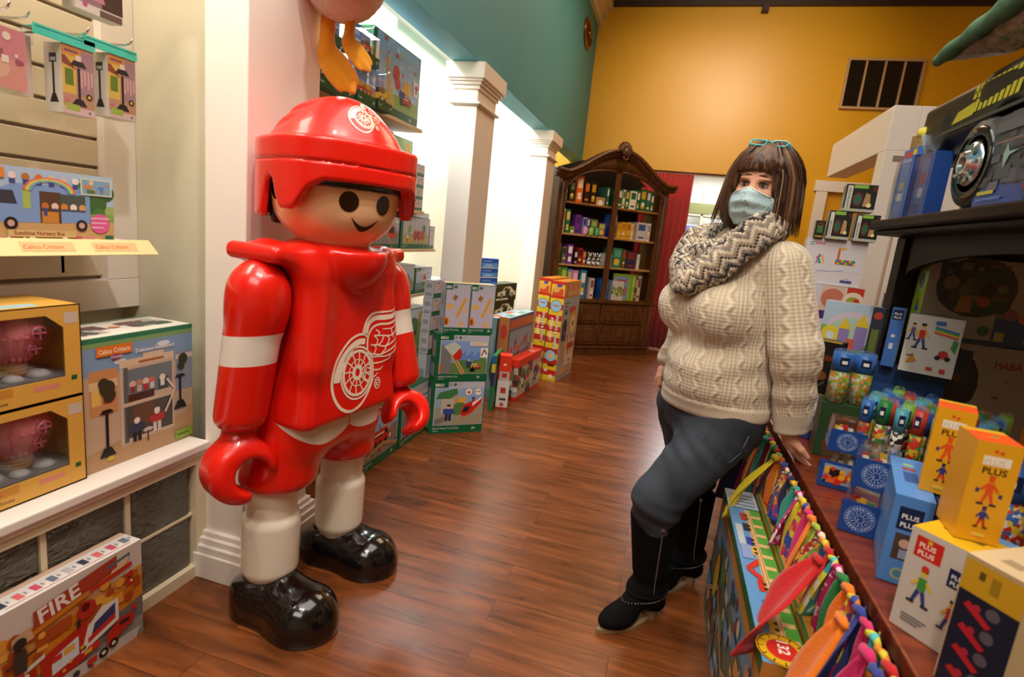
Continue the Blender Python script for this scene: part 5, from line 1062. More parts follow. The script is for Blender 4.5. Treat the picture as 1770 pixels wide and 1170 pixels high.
for k,L in SHELF.items():
    z_=ZS[k.split()[0]]
    for i,(x,w_,h_,c,a) in enumerate(L):
        cn=CN.get(c,'pale')
        carton('game_box' if w_>0.05 else 'book','%s boxed game, %s from the left on the bookcase\'s %s shelf'%(cn,ORD[i],{'top left':'top left','top right':'top right','second left':'second highest left','second right':'second highest right','third left':'third highest left','third right':'third highest right','bottom left':'bottom left','bottom right':'bottom right'}[k]),'game box' if w_>0.05 else 'book','games on the bookcase shelves',MBC@Vector((x,0.10,z_)),40,w_-0.003,0.22,h_,c,front=spine(c,a,i%3))
for i,(x,c,lab) in enumerate([(0.435,'#d98ab0','pink'),(0.52,'#8ab03a','lime green'),(0.60,'#4a9a6a','sea green')]):
    q=MB(); q.lathe([(0.028,0),(0.03,0.01),(0.03,0.07),(0.024,0.078),(0.024,0.09),(0.001,0.09)],ink(c),n=12); tag(q.build('craft_jar',loc=MBC@Vector((x+0.02,0.072,1.46))),'small %s jar on the second highest left shelf of the bookcase'%lab,'jar','jars in the bookcase')
for i,x in enumerate((0.56,0.625,0.69)):
    q=MB(); M1=mottle('zebra_plush',['#e8e4dc','#1c1a18','#e8e4dc','#201c1a'],60,0.8); q.lathe([(0.001,0),(0.026,0.01),(0.03,0.05),(0.02,0.085),(0.026,0.11),(0.02,0.135),(0.001,0.14)],M1,n=10); q.lathe([(0.001,0),(0.008,0.01),(0.004,0.03),(0.001,0.032)],M1,(0.015,0,0.13),6); q.lathe([(0.001,0),(0.008,0.01),(0.004,0.03),(0.001,0.032)],M1,(-0.015,0,0.13),6); q.lathe([(0.001,-0.03),(0.014,-0.02),(0.016,0),(0.001,0.01)],M1,(0,-0.015,0.11),8,'y')
    tag(q.build('animal_figurine',loc=MBC@Vector((x+0.02,0.10,1.10))),'black and white animal figurine on the third highest left bookcase shelf, %s'%['leftmost','middle one','rightmost'][i],'figurine','animal figurines')
def wide_book(x,w_,h_,c,lab,fn,y=0.09): carton('picture_book',lab,'book','games on the bookcase shelves',MBC@Vector((x,y,0.70)),40,w_,0.03,h_,c,front=fn)
wide_book(0.925,0.20,0.24,'#c8b8a0','cream and green picture book facing out on the bottom right shelf',lambda f:(f.r(0,0,1,1,'#c8c0bc'),f.r(0,0.3,1,0.62,'#7a8a3a'),busy(f,['#b8783a','#5a8a3a','#d8c8a8'],30,3,0.12,0,0.28,1,0.66),f.r(0,0,0.1,1,'#3a6fb0')),0.075)
wide_book(0.99,0.27,0.33,'#96b83a','lime edged picture book with a rainbow facing out on the bottom right shelf',lambda f:(f.r(0,0,1,1,'#96b83a'),f.r(0.02,0.05,0.86,0.9,'#7fa6c8'),f.d(0.6,0.35,f.w*0.2,'#b8446a'),f.d(0.6,0.35,f.w*0.15,'#d8b04a'),f.d(0.6,0.35,f.w*0.1,'#3a5a9a'),f.r(0.2,0.66,0.7,0.78,'#b83a3a')),0.12)
# ================= curtain, back room =================
CU=mat('red_curtain','#b3140e',0.75,sheen=0.3,bump=(40,0.1))
cu=empty('red_curtain',(-0.20,7.92,0),0,'long pleated red curtain hanging in the back doorway beside the bookcase','curtain')
R=[];n=160
for j,(z_,s) in enumerate([(0.02,1.0),(0.6,0.99),(1.3,0.97),(2.0,0.94),(2.38,0.92)]):
    row=[]
    for i in range(n+1):
        u=i/n; x=(-0.32+0.66*u)*1.0; y=0.030*math.sin(u*PI*2*8+0.4*math.sin(u*9)+j*0.15)*(1.0 if j<4 else 0.8); row.append((x,y,z_))
    R.append(row)
q=MB(); q.rings(R,CU,caps=False,closed=False); o=q.build('curtain_cloth',cu); sd=o.modifiers.new('thick','SOLIDIFY'); sd.thickness=0.003
q=MB(); q.cyl((-0.40,0,2.40),(0.9,0,2.40),0.012,mat('curtain_rod','#5a2a18',0.4)); q.build('curtain_rod',cu)
lt=empty('tube_light_fixture',(0.45,9.6,2.86),0,'long bright tube light on the ceiling of the back room','ceiling light')
q=MB(); q.box((-0.12,-0.6,0),(0.12,0.6,0.04),WHITE); q.build('light_housing',lt); q=MB(); q.box((-0.10,-0.58,-0.03),(0.10,0.58,0),mat('tube_glow','#ffffff',emit=6)); q.build('diffuser',lt)
bs=empty('storage_rack',(0.55,10.6,0),0,'pale shelf rack against the far wall of the back room','shelf unit')
for i,z_ in enumerate((0.4,0.95,1.5,2.05)): q=MB(); q.box((-0.6,0,z_-0.03),(0.7,0.45,z_),mat('rack_cream','#d8cfae',0.5)); q.build('shelf_board',bs)
for x in (-0.6,-0.15,0.66): q=MB(); q.box((x,0,0),(x+0.04,0.45,2.4),mat('rack_cream')); q.build('upright',bs)
q=MB(); q.box((-0.6,-0.01,2.06),(0.2,0.0,2.24),mat('rack_olive','#7a7a48',0.5)); q.build('header_panel',bs)
carton('storage_box','castle picture box on the back room rack','toy box','boxes in the back room',(0.02,10.58,1.5),0,0.36,0.2,0.36,'#d8d8d8',front=lambda f:(f.r(0,0,1,1,'#d8d8d8'),hills(sub(f,0.05,0.1,0.95,0.95),'#6f8fc0','#5a7a4a',0.4,3),f.r(0.4,0.3,0.6,0.7,'#b8a890')))
carton('storage_box','blue and white box on the lower shelf of the back room rack','toy box','boxes in the back room',(-0.02,10.58,0.95),0,0.42,0.2,0.30,'#d8d8d8',front=lambda f:(f.r(0,0,1,1,'#c8ccd8'),f.r(0.05,0.1,0.95,0.6,'#5a7ab0')))
carton('storage_box','grey box on the top shelf of the back room rack','toy box','boxes in the back room',(0.15,10.6,2.05),0,0.4,0.2,0.2,'#9a9a94',front=plain_side('#b0b0a8','#7a8a9a'))
# ================= display table with hutch =================
TW=wood('table_wood','#5a1f0e','#8a3a1c',4,0.3,(1,8,8)); ESP=wood('espresso_wood','#140b07','#2c1a10',5,0.5,(6,1,6),coat=0.0)
TB=empty('display_table',(0.98,2.0,0),0,'long red-brown display table covered with toys, running along the right side','table')
q=MB(); q.box((-0.465,-1.75,0.68),(0.55,1.65,0.72),TW); q.build('table_top',TB,bevel=0.004)
q=MB(); q.box((-0.41,-1.70,0.60),(-0.385,1.60,0.68),ESP); q.box((-0.41,1.575,0.60),(0.50,1.60,0.68),ESP); q.build('apron',TB)
for x,y in ((-0.40,-1.68),(-0.40,1.54),(0.44,-1.68),(0.44,1.54)): q=MB(); q.box((x,y,0),(x+0.06,y+0.06,0.68),ESP); q.build('leg',TB,bevel=0.003)
q=MB(); SKM=mat('black_sheet','#0c0a0a',0.9)  # dark pleated sheet added to fill the space below the table top
q.rings([[(-0.37+0.010*math.sin(i*0.9),-1.60+3.15*i/120,z_) for i in range(121)] for z_ in (0.01,0.35,0.66)],SKM,caps=False,closed=False); q.build('under_table_sheet',TB)
HU=empty('hutch_shelf',(1.05,1.75,0.72),0,'dark wooden hutch shelf standing on the display table','shelf')
q=MB(); q.box((-0.31,-0.85,0.835),(0.33,0.815,0.87),ESP); q.box((-0.285,-0.84,0.815),(0.32,0.80,0.835),ESP); q.build('top_board',HU,bevel=0.006)
for y in (0.725,-0.82): 
    q=MB(); q.box((-0.205,y,0.001),(-0.125,y+0.08,0.815),ESP); q.box((0.24,y,0.001),(0.32,y+0.08,0.815),ESP); q.build('post',HU,bevel=0.004)
q=MB(); N=20; P_=[]
for i in range(N+1): t=i/N; P_.append((-0.125+0.365*t,0.60+0.13*math.sin(PI*t)**0.6))
q.prism([(x,z_) for x,z_ in P_]+[(0.24,0.815),(-0.125,0.815)],(0,0.02,0),ESP,o=(0,0.74,0)); q.build('arched_valance',HU)
q=MB(); P_=[(-0.74+1.465*i/30,0.66+0.10*math.sin(PI*i/30)**0.5) for i in range(31)]
q.prism(P_+[(0.725,0.815),(-0.74,0.815)],(0.02,0,0),ESP,o=(-0.185,0,0),u=(0,1,0)); q.build('side_valance',HU)
# --------- things on the hutch ---------
def blu(f): f.r(0,0,1,1,'#2f56a0'); f.r(0.25,0.12,0.75,0.9,'#5a7fc0'); f.r(0.35,0.3,0.65,0.42,'#d8dcc8'); f.r(0.4,0.48,0.62,0.6,'#c8b83a'); f.r(0.2,0.92,0.8,0.98,'#8aa8d8')
def blu2(f): f.r(0,0,1,1,'#27498e'); f.r(0.3,0.2,0.75,0.9,'#4a6fae'); f.r(0.4,0.5,0.65,0.7,'#b83a34'); f.r(0.4,0.3,0.65,0.45,'#c8ccd4')
for i,(y,w_,h_,fn,lab) in enumerate([(2.455,0.13,0.215,blu,'blue upright toy pack with a yellow mark, farthest on top of the hutch'),(2.275,0.12,0.205,blu2,'blue upright toy pack with a red mark, next to the toy car on the hutch')]):
    e=empty('toy_pack',(0.765,y,1.591),math.radians(-90),lab,'toy pack','blue packs on top of the hutch')
    b=carton('','','','',(0,0,0),0,w_,0.05,h_,'#1c3f86',front=fn,left=fn,build=False); b.build('card_box',e)
    q=MB(); q.box((0.004,-0.012,0.004),(w_-0.004,-0.011,h_-0.004),CLR); q.box((0.004,-0.012,0.004),(0.005,0,h_-0.004),CLR); q.build('clear_front',e)
carton('sticker_pack','small red yellow and blue card pack lying on the farthest blue pack','toy pack',None,(0.77,2.45,1.808),-90,0.13,0.10,0.03,'#3a6ab8',front=lambda f:(f.r(0,0,1,1,'#3a6ab8'),f.r(0.1,0.1,0.6,0.7,'#c83a34'),f.r(0.65,0.2,0.9,0.8,'#e8c83a')))
q=MB(); 
for dx,dz,c in ((0,0,'#3a8a3a'),(0.03,0.02,'#d8c83a'),(0.02,-0.015,'#b83aa0'),(-0.01,0.03,'#d8c83a')): q.lathe([(0.001,-0.022),(0.018,-0.012),(0.022,0),(0.016,0.014),(0.001,0.022)],ink(c),(dx,0,dz+0.022),10)
tag(q.build('squeeze_toy',loc=(0.80,2.37,1.838)),'small knobbly green and yellow toy on the card pack beside the white post','toy')
def rover():
    C=empty('toy_car',(0.79,1.97,1.591),math.radians(-90),'large dark toy car with a silver hubcap and yellow stripe on top of the hutch','toy car')
    BK=mat('car_black_green','#060c0a',0.4,coat=0.0,spec=0.25); TY=mat('tyre_grey','#3a3e40',0.6); CH=mat('hub_silver','#b8c0c8',0.2,metal=0.9); TL=mat('hub_teal','#3a6a6a',0.3,metal=0.5)
    # local x: towards viewer (-Y world), nose at x=-0.5 ; local y: depth (+X world)
    def body(P):
        x,y,z=P.T
        f=s_box(P,(0.02,0.16,0.315),(0.47,0.155,0.075),0.03,R=rotm('Y',0)); f=smax(f,(z-(0.40+0.0*x)),0.02)
        f=smin(f,s_box(P,(-0.36,0.16,0.27),(0.12,0.15,0.05),0.02),0.03); f=smin(f,s_box(P,(0.05,0.17,0.23),(0.42,0.13,0.05),0.02),0.03)
        f=smin(f,s_box(P,(0.20,0.16,0.36),(0.26,0.13,0.06),0.04),0.05)
        for cx in (0.12,): f=smax(f,-s_cyl(P,(cx,0.02,0.115),0.165,0.12,1,0.01),0.02)
        return f
    blob('car_body',body,(-0.52,-0.03,0.14),(0.52,0.36,0.55),0.010,BK,C)
    q=MB(); q.add([(-0.50,0.0,0.19),(-0.47,-0.01,0.30),(-0.38,-0.012,0.29),(-0.33,-0.01,0.215),(-0.50,0.03,0.19),(-0.47,0.03,0.30),(-0.38,0.03,0.29),(-0.33,0.03,0.215)],[(0,3,2,1),(4,5,6,7),(0,1,5,4),(1,2,6,5),(2,3,7,6),(3,0,4,7)],CH); q.build('bumper',C)
    for cx,cy in ((0.12,0.0),(0.12,0.27),(-0.30,0.2)):
        W=bpy.data.objects.new('wheel',None); COL.objects.link(W); W.parent=C; W.location=(cx,cy,0.118)
        q=MB(); q.lathe([(0.075,-0.045),(0.112,-0.042),(0.118,-0.02),(0.118,0.02),(0.112,0.042),(0.075,0.045),(0.075,-0.045)],TY,n=32,ax='y')
        for k in range(24): a=2*PI*k/24; q.box((0.114*math.cos(a)-0.006,-0.03,0.114*math.sin(a)-0.006),(0.114*math.cos(a)+0.006,0.03,0.114*math.sin(a)+0.006),TY)
        q.build('tyre',W)
        q=MB(); q.lathe([(0.001,-0.02),(0.095,-0.02),(0.10,-0.046),(0.088,-0.05),(0.08,-0.03)],mat('rim_black','#08090a',0.15,coat=0.6),n=32,ax='y')
        for k in range(5): a=2*PI*k/5+0.4; q.prism([(0.05,-0.018),(0.085,-0.028),(0.085,0.028),(0.05,0.018)],(0,0.01,0),TL,o=(0,-0.034,0),u=(math.cos(a),0,math.sin(a)),v=(-math.sin(a),0,math.cos(a)))
        q.build('rim',W)
        q=MB(); q.lathe([(0.001,-0.058),(0.016,-0.058),(0.022,-0.068),(0.030,-0.068),(0.034,-0.058),(0.055,-0.052),(0.060,-0.046),(0.058,-0.03)],CH,n=28,ax='y'); q.lathe([(0.001,-0.062),(0.016,-0.060),(0.016,-0.055)],mat('hub_red','#8a3a24',0.3),n=16,ax='y')
        for k in range(10): a=2*PI*k/10; q.prism([(0.036,-0.004),(0.053,-0.006),(0.053,0.006),(0.036,0.004)],(0,0.003,0),TL if k%2 else CH,o=(0,-0.060,0),u=(math.cos(a),0,math.sin(a)),v=(-math.sin(a),0,math.cos(a)))
        q.build('hubcap',W)
    q=MB(); YM=mat('decal_yellow','#b8b02a',0.4); f=Face(q,(-0.20,0.0035,0.285),(1,0,0),(0,0,1),0.36,0.10)
    f.p([(0,0),(0.36,0.05),(0.36,0.42),(0.08,0.32)],YM)
    for i in range(9):
        x=0.30+0.075*i; f.p([(x,0.50),(x+0.055,0.50),(x+0.085,0.86),(x+0.03,0.86)],YM); f.p([(x+0.05,0.10),(x+0.105,0.10),(x+0.13,0.45),(x+0.075,0.45)],YM)
        f.r(x+0.03,0.62,x+0.05,0.72,'#0a1210')
    q.build('stripe_decal',C)
    q=MB(); q.box((-0.30,0.0,0.262),(0.45,0.006,0.272),mat('trim_grey','#4a5250',0.3,metal=0.6)); q.build('side_trim',C)
    q=MB(); q.box((-0.30,0.05,0.0),(0.30,0.27,0.012),mat('car_stand','#2a1c16',0.6)); q.build('stand',C)
rover()
def galaxy(f):
    f.r(0,0,1,1,'#23242e'); f.r(0,0.72,1,1,'#3c3f46'); f.r(0.02,0.69,1,0.71,'#8a6a62'); f.r(0,0,1,0.24,'#23418c'); f.p([(0.5,0.0),(0.62,0.0),(0.7,0.3),(0.5,0.4)],'#23242e')
    busy(f,['#3a3c4a','#4a4a5c','#2e303c','#5a566a','#30343e'],60,17,0.14,0,0.2,1,0.95)
    for x,y in ((0.25,0.5),(0.52,0.66),(0.8,0.45)): f.p([(x,y-0.12),(x+0.04,y+0.02),(x+0.12,y+0.06),(x+0.03,y+0.06),(x,y+0.16),(x-0.02,y+0.04)],'#8aa8a0')
    f.p([(0.62,0.15),(0.66,0.14),(0.60,0.42),(0.56,0.42)],'#b8b83a'); f.d(0.5,0.48,f.h*0.07,'#4a4aa0'); f.d(0.50,0.15,f.h*0.05,'#6a1c24'); f.d(0.53,0.2,f.h*0.035,'#c8502a'); f.d(0.94,0.2,f.h*0.07,'#b8b03a'); f.r(0.05,0.12,0.22,0.16,'#b8b03a'); f.r(0.05,0.05,0.3,0.08,'#4a68b0'); f.r(0.1,0.80,0.9,0.92,'#55585f')
carton('toy_box','dark space scene toy box leaning at the near end of the hutch top','toy box',None,(0.748,1.80,1.591),-90,0.46,0.035,0.22,'#2a2c38',front=galaxy,top=plain_side('#2a2c38','#3a3c48'))
def dragon():
    D=empty('plush_dragon',(0.95,1.55,2.05),0,'green plush dragon with shimmering wings perched above the toy car','soft toy')
    GP=mottle('green_plush',['#2c4634','#3f5f46','#557858','#385540'],9,0.9,'NOISE',bump=0.3); SH=mottle('wing_lame',['#6a6248','#a8987a','#8a7a5a','#5a6a4a'],35,0.35,'NOISE',bump=0.4); BK=mottle('dark_scales',['#0c120c','#2a3a24','#10160f','#3a4a2a'],26,0.7)
    def wing(P):
        f=s_cone(P,(0.05,-0.35,0.22),(-0.10,0.05,0.17),0.045,0.042); f=smin(f,s_cone(P,(-0.10,0.05,0.17),(-0.22,0.66,0.03),0.042,0.020),0.03)
        return f+0.003*np.sin(P[:,1]*60)
    blob('wing_arm',wing,(-0.30,-0.42,-0.03),(0.14,0.74,0.30),0.009,GP,D)
    q=MB(); A=[(-0.10+(-0.12)*t,0.05+0.61*t,0.155-0.13*t) for t in [i/12 for i in range(13)]]; A=[(0.03,-0.28,0.19),(-0.04,-0.12,0.175)]+A
    B=[]
    for i,a in enumerate(A):
        t=i/14; B.append((-0.10+0.02*t,0.02*0+a[1]*(0.85)-0.05*(1-t),a[2]-0.20*(1-t)**1.1-0.015*math.sin(t*9)))
    rows=[[tuple(A[i][k]*(1-s)+B[i][k]*s+(0.005*math.sin(s*16+i) if k==0 else 0) for k in range(3)) for i in range(len(A))] for s in [j/8 for j in range(9)]]
    q.rings(rows,SH,caps=False,closed=False); o=q.build('wing_membrane',D); sd=o.modifiers.new('t','SOLIDIFY'); sd.thickness=0.004
    def bod(P):
        f=s_ell(P,(0.06,-0.25,0.10),(0.13,0.30,0.13)); f=smin(f,s_cone(P,(0.0,0.0,0.02),(-0.06,0.10,-0.01),0.05,0.03),0.03); f=smin(f,s_cone(P,(0.02,-0.12,-0.02),(0.0,0.02,-0.015),0.05,0.03),0.03)
        f=smin(f,s_cone(P,(0.06,-0.5,0.15),(0.05,-0.75,0.30),0.08,0.06),0.05); f=smin(f,s_ell(P,(0.05,-0.82,0.33),(0.07,0.12,0.07)),0.04)
        return f
    blob('body',bod,(-0.2,-1.0,-0.16),(0.24,0.2,0.45),0.012,BK,D)
    q=MB()
    for k in range(9): 
        y=0.0-0.07*k; q.lathe([(0.022,0),(0.012,0.025),(0.001,0.05)],GP,(0.06,y-0.1,0.20+0.005*k),8)
    q.build('back_spines',D)
    for s in (-1,1):
        q=MB(); q.lathe([(0.001,-0.012),(0.012,0),(0.001,0.012)],mat('bead_eye','#0a0806',0.1,coat=1),(0.05+s*0.06,-0.86,0.35),10); q.build('eye',D)
dragon()
# --------- boxes under the hutch and along the table ---------
def haba_top(f):
    f.r(0,0,1,1,'#8f7f72'); f.d(0.42,0.66,f.w*0.34,'#3a2c1e',ry=f.h*0.36); busy(f,['#4a3a24','#2c3a1e','#5a4630','#30241a','#6a5a3a'],40,9,0.13,0.16,0.42,0.68,0.92); f.p([(0.28,0.35),(0.42,0.35),(0.4,0.55),(0.3,0.52)],'#8a5a28'); f.d(0.5,0.5,0.02,'#8a3a2c'); f.d(0.33,0.62,f.w*0.06,'#5a4a34')
    f.d(0.30,0.22,f.w*0.03,'#8a8a3a'); f.d(0.29,0.11,f.w*0.025,'#8a8a3a'); f.r(0.64,0.06,0.9,0.34,'#2c3f6a'); f.d(0.75,0.38,f.w*0.06,'#7a4a4a'); f.d(0.86,0.34,f.w*0.04,'#a8502c'); f.r(0.66,0.04,0.74,0.16,'#9a8a3a'); f.d(0.56,0.16,f.w*0.05,'#2f5a34'); f.p([(0.3,0.0),(0.95,0.0),(0.95,0.06),(0.4,0.04)],'#2a3a5a'); f.d(0.95,0.14,f.w*0.05,'#3f6a34'); lines(f,0.05,0.3,0.16,5,'#a89888',0.04,0.01)
def haba_side(f): f.r(0,0,1,1,'#8fb02c'); f.d(0.5,0.68,f.w*0.36,'#c8c8b8',ry=f.h*0.13); f.d(0.5,0.68,f.w*0.28,'#6a7a64',ry=f.h*0.10); f.p([(0.35,0.3),(0.7,0.3),(0.55,0.48)],'#2f4a9a'); f.d(0.5,0.42,0.01,'#b8342c'); f.r(0.25,0.14,0.6,0.22,'#3a3f6a'); f.r(0.6,0.02,0.8,0.1,'#1c3a6a'); lines(f,0.2,0.9,0.6,3,'#5a7a1c',0.03,0.01)
carton('building_block_box','large marble run box with a bright green side on the upper stack under the hutch','toy box','boxes under the hutch',(0.905,2.36,1.181),-4,0.355,0.105,0.295,'#8f7f72',front=haba_top,left=haba_side)
def haba_low(f): f.r(0,0,1,1,'#8f8074'); f.d(0.18,0.68,f.w*0.34,'#241a14',ry=f.h*0.30); f.d(0.12,0.74,f.w*0.14,'#4a3018'); f.t('HABA',0.62,0.84,f.h*0.085,'#8a2024',maxw=0.24); f.d(0.76,0.74,0.006,'#a8502c'); f.r(0.66,0.6,0.72,0.62,'#5a4a44'); busy(f,['#1c2a3a','#5a3a1c','#2c2018'],16,2,0.1,0.02,0.45,0.35,0.9)
carton('building_block_box','large grey box reading HABA, lower of the two under the hutch','toy box','boxes under the hutch',(0.945,2.33,0.722),-4,0.335,0.13,0.455,'#8f8074',front=haba_low,left=plain_side('#5f7a2c','#2c3a5a'))
def castle(f):
    f.r(0,0,1,1,'#7fa84a'); f.r(0,0.62,1,1,'#a8bcd0'); f.d(0.5,0.62,f.w*0.42,'#c8b8c8',ry=f.h*0.25); f.d(0.5,0.58,f.w*0.38,'#a8c0b0',ry=f.h*0.2); f.d(0.16,0.5,f.w*0.14,'#d8c040'); f.d(0.16,0.47,f.w*0.07,'#c8d0d8'); f.r(0.28,0.3,0.44,0.6,'#8a78b0'); f.r(0.52,0.3,0.7,0.66,'#8a78b0'); f.p([(0.26,0.6),(0.46,0.6),(0.36,0.78)],'#d8b83a'); f.p([(0.5,0.66),(0.72,0.66),(0.61,0.86)],'#d8b83a')
    f.r(0.42,0.28,0.54,0.46,'#c85a4a'); f.d(0.80,0.44,f.w*0.09,'#c8c8d0'); f.p([(0.72,0.5),(0.88,0.5),(0.8,0.62)],'#c84a4a'); f.r(0.74,0.26,0.88,0.36,'#6a5a8a'); f.r(0,0,1,0.26,'#4f8a3a'); f.p([(0.3,0),(0.5,0),(0.42,0.26),(0.38,0.26)],'#c8988a'); f.d(0.75,0.16,f.w*0.14,'#9ab87a'); busy(f,['#e8e0d0','#c84a6a','#d8c040'],14,4,0.04,0.05,0.05,0.95,0.3)
    f.d(0.84,0.94,0.01,'#d8d8d8')
carton('puzzle_box','box with a green and lilac castle picture behind the clear tubs','toy box','boxes along the far end of the table',(0.668,2.66,0.98),-26,0.245,0.06,0.275,'#c8b8c8',front=castle,right=lambda f:(f.r(0,0,1,1,'#3a1f34'),f.t('Plus',0.15,0.8,0.012,'#d8d0d8',maxw=0.8),busy(f,['#7a5a2c','#5a3a4a'],8,5,0.2)),top=plain_side('#c8b8c8'))
carton('storage_box','dark box supporting the castle picture box at the back of the table','toy box','boxes along the far end of the table',(0.64,2.67,0.722),-26,0.27,0.09,0.256,'#2a3424',front=plain_side('#2a3424','#3f4a34'))
def pplogo(f,x,y,w,h,c='#14224a',fs=None,tc='#e8e8ea'):
    f.r(x,y,x+w,y+h,c); s=min(h*f.h*0.32,w*f.w*0.34)
    f.t('PLUS',x+w*0.15,y+h*0.50,s,tc,maxw=w*0.7); f.t('PLUS',x+w*0.15,y+h*0.14,s,tc,maxw=w*0.7)
def robot(f,x,y,s,c='#c8321f',c2='#2f3f8a',c3='#d8a83a'):
    w=s*f.h/f.w
    f.r(x-w*0.10,y+s*0.40,x+w*0.10,y+s*0.74,c); f.r(x-w*0.07,y+s*0.78,x+w*0.07,y+s*0.92,c3); f.r(x-w*0.08,y+s*0.90,x+w*0.08,y+s,'#2a2a30' if c!='#e0501f' else c)
    f.p([(x-w*0.1,y+s*0.72),(x-w*0.26,y+s*0.5),(x-w*0.2,y+s*0.46),(x-w*0.08,y+s*0.62)],c3); f.p([(x+w*0.1,y+s*0.72),(x+w*0.26,y+s*0.5),(x+w*0.2,y+s*0.46),(x+w*0.08,y+s*0.62)],c3)
    f.p([(x-w*0.1,y+s*0.4),(x-w*0.18,y+s*0.06),(x-w*0.10,y+s*0.06),(x,y+s*0.38)],c2); f.p([(x+w*0.1,y+s*0.4),(x+w*0.18,y+s*0.06),(x+w*0.10,y+s*0.06),(x,y+s*0.38)],c2); f.r(x-w*0.26,y,x-w*0.08,y+s*0.07,'#22222a'); f.r(x+w*0.08,y,x+w*0.26,y+s*0.07,'#22222a')
def pp_white(f):
    f.r(0,0,1,1,'#c9c4bf'); robot(f,0.30,0.42,0.44); robot(f,0.12,0.55,0.3,'#5a5a8a'); f.r(0.5,0.86,0.68,0.93,'#3a6ab0'); 
    for i,c in enumerate(['#c84a3a','#d8b04a','#5aa04a','#3a7ab0']): f.p([(0.5,0.72+0.03*i),(0.95,0.66+0.03*i),(0.95,0.69+0.03*i),(0.52,0.75+0.03*i)],c)
    f.d(0.75,0.38,f.h*0.07,'#b83030'); f.d(0.66,0.32,f.h*0.04,'#22222a'); f.d(0.84,0.32,f.h*0.04,'#22222a'); f.p([(0.85,0.5),(0.95,0.42),(0.97,0.62),(0.88,0.66)],'#3f8a4a'); f.p([(0.1,0.15),(0.3,0.2),(0.2,0.35)],'#c8842a'); f.r(0.5,0.08,0.62,0.14,'#b83a34'); f.r(0.75,0.06,0.85,0.14,'#b83a34'); lines(f,0.1,0.28,0.12,1,'#4a4a50')
carton('building_toy_box','white box with a red figure and rainbow above the clear tubes','toy box','boxes under the hutch',(0.84,2.26,1.06),-24,0.155,0.045,0.205,'#c9c4bf',front=pp_white,right=lambda f:(f.r(0,0,1,1,'#b8a898'),pplogo(f,0.15,0.72,0.7,0.2),robot(f,0.5,0.2,0.42)),top=plain_side('#2f5a9a'))
carton('building_toy_box','blue box end with a dark logo just left of the white figure box','toy box','boxes under the hutch',(0.80,2.31,1.06),-24,0.04,0.05,0.215,'#3f6ab0',front=lambda f:(f.r(0,0,1,1,'#3f6ab0'),pplogo(f,0.1,0.8,0.8,0.17),f.r(0.3,0.3,0.6,0.4,'#c8c8d0'),f.r(0.3,0.5,0.6,0.55,'#c8c8d0')))
carton('building_toy_box','black and yellow box end between the castle box and the blue box','toy box','boxes under the hutch',(0.755,2.36,1.06),-24,0.04,0.05,0.205,'#2a3040',front=lambda f:(f.r(0,0,1,1,'#2a3040'),f.d(0.5,0.85,f.w*0.35,'#a83a2c'),f.r(0.2,0.1,0.8,0.6,'#5f6a2c')))
carton('display_riser','plain dark riser box under the row of upright boxes behind the tubes','riser',None,(0.745,2.31,0.722),-14,0.17,0.10,0.305,'#20252c') if 0 else None
carton('storage_box','blue storage box supporting the white figure box','toy box','boxes under the hutch',(0.755,2.37,0.722),-24,0.265,0.10,0.335,'#1f3a6a',front=plain_side('#1f3a6a','#2a4a80'))
def ycab(f): f.r(0,0,1,1,'#15171a'); f.p([(0,0.0),(0.55,0),(0.5,1),(0,1)],'#1f1a16'); f.d(0.4,0.68,f.w*0.3,'#6a2c1c',ry=f.h*0.05); f.d(0.35,0.35,f.w*0.2,'#7a4a1c'); f.l([(0.1,0.1),(0.5,0.25)],0.006,'#5a5048'); f.r(0,0.97,0.9,1,'#b89a2a'); f.r(0,0,1,0.02,'#b89a2a')
carton('building_toy_box','black and yellow picture box beside the sweater sleeve on the table','toy box','boxes along the far end of the table',(0.60,2.36,0.905),-28,0.085,0.05,0.215,'#15171a',front=ycab,right=lambda f:(f.r(0,0,1,1,'#121a30'),pplogo(f,0.1,0.72,0.8,0.14)))
carton('building_toy_box','flat blue and white box under the black and yellow picture box','toy box','boxes along the far end of the table',(0.585,2.36,0.722),-28,0.115,0.09,0.181,'#3a5a90',front=lambda f:(f.r(0,0,1,1,'#b8b8c4'),f.r(0,0,1,0.2,'#2a4a90'),busy(f,['#3a6ab0','#a83a3a','#e0e0e4'],12,6,0.2,0,0.2,1,1)),right=plain_side('#7a3a34'))
# far stack beyond the hutch
def gb(f):
    f.r(0,0,1,1,'#141812'); f.r(0.05,0.1,0.22,0.95,'#c8c8b8'); f.t('GHOSTBUSTERS',0.165,0.12,f.w*0.10,'#20241c',rot=PI/2,maxw=5); f.r(0.25,0.86,0.7,0.98,'#7fb03a'); f.d(0.42,0.45,f.w*0.17,'#5a1c1c',ry=f.h*0.26); f.d(0.42,0.45,f.w*0.12,'#2a5a40',ry=f.h*0.19); f.p([(0.6,0.2),(0.85,0.2),(0.8,0.65),(0.66,0.7)],'#a8855a'); f.d(0.8,0.25,f.w*0.08,'#e0d08a'); f.r(0.0,0.0,1,0.1,'#a8a8a0'); f.r(0.3,0.02,0.4,0.08,'#c8a83a'); f.ring(0.93,0.86,f.w*0.07,f.w*0.015,'#b8241c')
def gbs(f): f.r(0,0,1,1,'#1a1c12'); f.r(0.2,0.3,0.8,0.7,'#3a6a2c'); f.ring(0.5,0.75,f.w*0.25,f.w*0.05,'#b8342c'); f.r(0.1,0.05,0.9,0.12,'#b8982c')
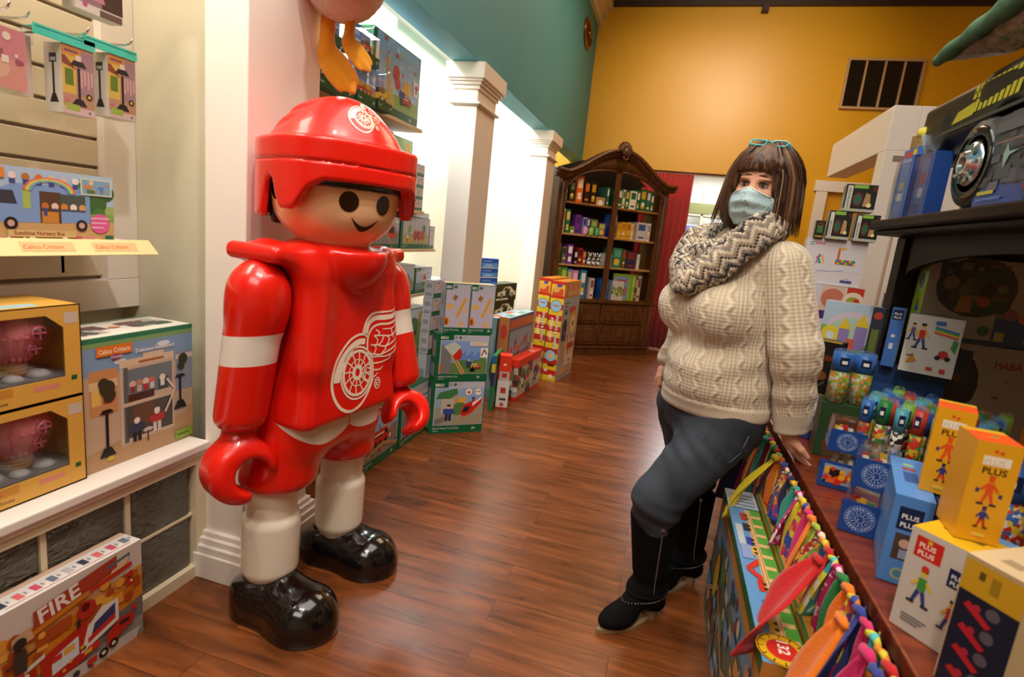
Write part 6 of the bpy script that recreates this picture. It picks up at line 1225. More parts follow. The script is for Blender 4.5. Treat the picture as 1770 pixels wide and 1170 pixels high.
for (x,y,z_,w_,h_,lab) in [(0.765,3.32,1.538,0.105,0.145,'lower left'),(0.888,3.30,1.538,0.105,0.135,'lower right'),(0.815,3.31,1.685,0.14,0.135,'topmost')]:
    carton('figure_toy_box','black and green ghost toy box, %s of the pile on the white brick box'%lab,'toy box','black and green toy boxes',(x,y,z_),-8,w_,0.12,h_,'#141812',front=gb,left=gbs)
carton('figure_toy_box','small dark toy box at the left edge of the white brick box','toy box','black and green toy boxes',(0.712,3.335,1.538),-8,0.045,0.09,0.09,'#1c1c18',front=gbs)
def polym(f):
    f.r(0,0,1,1,'#cac5cb'); lines(f,0.06,0.9,0.08,2,'#3a8a5a',0.05,0.02); f.r(0.15,0.87,0.32,0.93,'#c88a94'); f.l([(0.25,0.28),(0.5,0.3),(0.7,0.34)],0.004,'#8a94c0'); f.r(0,0.30,1,0.305,'#a8a4b0')
    cs=['#c8321f','#2f6ab8','#3f9a3a','#d8a82c']; rr=random.Random(3)
    for i in range(16): x=0.2+0.028*(i%4)+rr.random()*0.05; y=0.45+0.05*(i//4); f.r(x,y,x+0.022,y+0.06,cs[i%4])
    f.r(0.55,0.55,0.585,0.83,'#c8501f'); f.r(0.55,0.80,0.68,0.84,'#d8a82c')
    for i in range(20): x=0.53+0.032*(i%10); y=0.47+0.05*(i//10); f.r(x,y,x+0.032,y+0.055,cs[(i*7)%4])
    f.r(0.67,0.08,0.86,0.13,'#3a4a90'); f.d(0.76,0.15,f.h*0.05,'#c8a0a0',ry=f.h*0.03)
carton('brick_toy_box','large white box with colourful brick creations beyond the woman\'s shoulder','toy box','boxes along the far end of the table',(0.69,3.36,1.298),-8,0.285,0.16,0.238,'#cac5cb',front=polym,top=lambda f:(f.r(0,0,1,1,'#c8c4cc'),f.r(0.3,0.1,0.7,0.8,'#5a9ad0'),f.r(0.8,0.1,1,0.6,'#c8502c')),right=plain_side('#9a8a80','#b8a898'))
def baby(f): f.r(0,0,1,1,'#c4bfc8'); f.r(0.3,0.0,0.7,1,'#c8b0a0'); f.d(0.5,0.5,f.h*0.4,'#b8705a'); f.r(0.72,0.6,1,1,'#b83a2c'); f.d(0.84,0.45,f.h*0.38,'#d8c8b8'); f.d(0.84,0.4,f.h*0.25,'#8a9a3a'); f.d(0.9,0.5,f.h*0.1,'#b83a2c')
carton('brick_toy_box','pale box with a baby picture and red corner under the white brick box','toy box','boxes along the far end of the table',(0.72,3.34,1.16),-8,0.28,0.16,0.136,'#c4bfc8',front=baby)
carton('brick_toy_box','purple edged box low in the far stack under the baby picture box','toy box','boxes along the far end of the table',(0.70,3.34,0.945),-8,0.30,0.17,0.213,'#4a2f6a',front=plain_side('#4a2f6a','#c8b8d0'))
carton('storage_box','dark base box at the bottom of the far stack on the table','toy box','boxes along the far end of the table',(0.70,3.34,0.722),-8,0.30,0.17,0.221,'#3a3038',front=plain_side('#3a3038'))
def shop(f): f.r(0,0,1,1,'#b8c0cc'); f.r(0,0.0,1,0.22,'#c84a7a'); busy(f,['#2f4a8a','#c83a3a','#d8c03a','#e8e8ea','#3f7a4a'],34,8,0.18,0,0.2,1,1)
for i in range(2): carton('beach_toy_box','bright pink and blue box seen through the hutch, %s of the pair'%['lower','upper'][i],'toy box','boxes seen through the hutch',(1.165,3.40,1.285+0.112*i),-6,0.12,0.15,0.11,'#b8c0cc',front=shop)
carton('storage_box','blue card box below the bright pink pair, seen through the hutch','toy box','boxes seen through the hutch',(1.15,3.39,1.08),-6,0.12,0.15,0.203,'#2a4a8a',front=plain_side('#2a4a8a','#4a6ab0'))
carton('storage_box','dark base box behind the hutch under the blue card box','toy box','boxes seen through the hutch',(1.13,3.39,0.722),-6,0.15,0.16,0.356,'#3a3038',front=plain_side('#3a3038'))
# --------- mystery packs with the round emblem ---------
def emblem(f):
    f.r(0,0,1,1,'#1c448c'); W='#9fb4dc'; R_=f.h*0.40; f.ring(0.5,0.5,R_,R_*0.03,W); f.ring(0.5,0.5,R_*0.62,R_*0.03,W)
    for k in range(26):
        a=2*PI*k/26; ca,sa=math.cos(a),math.sin(a); r1,r2=R_*0.70,R_*0.90; dx,dy=-sa*R_*0.06,ca*R_*0.06
        f.k-=0; f.p([(0.5+(ca*r1-dx)/f.w,0.5+(sa*r1-dy)/f.h),(0.5+(ca*r2-dx)/f.w,0.5+(sa*r2-dy)/f.h),(0.5+(ca*r2+dx)/f.w,0.5+(sa*r2+dy)/f.h),(0.5+(ca*r1+dx)/f.w,0.5+(sa*r1+dy)/f.h)],W if k%5 else '#6f8cc8')
    for k in range(12):
        a=2*PI*k/12; f.l([(0.5+R_*0.34*math.cos(a)/f.w,0.5+R_*0.34*math.sin(a)/f.h),(0.5+R_*0.56*math.cos(a)/f.w,0.5+R_*0.56*math.sin(a)/f.h)],R_*0.05,W)
    f.ring(0.5,0.5,R_*0.30,R_*0.04,W); f.t('?',0.44,0.40,R_*0.42,W)
def mystery(o,ang,w,h,label,fr=emblem,fill=('#c8321f','#d8c8c0')):
    e=empty('mystery_pack',o,math.radians(ang),label,'toy pack','blue packs with a round emblem')
    q=MB(); d=0.10; q.box((0,0,0),(w,0.002,h),ink('#1c448c')); q.box((0,0,0),(w,d,0.003),ink('#1c448c')); q.box((0,d-0.002,0),(w,d,h*0.55),ink('#16386f')); q.box((0,0,0),(0.002,d,h*0.4),ink('#16386f')); q.box((w-0.002,0,0),(w,d,h*0.4),ink('#16386f'))
    if fr: fr(Face(q,(0,0,0),(1,0,0),(0,0,1),w,h))
    q.build('card_tray',e)
    q=MB(); rr=random.Random(int(o[1]*1000)); cs=['#c8321f','#e8e4de','#2f6ab8','#d8a82c','#3f8a3a',fill[0],fill[1]]
    for i in range(26):
        x,y,z_=0.012+rr.random()*(w-0.03),0.012+rr.random()*(d-0.03),0.006+rr.random()*(h*0.85); q.box((x,y,z_),(x+0.014,y+0.006,z_+0.014),ink(rr.choice(cs)))
    q.build('brick_pieces',e)
    q=MB(); t=h+0.028; q.add([(0.001,0.002,h*0.4),(w-0.001,0.002,h*0.4),(w-0.001,d,h*0.4),(0.001,d,h*0.4),(0.006,0.008,t),(w-0.006,0.008,t),(w-0.006,d-0.006,t),(0.006,d-0.006,t)],[(4,5,6,7),(0,1,5,4),(1,2,6,5),(2,3,7,6),(3,0,4,7)],CLR); q.build('clear_lid',e)
def orangewin(f): f.r(0,0,1,1,'#1c448c'); f.r(0.12,0.18,0.88,0.88,'#8a98b8'); busy(f,['#d8501f','#e0a82c','#c8321f','#1c1a1a','#e0601f'],26,12,0.2,0.15,0.2,0.85,0.8)
mystery((0.545,1.86,0.722),-14,0.105,0.085,'clear topped blue pack showing orange bricks, beneath the pack by the woman\'s hand',orangewin)
mystery((0.556,1.865,0.838),-10,0.098,0.070,'clear topped blue pack with round emblem, nearest to the woman\'s hand')
mystery((0.527,1.556,0.722),-18,0.088,0.086,'blue pack with round emblem at the table edge, lower of the front two')
mystery((0.545,1.585,0.838),-16,0.100,0.080,'blue pack with round emblem, upper of the front two')
# --------- tubes ---------
BRICKS=[mottle('bricks_%d'%i,c,95,0.4) for i,c in enumerate([['#c8321f','#b8241c','#3f9a3a','#d8b83a'],['#1c1a1a','#2f7a3a','#e0dcd4','#b8241c'],['#d8a82c','#c8321f','#e0dcd4','#3f8a3a'],['#9ab03a','#d8782c','#5a9a3a','#c8c0b0'],['#1c1c1e','#e8e4de','#2a2a30','#d0ccc4'],['#2f6ab8','#c8321f','#e8c83a','#e8e4de']])]
def tube(x,y,z0,r,h,bi,lab,c1,label,cap=True):
    e=empty('brick_tube',(x,y,z0),random.uniform(-0.5,0.4)-1.9,label,'toy tube','clear tubes of building bricks')
    q=MB(); q.lathe([(0.001,0.002),(r*0.93,0.002),(r*0.93,h*0.60),(r*0.5,h*0.63),(0.001,h*0.63)],BRICKS[bi],n=14); q.build('brick_pieces',e)
    q=MB(); q.lathe([(r*0.985,h*0.60),(r,h*0.60),(r,h*0.93),(r*0.985,h*0.93)],ink(lab),n=16,) 
    for k,(a0,c) in enumerate(((-0.4,c1),)):
        V=[];F=[]
        for i in range(5):
            a=a0+0.9*i/4
            for z_ in (h*0.70,h*0.86): V.append(((r+0.0006)*math.cos(a),(r+0.0006)*math.sin(a),z_))
        for i in range(4): F.append((2*i,2*i+2,2*i+3,2*i+1))
        q.add(V,F,ink(c)); V=[((r+0.0011)*math.cos(a0+0.2+0.5*i/3),(r+0.0011)*math.sin(a0+0.2+0.5*i/3),z_) for i in range(4) for z_ in (h*0.74,h*0.80)]; q.add(V,[(2*i,2*i+2,2*i+3,2*i+1) for i in range(3)],ink('#e8e4de'))
    q.build('label_sleeve',e)
    q=MB(); q.lathe([(r,0),(r*1.01,0.002),(r*1.01,h*0.94),(r*0.96,h*0.97),(r*0.6,h*1.0),(0.001,h*1.01)],CLR,n=16); q.build('clear_tube',e)
RS=carton('playset_box','wide flat box printed with brick creations under the small tubes','toy box',None,(0.625,1.925,0.722),-38,0.375,0.36,0.085,'#c8c4c0',top=lambda f:(f.r(0,0,1,1,'#cfcac6'),busy(f,['#c8321f','#2f6ab8','#3a3a40','#d8a82c','#5a9a3a','#8a8a90'],70,6,0.05)),front=plain_side('#c8c4c0','#3a6ab0'))
LABC=['#2f6ab8','#1f7a3a','#4fa0b8','#b83a30','#7fb03a','#2f4a9a']; pos=[]
n_=0
ROW=['front','second','third','fourth','fifth','rear']
for j in range(6):
    for i in range(7):
        x=0.663+0.047*(i*0.788+j*0.616); y=1.932+0.047*(-i*0.616+j*0.788)
        bi=(i*2+j*3)%6
        tube(x,y,0.8075,0.0175,0.205+0.012*((i+j)%2),bi,LABC[(i+2*j)%6],'#14224a','slim clear tube of bricks in the %s row, %s from the left'%(ROW[j],ORD[i]))
        n_+=1
for i,(x,y,z0,lab) in enumerate([(0.645,2.20,0.90,'left'),(0.720,2.215,0.90,'right')]): tube(x,y,z0+0.02,0.034,0.195,3,'#2f6ab8','#14224a','wide clear tub with a blue label behind the small tubes, %s one'%lab)
carton('storage_box','low green box under the two wide clear tubs','toy box',None,(0.60,2.165,0.722),-4,0.165,0.085,0.197,'#2f4a2c',front=plain_side('#2f4a2c','#6a3a2c'))
tube(0.905,1.62,0.722,0.058,0.26,5,'#2f6ab8','#14224a','largest clear tub with a blue label behind the orange topped boxes')
# --------- near cartons ---------
def lightblue(f): f.r(0,0,1,1,'#4f86cc'); pplogo(f,0.18,0.62,0.62,0.26); f.r(0.22,0.28,0.80,0.58,'#4a3a34'); f.d(0.5,0.47,f.w*0.15,'#c8a090'); f.r(0.4,0.3,0.65,0.4,'#8a9ab8'); f.d(0.5,0.12,f.w*0.2,'#9aa88a'); f.d(0.5,0.12,f.w*0.12,'#4f86a0')
carton('building_toy_box','light blue upright box with a child photo at the table edge','toy box','building toy boxes at the near end',(0.55,1.335,0.722),-16,0.072,0.30,0.205,'#4f86cc',front=lightblue,left=plain_side('#4f86cc','#6a9ad8'),top=lambda f:(f.r(0,0,1,1,'#5a90d4'),f.r(0.3,0.35,0.7,0.6,'#3a5a9a'),f.r(0.3,0.65,0.7,0.72,'#a0504a'),f.d(0.5,0.8,0.012,'#9ac08a')))
carton('building_toy_box','dark blue box wedged right of the light blue upright box','toy box','building toy boxes at the near end',(0.625,1.315,0.722),-16,0.07,0.30,0.20,'#1c3258',front=lambda f:(f.r(0,0,1,1,'#1c3258'),pplogo(f,0.15,0.66,0.7,0.25,'#12203f')),top=plain_side('#20366a'))
def yellow(f):
    f.r(0,0,1,1,'#e3a21a'); f.d(0.44,0.915,f.h*0.018,'#d8501f'); f.d(0.56,0.905,f.h*0.018,'#d8501f'); f.r(0.20,0.775,0.80,0.865,'#efe4d2'); f.t('PLUS',0.235,0.785,f.h*0.075,'#d8c8b0',maxw=0.5); f.t('PLUS',0.24,0.69,f.h*0.09,'#241a10',maxw=0.56)
    robot(f,0.5,0.38,0.30,'#e0501f','#e0501f','#e0501f'); f.r(0.2,0.50,0.28,0.54,'#3a3a6a'); f.r(0.72,0.47,0.80,0.51,'#3a3a6a'); robot(f,0.5,0.15,0.22,'#34347a','#c8321f','#34347a'); f.r(0.35,0.06,0.65,0.10,'#e8bc4a')
def ytop(f): f.r(0,0,1,1,'#ee5a24'); f.r(0,0.75,1,1,'#d8a82c'); f.r(0.2,0.3,0.6,0.4,'#d8783a'); f.d(0.6,0.5,0.006,'#5a9a3a')
def yright(f): f.r(0,0,1,1,'#e0441c'); f.r(0,0.70,1,0.86,'#8aa83a'); busy(f,['#34347a','#3f8a3a','#e8e4de','#c8321f'],16,3,0.16,0.05,0.5,0.95,0.85); robot(f,0.5,0.05,0.42,'#34347a','#34347a','#5a8a3a')
carton('building_toy_box','yellow box with an orange robot standing on the blue boxes, farther of the yellow pair','toy box','yellow building toy boxes',(0.612,1.392,0.928),-22,0.068,0.095,0.195,'#e3a21a',front=yellow,right=yright,top=ytop)
carton('building_toy_box','yellow box with an orange robot and red side, nearer of the yellow pair','toy box','yellow building toy boxes',(0.578,1.148,0.932),-6,0.068,0.095,0.19,'#e3a21a',front=yellow,right=yright,top=ytop)
def whitebox(f): f.r(0,0,1,1,'#c4bcb4'); pplogo(f,0.10,0.74,0.42,0.20,'#c8281c',tc='#efe4d8'); f.d(0.31,0.91,f.w*0.04,'#d8a82c'); pplogo(f,0.66,0.62,0.3,0.17,'#14224a'); robot(f,0.34,0.30,0.36,'#3f8a3a','#34347a','#d8b83a'); f.d(0.34,0.66,f.w*0.06,'#c8321f'); robot(f,0.82,0.22,0.3,'#b8302c','#34347a','#c8983a'); lines(f,0.15,0.16,0.4,3,'#5a5a5c',0.03,0.012)
carton('building_toy_box','white box with a red logo and a green robot at the near table edge','toy box','building toy boxes at the near end',(0.522,1.168,0.722),-50,0.112,0.13,0.208,'#c4bcb4',front=whitebox,left=plain_side('#b8b0a8'),top=lambda f:(f.r(0,0,1,1,'#e0b01f'),f.r(0.2,0.4,0.8,0.5,'#8a6a1c'),f.r(0.0,0.8,1,1,'#6a9ad0')))
def navy(f):
    f.r(0,0,1,1,'#b8a078'); f.r(0.02,0.0,0.80,0.97,'#141c30'); f.r(0.02,0.74,0.80,0.97,'#c8981f'); f.r(0.22,0.86,0.3,0.92,'#5a4a1c'); f.r(0.38,0.8,0.5,0.92,'#9a7a1c')
    for i in range(4): y=0.60-0.17*i; f.p([(0.12,y+0.04),(0.18,y+0.08),(0.52,y-0.02),(0.46,y-0.05)],'#b8202c'); f.d(0.5,y+0.07,f.w*0.09,'#5a505a'); f.d(0.3,y+0.06,f.w*0.05,'#a82a3a')
def navyr(f): f.r(0,0,1,1,'#c8ac84'); f.r(0.06,0.0,1,0.92,'#0d0e12'); f.ring(0.16,0.84,0.02,0.005,'#4a4a4a'); f.r(0.1,0,0.5,0.5,'#4a3a28')
carton('construction_kit_box','navy and yellow box with cream edges, nearest at the bottom right corner','toy box',None,(0.545,1.03,0.722),-58,0.115,0.16,0.236,'#c8ac84',front=navy,right=navyr,top=lambda f:(f.r(0,0,1,1,'#d8bc94'),f.r(0.5,0.5,0.95,0.9,'#3a4470'),f.d(0.7,0.7,0.015,'#c8c0c8'),f.r(0.25,0.2,0.5,0.35,'#a89070')))
# --------- railway boxes on the floor ---------
def rail_top(f):   # u along the box (away from viewer end first), v across
    f.r(0,0,1,1,'#5f93c4'); f.r(0,0,0.86,0.34,'#4f9a3a'); f.r(0.0,0.33,0.83,0.50,'#d8b078')
    for i in range(12): f.r(0.02+0.068*i,0.05,0.04+0.068*i,0.34,'#d8b078'); 
    f.r(0,0.36,0.82,0.38,'#9a6a3a'); f.r(0,0.45,0.82,0.47,'#9a6a3a')
    for i,(x,c) in enumerate([(0.05,'#c8321f'),(0.12,'#d8b02c'),(0.2,'#2f3f9a'),(0.3,'#c8321f'),(0.5,'#d8b02c'),(0.56,'#2f3f9a'),(0.66,'#2a2a2c'),(0.74,'#b8321f')]): f.r(x,0.50,x+0.055,0.68,c); f.d(x+0.015,0.50,0.006,'#1c1a18'); f.d(x+0.04,0.50,0.006,'#1c1a18')
    f.p([(0.34,0.5),(0.40,0.88),(0.42,0.88),(0.38,0.5)],'#c8321f'); f.p([(0.48,0.5),(0.42,0.88),(0.40,0.88),(0.44,0.5)],'#c8321f'); f.r(0.37,0.66,0.45,0.70,'#c8321f'); f.r(0.55,0.72,0.70,0.92,'#b8c0c8'); f.r(0.47,0.6,0.56,0.9,'#8a9ac8')
    f.r(0.84,0,1,1,'#a8bcd4'); [f.r(0.86+0.03*i,0.1,0.87+0.03*i,0.85,'#5a6a8a') for i in range(4)]
    f.d(0.055,0.52,f.h*0.56,'#d8a81f'); f.ring(0.055,0.52,f.h*0.54,f.h*0.04,'#8a5a14')
    for k in range(12): a=2*PI*k/12; f.l([(0.055+f.h*0.40*math.cos(a)/f.w,0.52+0.40*math.sin(a)),(0.055+f.h*0.52*math.cos(a)/f.w,0.52+0.52*math.sin(a))],0.003,'#3a2a10')
    f.d(0.055,0.52,f.h*0.34,'#c8281f'); f.t('132',0.088,0.60,f.h*0.34,'#f0e6dc',rot=PI); f.t('PIECES',0.10,0.28,f.h*0.12,'#3a2a10',rot=PI/2) if 0 else None
def rail_front(f):
    f.r(0,0,1,1,'#6a8aa8'); f.r(0,0.93,1,1,'#1f6a3a'); f.r(0,0.84,1,0.92,'#b8803a'); f.r(0,0.92,1,0.93,'#8a2a1c'); f.p([(0,0),(1,0),(1,0.7),(0,0.62)],'#5a6a5a'); f.t('Wooden Railway Set',0.08,0.852,f.h*0.06,'#8a2a1c',maxw=0.6)
    busy(f,['#5f8ab0','#4f7a3a','#c8905a','#8a4a34','#6a9ac0','#3f5a34','#b8b0a0','#7a3a2c'],90,15,0.08,0,0.02,1,0.8); tracks(f,[(0.05,0.2),(0.3,0.5),(0.6,0.3),(0.95,0.6)],t=0.03); f.d(0.22,0.5,f.h*0.10,'#c8982a',ry=f.h*0.16)
rb=carton('railway_set_box','long wooden railway box with a 132 badge on the floor under the garland','toy box','wooden railway boxes under the table',(0.338,2.215,0),-90,0.965,0.105,0.50,'#3f7a4a',front=rail_front,right=plain_side('#b8803a','#8a2a1c'))
q=MB(); f=Face(q,(0.338+0.105,2.215-0.965,0.5004),(0,1,0),(-1,0,0),0.965,0.105); rail_top(f)
tp=q.build('printed_lid'); tp.parent=rb; tp.matrix_parent_inverse=(Matrix.Translation((0.338,2.215,0))@Matrix.Rotation(math.radians(-90),4,'Z')).inverted()
def rail2_top(f):
    f.r(0,0,1,1,'#b8782c'); f.r(0,0.0,1,0.08,'#1f6a3a'); f.r(0,0.92,1,1,'#1f6a3a'); f.d(0.90,0.5,f.h*0.85,'#8a1f14',ry=f.h*0.36); f.d(0.90,0.5,f.h*0.75,'#c8321f',ry=f.h*0.31); f.t('Wooden Railway',0.72,0.72,f.h*0.46,'#8a1f14',rot=PI,maxw=0.62)
rb2=carton('railway_set_box','tan railway box with a red oval badge behind the 132 piece box','toy box','wooden railway boxes under the table',(0.447,2.23,0),-90,0.97,0.09,0.52,'#b8782c',front=plain_side('#b8782c','#8a2a1c'))
q=MB(); f=Face(q,(0.447+0.09,2.23-0.97,0.5204),(0,1,0),(-1,0,0),0.97,0.09); rail2_top(f)
tp=q.build('printed_lid'); tp.parent=rb2; tp.matrix_parent_inverse=(Matrix.Translation((0.447,2.23,0))@Matrix.Rotation(math.radians(-90),4,'Z')).inverted()
# --------- rag garland ---------
GA=empty('rag_garland',(0.50,2.2,0.70),0,'garland of knotted bright fabric strips hanging along the table edge','garland')
def cloth(n,c): return mat('cloth_'+n,c,0.85,sheen=0.2,bump=(140,0.25))
PL=[cloth('red','#c8141a'),cloth('orange','#f07a14'),cloth('yellow','#e0c81f'),cloth('pink','#d8246a'),cloth('teal','#2f9a8a'),cloth('navy','#141c4a'),cloth('lime','#a8b82c'),cloth('blue','#2f3f9a'),cloth('green','#1f7a3a'),
    mottle('cloth_dots',['#c8246a','#c8246a','#e8d0d8','#c8246a'],70,0.85),mottle('cloth_floral',['#2f4aa0','#d8c83a','#d87a2c','#c8305a','#6a3a8a'],55,0.85),mottle('cloth_patch',['#d8c83a','#e0862c','#5aa83a','#3a6ab0'],45,0.85),mottle('cloth_batik',['#b8342c','#e0a03a','#7a2a5a','#e8d8b8'],50,0.85,warp=0.1),mottle('cloth_aqua',['#5ac0c0','#d8d43a','#3a9aa8','#e8e4c8'],40,0.85)]
def strip(y,m,w,L,out,sway,knot=True,tw=0.0,x0=0.0,z0=0.0):
    q=MB(); rr=random.Random(int(y*1e4)); n=14; rows=[]; ph=rr.random()*6
    for i in range(n+1):
        t=i/n; ww=w*(0.28+0.72*min(1,t*2.6))*(1-0.12*t); cx=-out*math.sin(t*1.45); cz=-L*t; cy=sway*t; row=[]
        for j in range(9):
            u=(j/8-0.5); fold=0.016*math.sin(u*7+ph+t*1.5)*(0.4+0.6*t); a=tw*t+0.5*math.sin(ph)
            row.append((x0+cx+fold-u*ww*math.sin(a),cy+u*ww*math.cos(a),z0+cz-0.02*abs(u)*math.sin(ph)))
        rows.append(row)
    q.rings(rows,m,caps=False,closed=False)
    if knot: kr=0.0075+0.003*rr.random(); q.tube([(x0+0.3*0,-0.026,z0+0.002),(x0-0.002,-0.014,z0+0.006),(x0,0.0,z0+0.003),(x0-0.003,0.014,z0-0.001),(x0,0.026,z0+0.002)],[0.006,kr,kr*1.15,kr,0.006],m,8); 
    o=q.build('fabric_strip',GA); o.location=(0,y-2.2,0); sd=o.modifiers.new('t','SOLIDIFY'); sd.thickness=0.0015
    return o
rg=random.Random(11); y=1.0; k=0
SEQ=[10,0,11,13,3,7,10,1,8,9,13,0,11,12,6,1,3,10,2,9,4,11,5,10,12,7,1,13,0,10,2,3,8,11]
while y<3.62:
    m=PL[SEQ[k%len(SEQ)]]; L=0.16+0.12*rg.random()+(0.15 if y>2.3 else 0)
    strip(y,m,0.062+0.045*rg.random(),L,0.008+0.022*rg.random(),rg.uniform(-0.03,0.03),tw=rg.uniform(0.5,1.25)*(-1)*(0.45 if 1.3<y<2.25 else 1),x0=-0.012)
    y+=0.036+0.012*rg.random(); k+=1
# the long loose ones that stand out in front
strip(1.40,PL[0],0.14,0.25,0.12,-0.04,x0=-0.05,tw=-1.0); strip(1.16,PL[1],0.13,0.40,0.10,0.00,x0=-0.06,tw=-1.0); strip(2.10,PL[2],0.055,0.24,0.13,-0.03,x0=-0.03,tw=-0.6); strip(1.07,PL[3],0.07,0.30,0.05,0.03,x0=-0.04,tw=-0.9); strip(1.02,PL[7],0.05,0.30,0.04,0.02,x0=-0.04,tw=-0.9)
strip(2.31,PL[4],0.07,0.34,0.04,0,x0=-0.03,tw=-0.9); strip(2.41,PL[1],0.07,0.38,0.04,0,x0=-0.03,tw=-0.9); strip(2.58,PL[5],0.13,0.40,0.05,0,x0=-0.045,tw=-0.9); strip(2.76,PL[12],0.06,0.42,0.04,0,x0=-0.03,tw=-0.9); strip(2.90,PL[13],0.07,0.40,0.04,0,x0=-0.03,tw=-0.9); strip(2.20,PL[8],0.06,0.30,0.02,0,x0=-0.02,tw=-0.9)
q=MB(); q.cyl((-0.010,-1.3,0.0),(-0.010,1.45,0.0),0.004,PL[5],8); q.build('cord',GA)
# --------- white gondola beyond the table ---------
GN=empty('white_display_frame',(1.30,4.6,0),0,'tall white display frame with an overhead beam in front of the back wall','display frame')
q=MB(); q.box((-0.15,-0.6,2.12),(0.0,0.75,2.38),WHITE); q.build('top_beam',GN,bevel=0.004)
q=MB(); q.box((-0.15,-0.6,0),(-0.02,-0.47,2.12),WHITE); q.build('post',GN,bevel=0.004)
q=MB(); q.box((0.0,-0.6,0),(0.9,-0.56,2.38),WHITE); q.build('end_panel',GN,bevel=0.004)
q=MB(); q.box((-0.10,-0.607,2.06),(0.3,-0.6,2.09),mat('panel_groove','#8a7a70',0.6)); q.build('moulding',GN)
# ================= the woman =================
def woman():
    ROOT=np.array([0.25,2.1,0.0]); W=empty('person',tuple(ROOT),0,'person in cream knit sweater, patterned scarf and blue face mask leaning on the table','person')
    wf=lambda f:(lambda P:f(P+ROOT)); lo=lambda *a:tuple(np.array(a)-ROOT)
    F=V3(-0.743,-0.669,0); L=V3(0.669,-0.743,0)
    SKN=mat('skin','#dca184',0.5,sss=0.15,bump=(300,0.05)); 
    def section(P,prof,cx,cy):
        z=P[:,2]; Z=[p[0] for p in prof]; a=np.interp(z,Z,[p[1] for p in prof]); b=np.interp(z,Z,[p[2] for p in prof]); f0=np.interp(z,Z,[p[3] for p in prof]); l0=np.interp(z,Z,[p[4] for p in prof])
        q=P-V3(cx,cy,0); f=q@F-f0; l=q@L-l0
        d=(np.sqrt((f/a)**2+(l/b)**2)-1)*np.minimum(a,b)
        return smax(d,np.maximum(Z[0]-z,z-Z[-1]),0.03)
    C0=(0.235,2.165)
    PROF=[(0.80,0.165,0.205,0.0,0),(0.90,0.172,0.212,0,0),(1.0,0.172,0.205,0.0,0),(1.1,0.165,0.195,0.005,0),(1.2,0.160,0.195,0.01,0),(1.30,0.145,0.195,0.0,0),(1.38,0.115,0.185,-0.01,0.0),(1.44,0.085,0.13,-0.015,0.0),(1.50,0.07,0.075,-0.01,0.0)]
    pt=lambda f,l,z:(C0[0]+F[0]*f+L[0]*l,C0[1]+F[1]*f+L[1]*l,z)
    LS=(0.365,2.045,1.375); LE=(0.440,1.985,1.11); LW=(0.482,2.025,0.835)
    RS=(0.11,2.285,1.375); RE=(0.125,2.43,1.13); RW=(0.062,2.43,0.935)
    # ---- skin: head, neck, arms and hands in one surface ----
    HC=V3(0.262,2.105,1.628); az=math.radians(-114)
    HM=np.array(Matrix.Rotation(az,3,'Z')@Matrix.Rotation(math.radians(-5),3,'X')@Matrix.Rotation(math.radians(2),3,'Y'))   # columns: forward, left, up
    hl=lambda P:(P-HC)@HM
    def head(P):
        q=hl(P); f=s_ell(q,(0.0,0,0.03),(0.098,0.077,0.098)); f=smin(f,s_ell(q,(0.022,0,-0.045),(0.070,0.058,0.075)),0.04); f=smin(f,s_ell(q,(0.062,0,-0.095),(0.028,0.026,0.022)),0.03)
        f=smin(f,s_cone(q,(0.088,0,0.012),(0.108,0,-0.028),0.010,0.014),0.02); f=smin(f,s_ell(q,(0.085,0,-0.058),(0.022,0.028,0.012)),0.015)
        for s in (-1,1):
            f=smax(f,-s_ell(q,(0.098,s*0.031,0.010),(0.017,0.017,0.011)),0.012); f=smin(f,s_ell(q,(0.085,s*0.031,0.028),(0.014,0.020,0.006)),0.012); f=smin(f,s_ell(q,(-0.005,s*0.078,-0.005),(0.018,0.008,0.03)),0.008)
            f=smin(f,s_ell(q,(0.07,s*0.04,-0.02),(0.02,0.02,0.02)),0.02)
        return f
    def hand(P,w,palm,fdir,side,up,curl,spread=0.018,s=1.0):
        """w wrist, palm knuckle centre, fdir direction of fingers, side lateral unit, curl vector"""
        w=V3(*w); k=V3(*palm); fd=V3(*fdir); fd/=np.linalg.norm(fd); sd=V3(*side); sd/=np.linalg.norm(sd); cu=V3(*curl); cu/=np.linalg.norm(cu)
        f=s_cone(P,w,w*0.5+k*0.5,0.026,0.024)
        for i in range(4):
            o=(i-1.5)*spread; kn=k+sd*o-fd*abs(i-1.3)*0.003; f=smin(f,s_cone(P,w*0.65+k*0.35+sd*o*0.7,kn,0.017,0.0125),0.016)
        g=None
        for i in range(4):
            o=(i-1.5)*spread; kn=k+sd*o-fd*abs(i-1.3)*0.003; ln_=[0.034,0.039,0.037,0.029][i]
            a=kn+(fd*0.90+cu*0.35)*ln_; b=a+(fd*0.35+cu*0.85)*ln_*0.72; c=b+(fd*-0.05+cu*0.95)*ln_*0.5
            r=0.0098-0.0006*i
            fi=smin(smin(s_cone(P,kn,a,r+0.0012,r),s_cone(P,a,b,r,r-0.0006),0.004),s_cone(P,b,c,r-0.0006,r-0.0018),0.004)
            f=smin(f,fi,0.006)
        t0=w*0.6+k*0.4-sd*0.028; t1=t0+(fd*0.6-sd*0.5+cu*0.3)*0.034; t2=t1+(fd*0.85-sd*0.1+cu*0.4)*0.028
        th=smin(s_cone(P,t0,t1,0.016,0.0115),s_cone(P,t1,t2,0.0115,0.0090),0.006)
        return smin(f,th,0.010)
